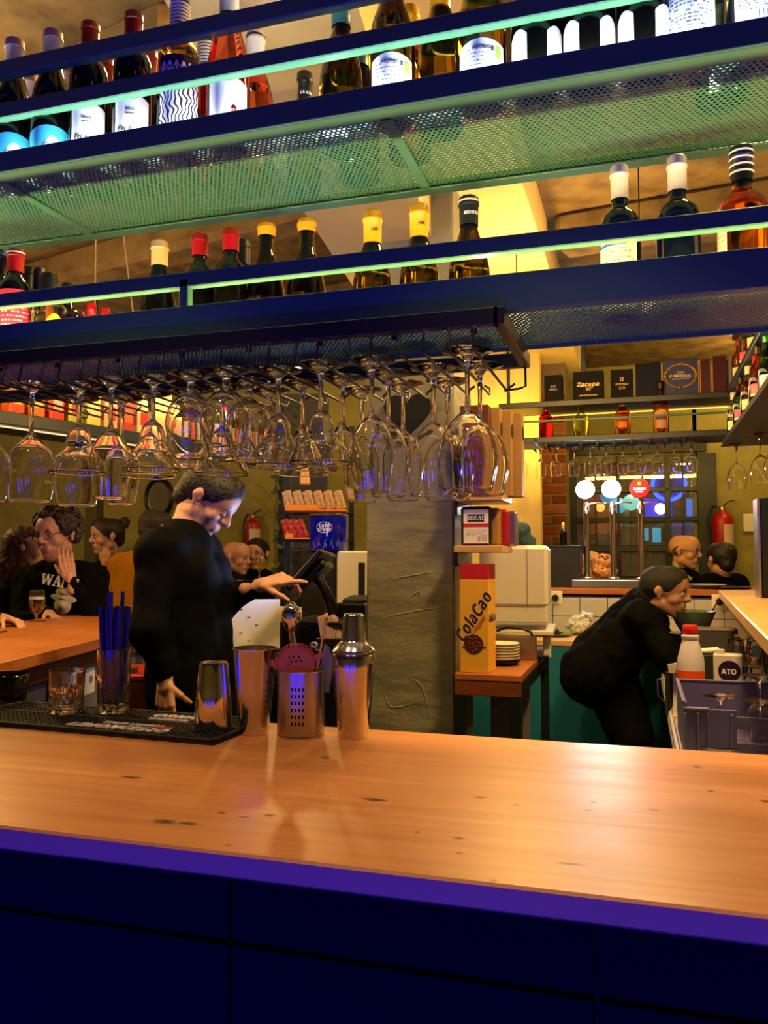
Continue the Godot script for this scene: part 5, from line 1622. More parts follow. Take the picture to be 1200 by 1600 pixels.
func left_side() -> void:
	# left counter: runs back beside the aisle
	var p0 := Vector3(-1.882, 0, -2.094)
	var dir := Vector3(-0.2399, 0, -0.9708)
	var side := Vector3(-0.9708, 0, 0.2399)
	var bs := Basis(side * -1.0, Vector3.UP, dir * -1.0)
	var t := thing("side_counter", "oak-topped guest counter running back along the aisle", "bar counter", p0)
	t.basis = bs
	put(bx(Vector3(0.75, 0.045, 3.7), 0.004), "worktop", M.oak_top_turned, t, Vector3(-0.375, 1.078, -1.5))
	put(bx(Vector3(0.04, 0.09, 3.7), 0.003), "under_beam", M.brown_wood, t, Vector3(-0.12, 1.01, -1.5))
	put(bx(Vector3(0.03, 0.97, 3.7), 0.002), "inner_panel", M.grey_panel, t, Vector3(-0.16, 0.485, -1.5))
	put(bx(Vector3(0.03, 1.05, 3.7), 0.002), "guest_panel", M.brown_wood, t, Vector3(-0.6, 0.525, -1.5))
	for k in 4: put(bx(Vector3(0.05, 0.98, 0.06), 0.003), "upright", plain(Color(0.34, 0.31, 0.31), 0.6), t, Vector3(-0.135, 0.49, 0.3 - k * 0.95))
	var sh := put(bx(Vector3(0.004, 0.12, 0.16), 0.001), "pinned_paper", M.paper, t, Vector3(-0.142, 0.9, -0.98))
	for k in 2: put(lathed([Vector2(0, 0), Vector2(0.018, 0), Vector2(0.018, 0.001), Vector2(0, 0.001)], 16), "stamp", plain(Color(0.5, 0.42, 0.4), 0.8), sh, Vector3(0.0022, 0.0, -0.04 + 0.08 * k), Vector3(0, 0, -PI / 2))
	# red crates and a dark tin on the inner ledge of the aisle
	var rc := thing("red_crate", "dark red bottle crate beyond the barman's hand", "crate", Vector3(-1.7911, 0.8395, -2.7822), deg_to_rad(12))
	rc.position.y = 0.0
	put(bx(Vector3(0.3, 0.98, 0.3), 0.006), "body", plain(Color(0.28, 0.03, 0.03), 0.5), rc, Vector3(0, 0.49, 0))
	put(bx(Vector3(0.31, 0.02, 0.31), 0.004), "rim", M.red, rc, Vector3(0, 0.985, 0))
	for k in 4:
		put(lathed([Vector2(0, 0), Vector2(0.02, 0), Vector2(0.02, 0.03), Vector2(0, 0.03)], 12), "bottle_top", plain(Color(0.35, 0.25, 0.12), 0.3), rc, Vector3(-0.1 + 0.066 * k, 0.985, 0.1))
	var tn := put(lathed([Vector2(0, 0), Vector2(0.042, 0), Vector2(0.05, 0.06), Vector2(0.046, 0.065), Vector2(0.04, 0.01), Vector2(0, 0.01)], 24), "glazed_bowl", plain(Color(0.05, 0.025, 0.015), 0.12), null, Vector3(-1.3423, 1.1000, -1.5120))
	tag(tn, "dark brown glazed bowl at the left end of the bar mat", "bowl")
	tn.position.y = 1.1
	for q in [[Vector3(-1.8690, 2.5622, -2.5003), Vector3(-1.8787, 2.2371, -2.5163), "straight"], [Vector3(-1.8932, 2.6879, -2.6952), Vector3(-1.8523, 2.2916, -2.7309), "slanting"]]:
		var ca := put(tubed([Vector3(q[0].x, 3.0, q[0].z), q[0], q[1]], 0.003, 6), "hanging_cable", plain(Color(0.45, 0.38, 0.25), 0.6))
		tag(ca, "thin pale %s cable hanging behind the lower bottle shelf" % q[2], "cable")
	# things on the left counter
	beer(Vector3(-2.9132, 1.1005, -3.4842), 0.62, "stemmed beer glass beside the curly-haired guest's hand")
	beer(Vector3(-2.9723, 1.1005, -4.1252), 0.45, "half-empty stemmed beer glass before the yellow sweater")
	var pl := thing("tapas_plate", "small white plate with a white bread roll on the left counter", "plate", Vector3(-3.1257, 1.1005, -4.1368))
	put(lathed([Vector2(0, 0), Vector2(0.05, 0), Vector2(0.078, 0.012), Vector2(0.08, 0.015), Vector2(0.05, 0.006), Vector2(0, 0.006)], 28), "plate", M.white_plastic, pl)
	var ro := B.new()
	ro.blob([[Vector3(-0.025, 0.022, 0), Vector3(0.03, 0.024, 0), 0.022, 0.02]], 0.006, 0.01, 0.003, 30.0)
	put(ro.mesh(), "bread_roll", plain(Color(0.85, 0.78, 0.68), 0.8), pl)
	for a in [[Vector3(-2.8181, 1.1005, -3.1501), Vector3(-2.8490, 1.1005, -3.2548), "fork"], [Vector3(-2.6202, 1.1005, -2.9036), Vector3(-2.6338, 1.1005, -2.9637), "knife"]]:
		var f := put(tubed([a[0] + Vector3(0, 0.003, 0), a[1] + Vector3(0, 0.003, 0)], 0.003, 6), "dark_" + a[2], M.black_metal)
		tag(f, "dark metal %s handle lying on the left counter" % a[2], "cutlery")
	# round mirror with dark frame
	var mz := -6.38
	var mr := thing("round_mirror", "round mirror in a dark wooden frame on the olive wall", "mirror", Vector3(-4.0563, 1.9514, -6.3800))
	var rm := 0.1551
	put(lathed([Vector2(rm - 0.03, 0.0), Vector2(rm + 0.005, 0.0), Vector2(rm + 0.005, 0.02), Vector2(rm - 0.015, 0.035), Vector2(rm - 0.032, 0.02), Vector2(rm - 0.03, 0)], 40), "frame", plain(Color(0.06, 0.035, 0.025), 0.35), mr, Vector3.ZERO, Vector3(PI / 2, 0, 0)).scale = Vector3(0.9, 1, 1.15)
	put(lathed([Vector2(0, 0.008), Vector2(rm - 0.02, 0.008), Vector2(rm - 0.02, 0.012), Vector2(0, 0.012)], 40), "mirror_glass", M.chrome, mr, Vector3.ZERO, Vector3(PI / 2, 0, 0)).scale = Vector3(0.9, 1, 1.15)
	# extinguisher behind the two seated men, trowel swirls
	extinguisher(Vector3(-3.1167, 1.5380, -6.3300), 0.42, 0.062, "red fire extinguisher on the olive wall above the dark-haired man")
	var sw := B.new()
	sw.tube([Vector3(-3.1745, 2.0768, -6.4000), Vector3(-3.0935, 2.0467, -6.3950), Vector3(-3.0153, 1.9901, -6.3950), Vector3(-2.9453, 1.8636, -6.4000)], 0.006, 6)
	sw.tube([Vector3(-3.2097, 1.9676, -6.4000), Vector3(-3.1109, 1.9322, -6.3960), Vector3(-3.0265, 1.8540, -6.3960), Vector3(-2.9682, 1.7662, -6.4000)], 0.005, 6)
	tag(put(sw.mesh(), "trim_plaster", M.olive_wall), "raised trowel swirls in the olive wall plaster", "plaster", "", "structure")
	# wine glass and table before the two men
	var tb := thing("bistro_table", "small pale wooden table before the bald guest", "table", Vector3(-2.4207, 1.2691, -4.9212))
	var tby: float = tb.position.y
	tb.position.y = 0
	put(bx(Vector3(0.5, 0.03, 0.5), 0.004), "table_top", M.pale_wood, tb, Vector3(0, tby - 0.015, 0))
	put(lathed([Vector2(0, 0), Vector2(0.2, 0), Vector2(0.2, 0.02), Vector2(0.03, 0.04), Vector2(0.03, tby - 0.03), Vector2(0, tby - 0.03)], 20), "pedestal", M.black_metal, tb)
	var wg := thing("white_wine_glass", "stemmed glass of white wine on the pale wooden table", "glass", Vector3(-2.3367, 1.2637, -4.8427))
	wg.position.y = tby
	put(stem_mesh("small"), "glass", M.glass, wg)
	put(lathed([Vector2(0, 0.076), Vector2(0.008, 0.077), Vector2(0.025, 0.094), Vector2(0.0315, 0.112), Vector2(0, 0.112)], 24), "wine", M.white_wine, wg)
	# back-left bottle shelf over the counter
	var a := Vector3(-2.803, 2.043, -3.08)
	var c := Vector3(-2.2, 2.043, -5.2)
	var d := (c - a).normalized()
	var s2 := thing("guest_shelf", "dark green bottle shelf with lit edge over the left counter", "shelf", (a + c) * 0.5 - d * 0.5)
	s2.basis = Basis(Vector3.UP.cross(d * -1.0).normalized(), Vector3.UP, d * -1.0)
	put(bx(Vector3(0.3, 0.06, 3.6), 0.003), "board", M.dark_paint, s2, Vector3(0, 0.0, 0))
	put(bx(Vector3(0.008, 0.006, 3.5)), "led_edge", glow("shelf_edge", Color(1.0, 0.86, 0.6), 1.2), s2, Vector3(0.1, -0.034, 0))
	for z in [-1.6, 0, 1.6]: put(bx(Vector3(0.02, 0.95, 0.02), 0.002), "hanger", M.dark_paint, s2, Vector3(-0.12, 0.5, z))
	area((a + c) * 0.5 + Vector3(0.1, 0.25, 0.0), (a + c) * 0.5 + Vector3(-0.3, 0.25, -0.05), 1.8, 0.02, Color(1.0, 0.84, 0.6), 0.5, "shelf_edge_light")
	var g := "bottles and boxes on the shelf over the left counter"
	var cols := [Color(0.72, 0.18, 0.05), Color(0.80, 0.35, 0.05), Color(0.75, 0.10, 0.06), Color(0.62, 0.60, 0.08), Color(0.82, 0.72, 0.28), Color(0.78, 0.62, 0.45), Color(0.70, 0.16, 0.14), Color(0.85, 0.74, 0.50)]
	var words := ["red-orange", "bright orange", "red", "olive yellow", "pale yellow", "sand-coloured", "brick red", "cream"]
	for k in 8:
		var q := a.lerp(c, 0.02 + 0.048 * k) + Vector3(0.02, 0.031, 0)
		var bo := thing("carton", words[k] + " drinks carton on the shelf over the left counter", "carton", q, atan2(d.x, d.z) + PI / 2, g)
		put(bx(Vector3(0.075, 0.24, 0.075), 0.003), "box", plain(cols[k], 0.5), bo, Vector3(0, 0.12, 0))
		put(bx(Vector3(0.05, 0.07, 0.001)), "printed_panel", plain(cols[(k + 3) % 8], 0.5), bo, Vector3(0, 0.09, -0.0385))
		put(bx(Vector3(0.001, 0.07, 0.05)), "printed_panel", plain(cols[(k + 3) % 8], 0.5), bo, Vector3(0.0385, 0.09, 0))
	var fl := thing("carton", "cream carton with a looping red flower print over the left counter", "carton", a.lerp(c, 0.42) + Vector3(0.02, 0.031, 0), atan2(d.x, d.z), g)
	put(bx(Vector3(0.03, 0.26, 0.15), 0.003), "box", plain(Color(0.88, 0.74, 0.46), 0.6), fl, Vector3(0, 0.13, 0))
	for k in 4:
		var lp := []
		for i in 17: lp.append(Vector3(0.016, 0.11 + sin(TAU * i / 16) * 0.045 + 0.018 * (k % 2), cos(TAU * i / 16) * 0.03 + (k - 1.5) * 0.022))
		put(tubed(lp, 0.003, 5), "printed_loop", M.red, fl)
	var kinds := [["bottle_amber", "amber"], ["bottle_red", "red"], ["bottle_clear", "clear"], ["bottle_green", "green"], ["bottle_amber", "slim amber"], ["bottle_clear", "tall clear"]]
	for k in 9:
		var e: Array = kinds[k % 6]
		bottle("liqueur_bottle", "%s liqueur bottle%s after the flower carton over the left counter" % [e[1], ["", ", second of its colour", ""][k / 6 if k < 9 else 0]], "spirit", a.lerp(c, 0.49 + 0.052 * k) + Vector3(0.03, 0.031, 0), 0.27 + 0.015 * (k % 3), 0.034, M[e[0]], {"level": 0.6, "cap": [[M.cap_red, M.cap_black, M.cap_white][k % 3], 0.16], "labels": [[0.1, 0.45, 0.9, [M.cream_label, M.orange_label, M.paper][k % 3]]]}, g)


func beer(at: Vector3, fill: float, label: String) -> void:
	var t := thing("beer_glass", label, "glass", at)
	put(stem_mesh("beer"), "glass", M.glass, t)
	var pr := [Vector2(0, 0.046)]
	var top := 0.05 + 0.1 * fill
	for p in stem_profile("beer")[1]:
		if p.y >= 0.05 and p.y < top: pr.append(Vector2(p.x - 0.0018, p.y + 0.001))
	pr.append(Vector2(0.0365, top))
	pr.append(Vector2(0, top))
	put(lathed(pr, 28), "beer", M.beer, t)
	put(lathed([Vector2(0, top + 0.0003), Vector2(0.0362, top + 0.0003), Vector2(0.0362, top + 0.01), Vector2(0, top + 0.011)], 28), "foam", M.foam, t)


func extinguisher(at: Vector3, h: float, r: float, label: String) -> void:
	var t := thing("fire_extinguisher", label, "fire extinguisher", at - Vector3(0, h * 0.3, 0))
	put(lathed([Vector2(0, 0), Vector2(r * 0.9, 0), Vector2(r, 0.01), Vector2(r, h * 0.68), Vector2(r * 0.85, h * 0.75), Vector2(r * 0.35, h * 0.8), Vector2(r * 0.3, h * 0.83), Vector2(0, h * 0.83)], 28), "cylinder", M.red, t)
	var b := B.new()
	b.patch(r + 0.001, -0.9, 0.9, h * 0.2, h * 0.6, 10)
	put(b.mesh(), "label", plain(Color(0.80, 0.70, 0.66), 0.6), t, Vector3.ZERO, Vector3(0, 0.9, 0))
	put(lathed([Vector2(0, h * 0.83), Vector2(r * 0.3, h * 0.83), Vector2(r * 0.3, h * 0.88), Vector2(0, h * 0.88)], 16), "valve", M.brushed_steel, t)
	put(tubed([Vector3(0, h * 0.88, 0), Vector3(r * 0.6, h * 0.96, 0), Vector3(r * 1.2, h * 0.98, 0)], 0.006, 6), "handle", M.black_plastic, t)
	put(tubed([Vector3(0, h * 0.86, 0), Vector3(-r * 0.9, h * 0.9, 0), Vector3(-r * 1.35, h * 0.7, 0.01), Vector3(-r * 1.2, h * 0.3, 0.01)], 0.008, 6), "hose", M.black_plastic, t)
	put(bx(Vector3(0.05, 0.05, 0.03), 0.003), "bracket", M.black_metal, t, Vector3(0, h * 0.6, -r))



func rear_bar() -> void:
	# lower worktop with teal front, tiled upstand, raised guest counter
	var wy := 0.99
	var zf := -4.42
	var t := thing("rear_worktop", "rear worktop with a teal front under the beer taps", "worktop", Vector3(-0.4, 0, zf))
	put(bx(Vector3(2.0, 0.03, 0.36), 0.003), "worktop", M.pale_wood, t, Vector3(0, wy - 0.015, -0.18))
	put(bx(Vector3(2.0, wy - 0.03, 0.03), 0.002), "front_panel", M.teal_wall, t, Vector3(0, (wy - 0.03) * 0.5, -0.02))
	var up := thing("tiled_upstand", "white tiled upstand behind the rear worktop", "upstand", Vector3(-0.3, wy, zf - 0.34))
	for k in 13:
		put(bx(Vector3(0.146, 0.1, 0.012), 0.002), "tile", M.white_tile, up, Vector3(-1.0 + 0.15 * k, 0.052, 0))
		put(bx(Vector3(0.146, 0.1, 0.012), 0.002), "tile", M.white_tile, up, Vector3(-1.0 + 0.15 * k, 0.155, 0))
	put(bx(Vector3(2.0, 0.212, 0.02)), "backing", plain(Color(0.3, 0.3, 0.31), 0.8), up, Vector3(-0.1, 0.106, -0.014))
	var c := thing("rear_counter", "raised oak guest counter behind the beer taps", "bar counter", Vector3(-0.1, 0, -5.1))
	put(bx(Vector3(2.7, 0.035, 0.62), 0.004), "worktop", M.oak_side, c, Vector3(0, 1.2325, 0))
	put(bx(Vector3(2.7, 1.21, 0.06), 0.003), "panel", M.black_plastic, c, Vector3(0, 0.6, -0.1))
	# sockets and flex
	for q in [Vector3(-0.4580, 1.1961, -4.7550), Vector3(0.4016, 1.1879, -4.7550)]:
		var so := thing("wall_socket", "dark plug in a socket on the white tiled upstand", "socket", q, 0.0, "plugs on the tiled upstand")
		put(bx(Vector3(0.075, 0.075, 0.01), 0.004), "plate", M.white_plastic, so)
		put(lathed([Vector2(0, 0), Vector2(0.02, 0), Vector2(0.018, 0.035), Vector2(0, 0.035)], 16), "plug", M.black_plastic, so, Vector3.ZERO, Vector3(PI / 2, 0, 0))
		put(tubed([Vector3(0, 0, 0.035), Vector3(-0.02, -0.01, 0.05), Vector3(-0.04, -0.05, 0.03), Vector3(-0.05, -0.12, 0.02)], 0.004, 6), "flex", M.black_plastic, so)
	# plates, marker pens, bags of glasses on the worktop
	var y := wy + 0.0005
	var plate := lathed([Vector2(0, 0), Vector2(0.06, 0), Vector2(0.1, 0.014), Vector2(0.103, 0.018), Vector2(0.06, 0.006), Vector2(0, 0.006)], 32)
	tag(put(plate, "plate", plain(Color(0.45, 0.55, 0.12), 0.3), null, Vector3(-0.4638, 0.9905, -4.6461)), "lime green plate on the rear worktop", "plate")
	tag(put(plate, "plate", plain(Color(0.10, 0.38, 0.62), 0.3), null, Vector3(-0.5167, 0.9905, -4.7497)), "blue plate behind the lime green one", "plate")
	var fo := B.new()
	fo.blob([[Vector3(-0.4825, 0.9905, -4.6599) + Vector3(0, 0.022, 0), Vector3(-0.4454, 0.9905, -4.6714) + Vector3(0, 0.022, 0), 0.022, 0.018]], 0.006, 0.01, 0.008, 40.0)
	tag(put(fo.mesh(), "brown_pastry", plain(Color(0.26, 0.15, 0.07), 0.8)), "brown pastry on the lime green plate", "pastry")
	var pc := [Color(0.7, 0.1, 0.08), Color(0.08, 0.3, 0.7), Color(0.1, 0.5, 0.2), Color(0.85, 0.5, 0.1), Color(0.6, 0.1, 0.3)]
	var pn := ["red", "blue", "green", "orange", "purple"]
	for k in 5:
		var pe := put(lathed([Vector2(0, 0), Vector2(0.006, 0), Vector2(0.006, 0.1), Vector2(0.004, 0.105), Vector2(0, 0.105)], 10), "marker_pen", plain(pc[k], 0.4), null, Vector3(-0.4653, 0.9905, -4.8070) + Vector3(-0.04 + 0.016 * k, 0.0, -0.03))
		tag(pe, pn[k] + " marker pen standing against the tiled upstand", "pen", "marker pens on the rear worktop")
	mat("cling_film", Color(0.8, 0.82, 0.84), 0.15)
	for a in [[Vector3(0, 0.05, 0), Vector3(0.05, 0.09, 0.02), 0.05, "crumpled clear plastic bag lying lowest beside the bending woman"], [Vector3(0.08, 0.12, -0.08), Vector3(0.16, 0.13, -0.06), 0.055, "crumpled clear plastic bag heaped above the other"]]:
		var fb := B.new()
		var o := Vector3(-0.3413, 0.9905, -4.7633)
		fb.blob([[o + a[0], o + a[1], a[2], a[2] * 0.9]], 0.007, 0.03, 0.02, 26.0)
		tag(put(fb.mesh(), "plastic_bag", M.cling_film), a[3], "bag")
	# drip tray and three taps
	var tr := thing("drip_tray", "long stainless steel drip tray carrying the beer taps", "drip tray", Vector3(-0.1453, 1.25, -4.92))
	put(bx(Vector3(0.5135, 0.045, 0.24), 0.004), "tray", M.brushed_steel, tr, Vector3(0.03, 0.024, 0))
	for k in 9: put(bx(Vector3(0.42, 0.004, 0.008)), "grate_bar", M.steel, tr, Vector3(0.03, 0.049, -0.09 + 0.022 * k))
	var px := [-0.2929, -0.1454, 0.0100]
	var wd := ["white lit sign, first beside the navy box", "white lit sign, in the middle", "red lit sign"]
	for k in 3:
		var b := thing("beer_tap", "chrome column beer tap with round %s" % wd[k], "beer tap", Vector3(px[k], 1.301, -4.95))
		var h: float = 1.7445 - 1.301
		put(lathed([Vector2(0, 0), Vector2(0.035, 0), Vector2(0.032, 0.008), Vector2(0.018, 0.012), Vector2(0.0165, 0.03), Vector2(0.0165, h * 0.8), Vector2(0.021, h * 0.82), Vector2(0.021, h * 0.93), Vector2(0.012, h), Vector2(0, h)], 24), "column", M.steel, b)
		put(tubed([Vector3(0, h * 0.9, 0.01), Vector3(0.0, h * 0.93, 0.05), Vector3(0, h * 0.84, 0.07)], 0.008, 8), "spout", M.chrome, b)
		put(tubed([Vector3(0, h * 0.97, 0), Vector3(0.06, h * 0.99, 0.01), Vector3(0.11, h * 0.98, 0.01)], 0.005, 8), "lever", M.chrome, b)
		put(lathed([Vector2(0, -0.008), Vector2(0.056, -0.008), Vector2(0.058, 0), Vector2(0.056, 0.006), Vector2(0, 0.006)], 32), "sign_rim", M.chrome, b, Vector3(-0.006, h + 0.075, 0.0), Vector3(PI / 2, 0, 0))
		var sg := put(lathed([Vector2(0, 0.0065), Vector2(0.054, 0.0065), Vector2(0.052, 0.010), Vector2(0, 0.012)], 32), "lit_sign", glow("tap_sign_%d" % k, [Color(0.86, 0.95, 1.0), Color(0.90, 1.0, 0.95), Color(1.0, 0.03, 0.06)][k], [5.0, 7.0, 1.6][k]), b, Vector3(-0.006, h + 0.075, 0.0), Vector3(PI / 2, 0, 0))
		omni(Vector3(px[k] - 0.006, 1.301 + h + 0.075, -4.92), 0.04, [Color(0.86, 0.95, 1.0), Color(0.90, 1.0, 0.95), Color(1.0, 0.05, 0.08)][k], [0.25, 0.3, 0.1][k], "tap_sign_light")
		if k != 1: put(text(["LAGER", "", "DAMM"][k], 0.022, false, true), "lettering", [plain(Color(0.5, 0.6, 0.6), 0.6), M.paper, glow("sign_white", Color(1, 0.95, 0.9), 2.5)][k], b, Vector3(-0.006, h + 0.072, 0.014))
		if k == 2:
			put(lathed([Vector2(0, 0), Vector2(0.012, 0), Vector2(0, 0.002)], 5), "printed_star", glow("sign_gold", Color(1.0, 0.6, 0.1), 2.0), b, Vector3(-0.006, h + 0.102, 0.012), Vector3(PI / 2, 0, 0))
			put(text("CERVEZA", 0.010, false, true), "lettering", M.sign_white, b, Vector3(-0.006, h + 0.055, 0.014))
	var tp := thing("serving_tray", "black tray with a white plate on the rear counter", "tray", Vector3(0.4074, 1.25, -4.97))
	put(lathed([Vector2(0, 0), Vector2(0.17, 0), Vector2(0.18, 0.012), Vector2(0.177, 0.012), Vector2(0.168, 0.004), Vector2(0, 0.004)], 32), "tray", M.black_plastic, tp)
	put(plate, "plate", M.white_plastic, tp, Vector3(-0.05, 0.005, 0))
	# navy box with a bottle on it, bread behind the taps
	var nb := thing("counter_box", "dark navy box on the rear counter beside the taps", "box", Vector3(-0.4412, 1.25, -5.0))
	put(bx(Vector3(0.2226, 0.2379, 0.22), 0.004), "body", M.navy, nb, Vector3(0, 0.1190, 0))
	put(bx(Vector3(0.2302, 0.012, 0.23), 0.003), "lid", M.dark_paint, nb, Vector3(0, 0.2379, 0))
	bottle("sauce_bottle", "small black bottle with a cream cap on the navy box", "rum", Vector3(-0.4309, 1.25 + 0.2417 + 0.006, -4.98), 0.13, 0.022, M.bottle_black, {"cap": [M.cap_cream, 0.3]})
	var br := B.new()
	var bo := Vector3(-0.2510, 1.3809, -5.1600)
	br.blob([[bo + Vector3(-0.1, 0.0, 0), bo + Vector3(-0.03, 0.035, 0), 0.04, 0.045], [bo + Vector3(-0.02, 0.03, 0.02), bo + Vector3(0.06, 0.015, 0), 0.045, 0.045], [bo + Vector3(-0.11, -0.05, 0), bo + Vector3(0.08, -0.05, 0), 0.045, 0.045], [bo + Vector3(0.0, -0.03, 0.04), bo + Vector3(0.05, -0.05, 0.04), 0.03, 0.03]], 0.008, 0.008, 0.012, 26.0)
	tag(put(br.mesh(), "bread_heap", plain(Color(0.78, 0.54, 0.27), 0.85)), "heap of toasted bread behind the beer taps", "bread")
	# hung shelf: lower board with bottles and glasses, upper board with gift boxes
	var sy := 2.098
	var s := thing("rear_shelf", "dark green two-tier shelf hung over the rear counter", "shelf", Vector3(-0.0888, sy, -5.05))
	var sw := 1.42
	put(bx(Vector3(sw, 0.035, 0.3), 0.003), "lower_board", M.dark_paint, s, Vector3(0.0, 0.018, -0.0))
	put(bx(Vector3(sw, 0.035, 0.3), 0.003), "upper_board", M.dark_paint, s, Vector3(0.0, 2.3314 - sy, -0.02))
	put(bx(Vector3(sw, 0.012, 0.012), 0.002), "guard_rail", M.paint, s, Vector3(0, 2.2280 - sy, 0.144))
	for x in [-0.69, 0.69]:
		put(bx(Vector3(0.02, 0.9, 0.02), 0.002), "hanger", M.dark_paint, s, Vector3(x, 0.45, -0.14))
	put(bx(Vector3(sw - 0.04, 0.006, 0.01)), "led_line", glow("rear_led", Color(1.0, 0.78, 0.30), 2.0), s, Vector3(0, 2.3314 - sy - 0.022, -0.16))
	area(Vector3(s.position.x - 0.25, sy + 0.14, -5.24), Vector3(s.position.x - 0.25, sy + 0.2, -6.5), 1.9, 0.03, Color(1.0, 0.80, 0.30), 1.8, "rear_shelf_light")
	var g := "bottles on the rear shelf"
	var by := sy + 0.036
	bottle("liqueur_bottle", "red liqueur bottle with red neck on the rear shelf", "rum", Vector3(-0.5269, by, -5.0), 2.3517 - 2.134, 0.043, M.bottle_red, {"level": 0.42, "cap": [M.cap_red, 0.28]}, g)
	bottle("liqueur_bottle", "squat clear bottle of pale liqueur on the rear shelf", "spirit", Vector3(-0.3206, by, -5.0), 2.3324 - 2.134, 0.044, glass("bottle_pale", Color(0.9, 0.95, 0.5), 0.04), {"level": 0.6}, g)
	bottle("liqueur_bottle", "amber bottle with gold cap on the rear shelf", "spirit", Vector3(-0.0829, by, -5.0), 2.3496 - 2.134, 0.044, M.bottle_amber, {"level": 0.6, "cap": [M.gold_ink, 0.2], "labels": [[0.2, 0.45, 0.6, plain(Color(0.85, 0.45, 0.08), 0.6)]]}, g)
	bottle("liqueur_bottle", "tall bottle of amber spirit with cream label on the rear shelf", "spirit", Vector3(0.1310, by, -5.0), 2.4421 - 2.134, 0.044, M.bottle_amber, {"level": 0.55, "cap": [M.cap_black, 0.14], "labels": [[0.1, 0.42, 0.8, plain(Color(0.75, 0.55, 0.40), 0.6)]]}, g)
	# gift boxes
	var uy: float = 2.3314 + 0.0175
	mat("box_black", Color(0.04, 0.036, 0.032), 0.6).metallic_specular = 0.25
	mat("box_blue", Color(0.03, 0.07, 0.33), 0.5)
	mat("box_dark_blue", Color(0.025, 0.04, 0.12), 0.5).metallic_specular = 0.25
	mat("box_red", Color(0.24, 0.03, 0.04), 0.3)
	var bxs := [[0, 0, 0, "box_black", "black gift box with small silver print, first on the rear shelf"], [0, 0, 0, "box_black", "wide black gift box with slanting gold script"], [0, 0, 0, "box_black", "narrow black gift box with gold initials"], [0, 0, 0, "box_dark_blue", "glossy dark blue gift box"], [0, 0, 0, "box_blue", "royal blue gift box with a gold wreath emblem"], [0, 0, 0, "box_red", "narrow dark red gift box beside the royal blue one"], [0, 0, 0, "box_red", "dark red gift box next to the grey one"], [0, 0, 0, "grey_panel", "plain grey gift box, last on the rear shelf"]]
	for a in BOX_PLACES.size():
		var q: Array = BOX_PLACES[a]
		var e: Array = bxs[a]
		var bt := thing("gift_box", e[4], "box", Vector3(q[0], uy, -5.08), q[3], "gift boxes on the rear shelf")
		put(bx(Vector3(q[1], q[2], 0.12), 0.003), "box", M[e[3]], bt, Vector3(0, q[2] * 0.5, 0))
		match a:
			0: put(text("RON\nAÑEJO", 0.015, true, false), "lettering", M.paper, bt, Vector3(0, q[2] * 0.55, 0.0605))
			1:
				put(text("Zacapa", 0.036, true, true, 0.3), "lettering", M.gold_ink, bt, Vector3(0, q[2] * 0.58, 0.0605))
				put(text("XO", 0.022, true, false), "lettering", M.gold_ink, bt, Vector3(0, q[2] * 0.42, 0.0605))
				put(text("RON DE GUATEMALA", 0.010, true, false), "lettering", M.gold_ink, bt, Vector3(0, q[2] * 0.22, 0.0605))
			2:
				put(text("H", 0.03, true, false), "lettering", M.gold_ink, bt, Vector3(0, q[2] * 0.68, 0.0605))
				put(text("HENNESSY", 0.014, true, false), "lettering", M.gold_ink, bt, Vector3(0, q[2] * 0.52, 0.0605))
				put(text("X.O", 0.022, true, false), "lettering", M.gold_ink, bt, Vector3(0, q[2] * 0.40, 0.0605))
			4:
				put(text("CARDENAL", 0.021, true, true), "lettering", M.cream_paper, bt, Vector3(0, q[2] * 0.56, 0.0605))
				put(text("Gran", 0.018, true, false, 0.3), "lettering", M.gold_ink, bt, Vector3(0, q[2] * 0.66, 0.0605))
				put(text("SOLERA RESERVA", 0.011, true, false), "lettering", M.gold_ink, bt, Vector3(0, q[2] * 0.48, 0.0605))
				var wr := B.new()
				for k in 34:
					var an := TAU * k / 34.0
					wr.ball(Vector3(cos(an) * 0.085, q[2] * 0.56 + sin(an) * 0.068, 0.061), Vector3(0.009, 0.0075, 0.002) * (1.0 + 0.3 * (k % 2)), 8)
				put(wr.mesh(), "gold_wreath", M.gold_ink, bt)
			5, 6: put(bx(Vector3(0.004, q[2] * 0.98, 0.002)), "gilt_edge", M.copper, bt, Vector3(-q[1] * 0.48, q[2] * 0.5, 0.061))
	tag(put(bx(Vector3(0.03, 0.37, 0.03), 0.003), "upright_tube", M.black_metal, null, Vector3(-0.3114, uy + 0.185, -5.16)), "thin dark tube standing behind the black gift boxes", "tube")
	# glasses under the lower board
	var gp := [-0.6765, -0.5642, -0.4723, -0.3665, -0.2731, -0.1807, -0.0857, 0.0117, 0.1080, 0.1997, 0.2939]
	for k in gp.size():
		stemmed("small", Vector3(gp[k], 2.085, -5.03), "one of the row under the rear shelf", "small glasses under the rear shelf")
		put(bx(Vector3(0.006, 0.016, 0.3)), "glass_rail", M.black_metal, s, Vector3(gp[k] - s.position.x - 0.045, -0.012, 0.0))
	# lantern beside the pillar's shelf
	var la := thing("garden_lantern", "dark pagoda-shaped lantern behind the brown boxes", "lantern", Vector3(-0.6764, 2.0676, -4.5755))
	put(lathed([Vector2(0, 0.0), Vector2(0.05, 0.0), Vector2(0.05, 0.01), Vector2(0.008, 0.012), Vector2(0.008, 0.06), Vector2(0.045, 0.062), Vector2(0.065, 0.068), Vector2(0.03, 0.09), Vector2(0.012, 0.11), Vector2(0.006, 0.12), Vector2(0.009, 0.128), Vector2(0, 0.14)], 6), "lantern", M.black_metal, la)
	put(bx(Vector3(0.3, 0.03, 0.25), 0.003), "shelf_end", M.dark_paint, s, la.position - s.position + Vector3(0.0, -0.016, 0))
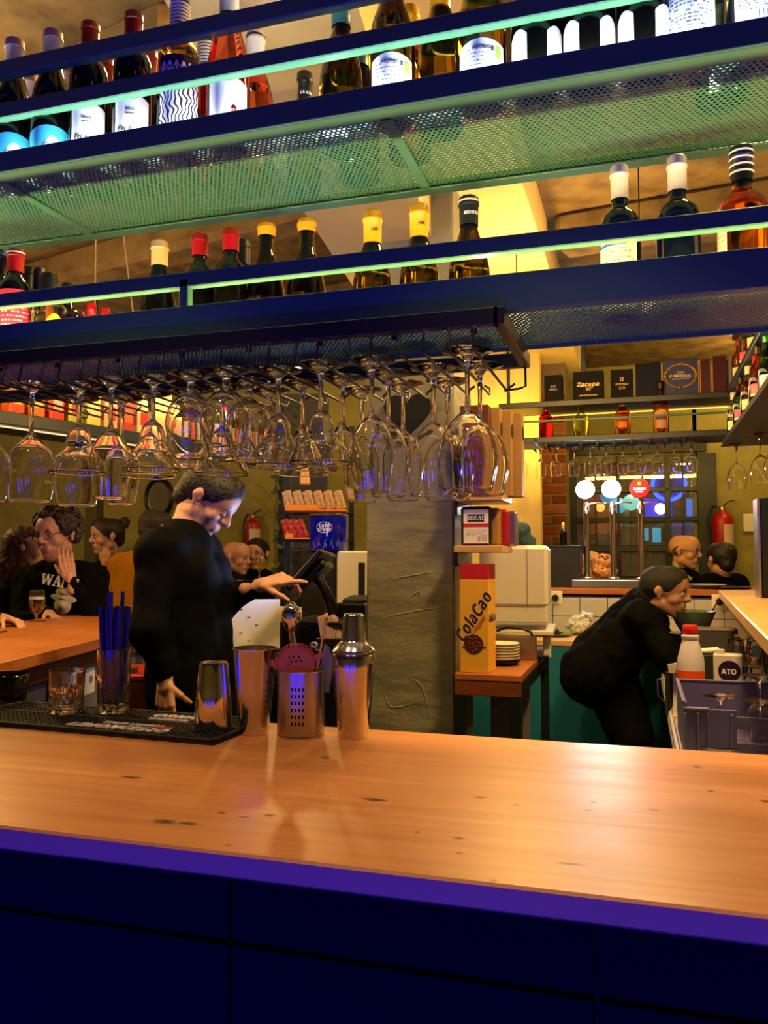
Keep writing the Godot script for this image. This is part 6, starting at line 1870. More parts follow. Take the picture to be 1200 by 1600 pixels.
	# brick pillar beside the window: courses of single bricks
	var bp := struct(bx(Vector3(0.42, 3.0, 0.3)), "brick_pillar", plain(Color(0.40, 0.34, 0.28), 0.95), "red brick pillar with a rough mortar edge beside the window", "pillar")
	bp.position = Vector3(-0.6943, 1.5, -6.05)
	var bm := []
	for k in 4: bm.append(plain([Color(0.36, 0.15, 0.09), Color(0.42, 0.19, 0.11), Color(0.31, 0.12, 0.08), Color(0.45, 0.23, 0.15)][k], 0.9))
	var bk := bx(Vector3(0.2, 0.058, 0.3), 0.004)
	var bh := bx(Vector3(0.095, 0.058, 0.3), 0.004)
	for r in 26:
		var yy := -0.75 + r * 0.072
		var off := r % 2
		if off == 0:
			put(bk, "brick", bm[(r * 3) % 4], bp, Vector3(-0.107, yy, 0.008))
			put(bk, "brick", bm[(r * 3 + 1) % 4], bp, Vector3(0.107, yy, 0.006))
		else:
			put(bh, "brick", bm[(r * 3 + 2) % 4], bp, Vector3(-0.16, yy, 0.007))
			put(bk, "brick", bm[(r * 3) % 4], bp, Vector3(0.0, yy, 0.009))
			put(bh, "brick", bm[(r * 3 + 1) % 4], bp, Vector3(0.16, yy, 0.006))
	var me := B.new()
	var pth := []
	for k in 22: pth.append(Vector3(0.0 + 0.01 * sin(k * 2.1), -0.75 + k * 0.08, 0.16 + 0.006 * sin(k * 1.3)))
	me.tube(pth, 0.026, 8)
	put(me.mesh(), "mortar_edge", plain(Color(0.50, 0.36, 0.26), 0.95), bp, Vector3(-0.02, 0, 0))
	# bright yellow wall behind the shelf's end
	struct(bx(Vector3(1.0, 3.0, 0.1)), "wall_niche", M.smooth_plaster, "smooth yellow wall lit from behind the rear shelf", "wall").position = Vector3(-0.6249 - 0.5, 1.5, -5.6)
	extinguisher(Vector3(0.6216, 1.5289, -6.9200), 0.5, 0.078, "red fire extinguisher with white print on the wall by the window")


# gift boxes: x, width, height, turn
const BOX_PLACES := [[-0.4833, 0.1062, 0.1757, 0.000], [-0.2771, 0.1777, 0.1852, 0.000], [-0.0844, 0.1264, 0.1836, 0.000], [0.0645, 0.1418, 0.2113, 0.000], [0.2436, 0.1873, 0.2210, 0.000], [0.3752, 0.0542, 0.2116, 0.000], [0.4517, 0.0773, 0.2245, 0.000], [0.5393, 0.0764, 0.2218, 0.000]]


func window_view() -> void:
	# dark green window with small panes
	var z := -6.98
	var w := struct(bx(Vector3(0.06, 1.5, 0.08), 0.004), "window_1", M.dark_paint, "dark green small-paned window to the street", "window")
	w.position = Vector3(-0.5171, 1.5, z)
	var o := w.position
	var xs := [-0.5171, -0.1601, 0.2200, 0.4554]
	var ys := [2.3137, 1.9691, 1.7300, 1.4970, 1.2493, 0.8]
	for k in [1, 2, 3]:
		put(bx(Vector3([0, 0.018, 0.045, 0.14][k], 1.5, 0.06), 0.003), "mullion", M.dark_paint, w, Vector3(xs[k] + (0.06 if k == 3 else 0.0), 1.5, z) - o)
	for k in ys.size():
		put(bx(Vector3(1.1, [0.1, 0.04, 0.04, 0.05, 0.06, 0.1][k], 0.06), 0.003), "glazing_bar", M.dark_paint, w, Vector3((xs[0] + xs[3]) * 0.5, ys[k], z) - o)
	var pane := mat("pane", Color(0.9, 0.95, 1.0, 0.05), 0.02)
	pane.transparency = BaseMaterial3D.TRANSPARENCY_ALPHA
	for i in 3:
		put(bx(Vector3(0.012, 1.5, 0.04), 0.002), "thin_bar", M.dark_paint, w, Vector3((xs[i] + xs[i + 1]) * 0.5, 1.5, z) - o)
		for j in 5:
			put(bx(Vector3(xs[i + 1] - xs[i] - 0.03, absf(ys[j] - ys[j + 1]) - 0.03, 0.004)), "pane", pane, w, Vector3((xs[i] + xs[i + 1]) * 0.5, (ys[j] + ys[j + 1]) * 0.5, z - 0.01) - o)
	# the street outside: pavement, house front, lit things
	struct(bx(Vector3(9, 0.1, 6)), "street_ground", plain(Color(0.2, 0.19, 0.18), 0.8), "paved street outside the window", "ground").position = Vector3(0, -0.1, -11)
	var f := thing("street_house", "brown house front across the street outside the window", "building", Vector3(0.4, 0, -11.0))
	put(bx(Vector3(8, 5, 0.2)), "wall", plain(Color(0.34, 0.22, 0.16), 0.9), f, Vector3(0, 2.5, 0))
	for k in 5:
		var dr := put(bx(Vector3(0.5, 1.1, 0.06), 0.01), "window", plain(Color(0.12, 0.10, 0.12), 0.3), f, Vector3(-1.5 + 0.75 * k, 1.5, 0.11))
		put(bx(Vector3(0.46, 1.06, 0.01)), "pane", plain(Color(0.30, 0.24, 0.30), 0.1), dr, Vector3(0, 0, 0.035))
	lit_thing("street_lamp", "warm street lamp glowing beyond the window", Vector3(-0.4117, 1.9827, -9.5000), 0.05, Color(1.0, 0.62, 0.25), 2.0)
	lit_thing("street_lamp", "warm white lamp beside the blue shop light", Vector3(0.2248, 1.9572, -9.5000), 0.06, Color(1.0, 0.85, 0.7), 4.0)
	lit_thing("street_lamp", "small white street lamp high beyond the window", Vector3(0.4725, 2.5178, -9.5000), 0.09, Color(0.95, 1.0, 1.0), 4.0)
	lit_thing("tap_reflection", "round pale green lit sign beside the red tap sign", Vector3(-0.0781, 2.0011, -9.0000), 0.085, Color(0.6, 1.0, 0.9), 0.7)  # three glowing discs stand in for tap lights reflected in the panes
	lit_thing("tap_reflection", "round pale cyan lit sign behind the middle tap", Vector3(-0.2054, 1.9821, -9.2000), 0.085, Color(0.4, 0.9, 1.0), 0.45)
	lit_thing("tap_reflection", "round dim cyan lit sign next to the middle tap sign", Vector3(-0.3235, 2.0812, -9.2000), 0.075, Color(0.35, 0.8, 1.0), 0.35)
	omni(Vector3(0.0216, 2.6082, -9.3000) + Vector3(0, 0.4, 0), 0.2, Color(1.0, 0.72, 0.5), 4.0, "house_fill_light")  # light and lantern added to brighten the house front
	lit_thing("fill_lantern", "bright lantern above the window outside", Vector3(0.0216, 2.6082, -9.3000) + Vector3(0, 0.4, 0), 0.1, Color(1.0, 0.8, 0.6), 3.0)
	var ring := []
	for k in 41: ring.append(Vector3(cos(TAU * k / 40) * 0.16, sin(TAU * k / 40) * 0.16, 0))
	var rn := thing("neon_ring", "blue neon ring glowing outside the window", "neon ring", Vector3(0.2990, 2.1793, -9.0000))
	put(tubed(ring, 0.018, 8), "neon_tube", glow("neon_ring", Color(0.12, 0.25, 1.0), 5.0), rn)
	put(bx(Vector3(0.03, 0.03, 1.86)), "arm", M.black_metal, rn, Vector3(0, 0, -0.97))
	put(lathed([Vector2(0, 0), Vector2(0.15, 0), Vector2(0.15, 0.01), Vector2(0, 0.01)], 32), "back_disc", plain(Color(0.4, 0.42, 0.6), 0.5), rn, Vector3(0, 0, -0.03), Vector3(PI / 2, 0, 0))
	for a in [[Vector3(0.2000, 1.9491, -9.6000), 0.30, 0.26, Color(0.12, 0.10, 0.9), 0.6, "violet-blue lit shop panel behind the window"], [Vector3(0.5588, 1.9570, -9.6000), 0.12, 0.22, Color(0.12, 0.45, 0.9), 0.7, "sky-blue lit shop panel behind the window"], [Vector3(0.1818, 1.6733, -9.6000), 0.09, 0.16, Color(0.2, 0.7, 0.9), 0.5, "small turquoise lit shop panel behind the window"], [Vector3(0.0741, 1.6813, -9.6000), 0.05, 0.14, Color(0.2, 0.7, 0.9), 0.4, "narrow turquoise lit strip behind the window"], [Vector3(0.4488, 1.7132, -9.6000), 0.26, 0.24, Color(0.20, 0.12, 0.45), 0.3, "dim violet shop panel behind the guest with glasses"], [Vector3(-0.4112, 1.9486, -9.8000), 0.42, 0.5, Color(0.40, 0.18, 0.09), 0.35, "lit brown doorway across the street"]]:
		var p := thing("shop_panel", a[5], "lit panel", a[0])
		put(bx(Vector3(a[1], a[2], 0.03), 0.003), "lit_sign", glow("shop_" + a[5].substr(0, 8), a[3], a[4]), p)
		put(bx(Vector3(a[1] + 0.03, a[2] + 0.03, 0.02), 0.003), "frame", M.black_metal, p, Vector3(0, 0, -0.02))
		put(bx(Vector3(0.03, 0.03, a[0].z + 10.9)), "arm", M.black_metal, p, Vector3(0, 0, -0.03 - (a[0].z + 10.9) * 0.5))


func lit_thing(called: String, label: String, at: Vector3, r: float, color: Color, energy: float) -> void:
	var t := thing(called, label, "lamp", at)
	var b := B.new()
	b.ball(Vector3.ZERO, Vector3(r, r, r * 0.5), 16)
	put(b.mesh(), "lamp_globe", glow("lamp_%s" % label.substr(0, 22), color, energy), t)
	put(tubed([Vector3(0, 0, -r * 0.3), Vector3(0, 0.1, -0.2), Vector3(0, 0.1, -11.0 - at.z + 0.12)], 0.012, 6), "arm", M.black_metal, t)



func right_side() -> void:
	# steel worktop beside the aisle
	var sy := 0.9
	var t := thing("steel_worktop", "stainless steel worktop behind the right end of the counter", "worktop", Vector3(0.08, 0, -2.9))
	put(bx(Vector3(0.55, 0.03, 2.0), 0.006), "worktop", M.worn_steel, t, Vector3(0.275, sy - 0.015, 0.0))
	put(bx(Vector3(0.5, sy - 0.03, 1.96), 0.004), "cabinet", M.navy, t, Vector3(0.29, (sy - 0.03) * 0.5, 0.0))
	put(bx(Vector3(0.012, 0.02, 2.0), 0.003), "raised_edge", M.worn_steel, t, Vector3(0.008, sy + 0.006, 0.0))
	# right counter of pale oak
	var a := Vector3(0.256, 1.25, -1.915)
	var c := Vector3(0.400, 1.25, -4.772)
	var d := (c - a).normalized()
	var r := thing("right_counter", "pale oak guest counter running back on the right", "bar counter", (a + c) * 0.5)
	r.basis = Basis(Vector3.UP.cross(d * -1.0).normalized(), Vector3.UP, d * -1.0)
	put(bx(Vector3(0.42, 0.04, 2.86), 0.004), "worktop", M.pale_turned, r, Vector3(0.21, -0.02, 0))
	put(bx(Vector3(0.03, 1.2, 2.8), 0.003), "panel", M.brown_wood, r, Vector3(0.44, -0.64, 0))
	put(bx(Vector3(0.5, 0.03, 2.8), 0.004), "guest_ledge", M.brown_wood, r, Vector3(0.71, -0.06, 0))
	for z in [-1.3, 0.0, 1.3]: put(bx(Vector3(0.03, 1.19, 0.06), 0.003), "leg", M.brown_wood, r, Vector3(0.88, -0.665, z))
	# dark green board with steel edge
	var gb := thing("green_cupboard", "dark green cupboard with a steel edge on the right counter", "cupboard", Vector3(0.4761, 1.25, -3.9))
	put(bx(Vector3(0.3, 1.6755 - 1.25, 0.12), 0.004), "body", M.dark_paint, gb, Vector3(0.17, (1.6755 - 1.25) * 0.5, 0))
	put(bx(Vector3(0.012, 1.6755 - 1.25, 0.13), 0.002), "steel_edge", M.brushed_steel, gb, Vector3(0.012, (1.6755 - 1.25) * 0.5, 0))
	put(bx(Vector3(0.29, 0.02, 0.125), 0.002), "foot", M.black_plastic, gb, Vector3(0.17, 0.01, 0))
	var sw := put(bx(Vector3(0.09, 0.14, 0.02), 0.005), "light_switch", M.white_plastic, null, Vector3(0.8215, 1.6936, -6.9900))
	tag(sw, "small white switch plate on the olive wall beside the extinguisher", "switch")
	# dishwasher crate with glasses
	var zf := -2.28
	var cx: float = 0.1019
	var ct: float = 1.0353
	var hh := ct - 0.9
	var k := thing("glass_crate", "grey-violet plastic crate of washed glasses on the steel worktop", "crate", Vector3(cx, 0.9, zf))
	var w := 0.5
	var dp := 0.42
	var lo := hh - 0.0
	put(bx(Vector3(w, 0.008, dp), 0.002), "bottom", M.lilac_crate, k, Vector3(w * 0.5, 0.006, -dp * 0.5))
	put(bx(Vector3(0.008, hh + 0.015, dp), 0.002), "side_wall", M.lilac_crate, k, Vector3(0.004, (hh + 0.015) * 0.5, -dp * 0.5))
	put(bx(Vector3(0.008, hh + 0.015, dp), 0.002), "side_wall", M.lilac_crate, k, Vector3(w, (hh + 0.015) * 0.5, -dp * 0.5))
	put(bx(Vector3(w, hh + 0.012, 0.008), 0.002), "back_wall", M.lilac_crate, k, Vector3(w * 0.5, (hh + 0.012) * 0.5, -dp))
	# front wall with its hand hole and ribs
	var hx := 0.125
	var hw := 0.16
	var fw := B.new()
	fw.box(Vector3(hx * 0.5, hh * 0.5, 0), Vector3(hx, hh, 0.008))
	fw.box(Vector3((hx + hw + w) * 0.5, hh * 0.5 - 0.008, 0), Vector3(w - hx - hw, hh - 0.016, 0.008))
	fw.box(Vector3(hx + hw * 0.5, hh * 0.2, 0), Vector3(hw, hh * 0.4, 0.008))
	fw.box(Vector3(hx + hw * 0.5, hh * 0.78, 0), Vector3(hw, hh * 0.2, 0.008))
	put(fw.mesh(), "front_wall", M.lilac_crate, k)
	for x in [0.0, 0.03, 0.055, 0.11, 0.3, 0.45]:
		put(bx(Vector3(0.006, hh * 0.9, 0.01), 0.001), "rib", M.lilac_crate, k, Vector3(x + 0.003, hh * 0.48, 0.006))
	put(bx(Vector3(0.06, 0.006, 0.02), 0.001), "rim", M.lilac_crate, k, Vector3(0.03, hh, 0.0))
	put(bx(Vector3(0.008, 0.006, dp), 0.001), "rim", M.lilac_crate, k, Vector3(0.0, hh + 0.016, -dp * 0.5))
	put(bx(Vector3(w, 0.006, 0.012), 0.001), "rim", M.lilac_crate, k, Vector3(w * 0.5, hh + 0.014, -dp))
	put(bx(Vector3(w, 0.02, 0.012), 0.002), "foot_rim", M.lilac_crate, k, Vector3(w * 0.5, 0.012, 0.004))
	var g := "washed glasses in the crate"
	for q in [[0.10, -0.16, 0.035, "upside-down stemmed glass in the crate, nearest its corner"], [0.19, -0.10, 0.02, "upside-down stemmed glass in the crate, before the hand hole"], [0.21, -0.26, 0.06, "tall upside-down stemmed glass at the back of the crate"], [0.31, -0.14, 0.03, "upside-down stemmed glass in the middle of the crate"], [0.30, -0.3, 0.03, "upside-down stemmed glass behind the middle of the crate"]]:
		var o := put(stem_mesh("small"), "stemmed_glass", M.glass, null, Vector3(cx + q[0], 0.91 + 0.181, zf + q[1]), Vector3(PI, 0, 0))
		o.scale = Vector3(1.0, 0.75 if q[2] < 0.05 else 1.0, 1.0)
		o.position.y = 0.911 + 0.1806 * o.scale.y
		tag(o, q[3], "glass", g)
	var dish := put(lathed([Vector2(0, 0), Vector2(0.06, 0), Vector2(0.075, 0.03), Vector2(0.073, 0.032), Vector2(0.058, 0.004), Vector2(0, 0.004)], 28), "glass_dish", M.glass, null, Vector3(cx + 0.085, 0.95, zf - 0.05))
	tag(dish, "shallow glass dish at the front corner of the crate", "dish")
	dish.position.y = 0.911
	# milk bottle, oat carton, green carton, steel jug
	var mb := thing("milk_bottle", "white plastic milk bottle with an orange-red cap", "bottle", Vector3(0.1552, sy, -2.9227))
	var mh: float = 1.1987 - 0.9
	put(lathed([Vector2(0, 0), Vector2(0.038, 0), Vector2(0.0425, 0.006), Vector2(0.0425, mh * 0.58), Vector2(0.041, mh * 0.64), Vector2(0.030, mh * 0.78), Vector2(0.0245, mh * 0.84), Vector2(0.0285, mh * 0.855), Vector2(0.0285, mh * 0.885), Vector2(0.022, mh * 0.895), Vector2(0.022, mh * 0.92), Vector2(0, mh * 0.92)], 32), "bottle", plain(Color(0.83, 0.80, 0.90), 0.3), mb)
	put(lathed([Vector2(0.0225, mh * 0.905), Vector2(0.024, mh * 0.91), Vector2(0.024, mh * 0.985), Vector2(0.022, mh), Vector2(0, mh)], 28), "cap", plain(Color(0.82, 0.10, 0.04), 0.4), mb)
	put(lathed([Vector2(0.0428, mh * 0.40), Vector2(0.0430, mh * 0.41), Vector2(0.0430, mh * 0.50), Vector2(0.0428, mh * 0.51)], 32), "orange_band", plain(Color(0.88, 0.30, 0.03), 0.4), mb)
	var ol := B.new()
	ol.patch(0.0432, 0.15, 1.0, mh * 0.12, mh * 0.42, 8)
	put(ol.mesh(), "orange_label", plain(Color(0.85, 0.30, 0.05), 0.4), mb)
	var oc := thing("oat_drink_carton", "white carton with a purple disc on the steel worktop", "carton", Vector3(0.2701, sy, -2.9371), deg_to_rad(-6))
	var oh: float = 1.1063 - 0.9
	put(bx(Vector3(0.088, oh, 0.065), 0.003), "carton", plain(Color(0.80, 0.76, 0.80), 0.4), oc, Vector3(0, oh * 0.5, 0))
	put(lathed([Vector2(0, 0), Vector2(0.013, 0), Vector2(0.013, 0.016), Vector2(0, 0.016)], 20), "cap", M.white_plastic, oc, Vector3(-0.022, oh - 0.001, 0.012))
	put(lathed([Vector2(0, 0), Vector2(0.034, 0), Vector2(0.034, 0.0008), Vector2(0, 0.0008)], 36), "purple_disc", plain(Color(0.13, 0.03, 0.26), 0.4), oc, Vector3(0.004, oh - 0.052, 0.0325), Vector3(PI / 2, 0, 0))
	put(text("ATO", 0.024, false, true), "lettering", M.paper, oc, Vector3(0.003, oh - 0.053, 0.0337))
	put(text("sense\nlactosa", 0.014, false, true), "lettering", plain(Color(0.15, 0.05, 0.2), 0.5), oc, Vector3(-0.004, oh - 0.115, 0.0332))
	var gc := thing("green_carton", "dark green drinks carton between the milk bottle and white carton", "carton", Vector3(0.2133, sy, -3.0781))
	put(bx(Vector3(0.075, 1.0889 - 0.9, 0.07), 0.003), "carton", plain(Color(0.08, 0.11, 0.06), 0.5), gc, Vector3(0, (1.0889 - 0.9) * 0.5, 0))
	put(bx(Vector3(0.07, 0.012, 0.06), 0.004), "crumpled_top", M.paper, gc, Vector3(0.01, 1.1021 - 0.9, 0), Vector3(0, 0, 0.1))
	var sj := thing("steel_jug", "narrow steel milk jug at the worktop's edge", "jug", Vector3(0.0999, sy, -2.9373))
	put(lathed([Vector2(0, 0), Vector2(0.026, 0), Vector2(0.028, 0.004), Vector2(0.026, 0.14), Vector2(0.024, 0.14), Vector2(0.025, 0.01), Vector2(0, 0.01)], 24), "body", M.steel, sj)
	put(tubed([Vector3(-0.026, 0.12, 0), Vector3(-0.05, 0.115, 0), Vector3(-0.05, 0.06, 0), Vector3(-0.027, 0.04, 0)], 0.003, 6), "handle", M.steel, sj)
	put(bx(Vector3(0.03, 0.05, 0.002), 0.0005), "folded_slip", M.paper, sj, Vector3(0.0, 0.145, 0), Vector3(0.2, 0.3, 0.2))
	# bowl, stacked packs and wrapped glasses towards the corner
	var bw := thing("mixing_bowl", "large grey-green bowl with salad beyond the bending woman", "bowl", Vector3(0.2264, 1.1207, -4.0189))
	bw.position.y = 0.9
	put(lathed([Vector2(0, 0.18), Vector2(0.05, 0.18), Vector2(0.075, 0.22), Vector2(0.098, 0.275), Vector2(0.1, 0.28), Vector2(0.095, 0.278), Vector2(0.07, 0.225), Vector2(0.0, 0.2)], 32), "bowl", plain(Color(0.27, 0.34, 0.33), 0.4), bw)
	put(lathed([Vector2(0, 0), Vector2(0.11, 0), Vector2(0.11, 0.18), Vector2(0, 0.18)], 24), "bucket_under", M.black_plastic, bw)
	var sl := B.new()
	sl.blob([[Vector3(-0.04, 0.26, 0), Vector3(0.05, 0.262, 0), 0.022, 0.02]], 0.008, 0.01, 0.012, 34.0)
	put(sl.mesh(), "salad", plain(Color(0.36, 0.42, 0.10), 0.8), bw)
	var pk := thing("plastic_tub", "low translucent grey food tub behind the milk bottle", "tub", Vector3(0.2882, sy, -3.5694))
	put(bx(Vector3(0.16, 1.1362 - 0.9, 0.12), 0.006), "tub", plain(Color(0.28, 0.27, 0.29), 0.3), pk, Vector3(-0.02, (1.1362 - 0.9) * 0.5, 0))
	put(bx(Vector3(0.165, 0.008, 0.125), 0.003), "lid", plain(Color(0.40, 0.38, 0.40), 0.3), pk, Vector3(-0.02, 1.1362 - 0.9, 0))
	for n in 3:
		var rp := thing("napkin_pack", "red and white packet in the pile behind the bowl", "packet", Vector3(0.3303, sy + n * 0.07, -3.9984), 0.15 * n, "packets piled behind the bowl")
		put(bx(Vector3(0.14, 0.068, 0.1), 0.006), "packet", plain(Color(0.42, 0.05, 0.06), 0.4), rp, Vector3(0, 0.035, 0))
		put(bx(Vector3(0.142, 0.02, 0.102), 0.003), "white_band", M.paper, rp, Vector3(0, 0.035, 0))
	var g2 := "upturned tumblers piled on the steel worktop"
	var tm := lathed([Vector2(0.036, 0.0), Vector2(0.0365, 0.002), Vector2(0.028, 0.1), Vector2(0.026, 0.102), Vector2(0, 0.102), Vector2(0, 0.096), Vector2(0.025, 0.096), Vector2(0.0335, 0.0), Vector2(0.036, 0.0)], 24)
	for n in 14:
		var q := Vector3(0.3497 + 0.078 * (n % 4), sy + 0.103 * (n / 7), -3.4859 - 0.08 * ((n % 7) / 4))
		tag(put(tm, "tumbler", M.glass, null, q), "upturned clear tumbler in the pile under the right counter", "glass", g2)
	# hanging shelf over the right counter, three boards
	var s := thing("right_shelf", "dark green three-tier bottle shelf hung over the right counter", "shelf", Vector3(0.60, 2.045, -3.95))
	for n in 3: put(bx(Vector3(0.3, 0.03, 1.9), 0.003), "board", M.dark_paint, s, Vector3(0.0 + 0.03 * n, 0.015 + 0.29 * n, 0.0))
	for z in [-0.93, 0.93]:
		put(bx(Vector3(0.02, 0.95, 0.02), 0.002), "hanger", M.dark_paint, s, Vector3(0.17, 0.475, z))
	put(bx(Vector3(0.012, 0.006, 1.8)), "led_line", glow("right_led", Color(1.0, 0.92, 0.6), 3.0), s, Vector3(-0.135, 0.0, 0))
	area(Vector3(0.40, 2.2, -4.0), Vector3(0.62, 2.2, -4.0), 1.7, 0.02, Color(1.0, 0.9, 0.62), 0.12, "right_shelf_light")
	var kinds := [["bottle_clear", "clear", "spirit"], ["bottle_clear", "tall clear", "spirit"], ["bottle_green", "green-capped", "rum"], ["bottle_amber", "amber", "rum"], ["bottle_amber", "orange-brown", "spirit"], ["bottle_clear", "frosted", "spirit"], ["bottle_red", "red", "rum"], ["bottle_green", "green", "spirit"]]
	for tier in 3:
		for n in 8:
			var e: Array = kinds[(n + tier * 3) % 8]
			bottle("spirit_bottle", "%s bottle, %s from the far end of the right shelf's %s board" % [e[1], ["first", "second", "third", "fourth", "fifth", "sixth", "seventh", "eighth"][n], ["lowest", "middle", "top"][tier]], e[2], Vector3(0.50 + 0.03 * tier + 0.015 * (n % 2), 2.0755 + 0.29 * tier, -4.8 + 0.16 * n), 0.24 + 0.012 * (n % 4), 0.036, M[e[0]], {"level": 0.6, "cap": [[M.cap_white, M.red, M.cap_black, plain(Color(0.05, 0.5, 0.15), 0.3)][(n + tier) % 4], 0.16], "labels": [[0.14, 0.34, 0.6, [M.cream_label, M.orange_label, M.pink_label, M.back_label][n % 4], -0.4]]}, "bottles on the right shelf")
	for q in [[Vector3(0.5080, 1.9914, -4.7891), "nearest the rear shelf"], [Vector3(0.5806, 1.9560, -4.4467), "further along the right shelf"], [Vector3(0.6138, 1.9322, -4.1963), "last along the right shelf"]]:
		var o := put(stem_mesh("balloon"), "wine_glass", M.glass, null, Vector3(q[0].x, 2.036, q[0].z), Vector3(PI, 0, 0))
		tag(o, "large wine glass hanging under the right shelf, " + q[1], "glass", "glasses under the right shelf")
	put(bx(Vector3(0.3, 0.008, 1.9), 0.001), "glass_rail", M.black_metal, s, Vector3(-0.01, -0.006, 0))



# A head in its own frame: x right, y up, z forward, origin between the ears.
const HEAD := [
	[[0, 0.035, -0.038], [0, 0.042, 0.028], 0.077, 0.073], [[0, 0.0, 0.03], [0, -0.055, 0.042], 0.063, 0.050],
	[[0.034, -0.055, 0.0], [0.008, -0.094, 0.062], 0.034, 0.022], [[-0.034, -0.055, 0.0], [-0.008, -0.094, 0.062], 0.034, 0.022],
	[[-0.03, 0.024, 0.081], [0.03, 0.024, 0.081], 0.014, 0.014], [[0, 0.018, 0.092], [0, -0.020, 0.111], 0.0075, 0.0115],
	[[-0.010, -0.024, 0.098], [0.010, -0.024, 0.098], 0.009, 0.009], [[0.038, -0.020, 0.060], [0.040, -0.026, 0.054], 0.025, 0.025], [[-0.038, -0.020, 0.060], [-0.040, -0.026, 0.054], 0.025, 0.025],
	[[-0.017, -0.051, 0.088], [0.017, -0.051, 0.088], 0.007, 0.007], [[-0.014, -0.062, 0.086], [0.014, -0.062, 0.086], 0.0075, 0.0075], [[0, -0.095, 0.071], [0, -0.092, 0.066], 0.018, 0.018]]
const EARS := [[[0.077, 0.012, -0.006], [0.081, 0.018, -0.013], 0.007, 0.0085], [[0.081, 0.018, -0.013], [0.083, 0.004, -0.020], 0.008, 0.0075], [[0.083, 0.004, -0.020], [0.078, -0.026, -0.005], 0.0075, 0.007], [[0.076, -0.005, -0.006], [0.081, 0.006, -0.012], 0.010, 0.009]]


# short hair: a shell over the skull with the face cut free
const SHORT := [[[0, 0.036, -0.042], [0, 0.048, 0.026], 0.0825, 0.0785], [[0, -0.03, -0.068], [0, 0.02, -0.062], 0.052, 0.062], [[0, -0.022, 0.120], [0, -0.13, 0.045], 0.104, 0.104, -1.0]]


func local(list: Array, xf: Transform3D) -> Array:
	var out := []
	var k := xf.basis.x.length()
	for p in list:
		var q := [xf * Vector3(p[0][0], p[0][1], p[0][2]), xf * Vector3(p[1][0], p[1][1], p[1][2]), p[2] * k, p[3] * k]
		if p.size() > 4: q.append(p[4])
		out.append(q)
	return out


func frame(at: Vector3, forward: Vector3, up := Vector3.UP, size := 1.0) -> Transform3D:
	var f := forward.normalized()
	var r := up.cross(f).normalized()
	return Transform3D(Basis(r, f.cross(r).normalized(), f).scaled(Vector3.ONE * size), at)


func hand_prims(wrist: Vector3, along: Vector3, back: Vector3, thumb: Vector3, curl: Array, size := 1.0) -> Array:
	# palm and five jointed fingers; back is the direction the back of the hand faces, thumb the side of the thumb
	var f := along.normalized()
	var t := (thumb - f * thumb.dot(f)).normalized()
	var n := (back - f * back.dot(f) - t * back.dot(t)).normalized()
	var out := []
	for k in 4:
		var side := (1.5 - k) * 0.0195 * size
		var base: Vector3 = wrist + f * (0.086 - 0.006 * absf(k - 1.2)) * size + t * side
		out.append([wrist + t * side * 0.62 + f * 0.012 * size, base, 0.0145 * size, 0.0115 * size])
		var c: float = curl[k]
		var d := f
		var p := base
		var lens: Array = [[0.044, 0.026, 0.021], [0.048, 0.030, 0.022], [0.045, 0.028, 0.021], [0.035, 0.021, 0.018]][k]
		for j in 3:
			d = d.rotated(t, -c * [0.9, 1.15, 0.8][j] * (-1.0 if t.cross(f).dot(n) < 0.0 else 1.0))
			var q: Vector3 = p + d * lens[j] * size
			out.append([p, q, (0.0092 - 0.0008 * j) * size, (0.0086 - 0.0009 * j) * size])
			p = q
	var b := wrist + f * 0.022 * size + t * 0.022 * size
	var d2: Vector3 = (f * 0.75 + t * 0.62 - n * (0.25 + 0.5 * curl[4])).normalized()
	var m: Vector3 = b + d2 * 0.042 * size
	out.append([b, m, 0.015 * size, 0.0105 * size])
	var d3: Vector3 = (d2 + f * 0.35 - n * 0.8 * curl[4] - t * 0.45 * curl[4]).normalized()
	out.append([m, m + d3 * 0.03 * size, 0.0100 * size, 0.0085 * size])
	out.append([m + d3 * 0.03 * size, m + (d3 * 0.05 - n * 0.006) * size, 0.0088 * size, 0.0072 * size])
	return out


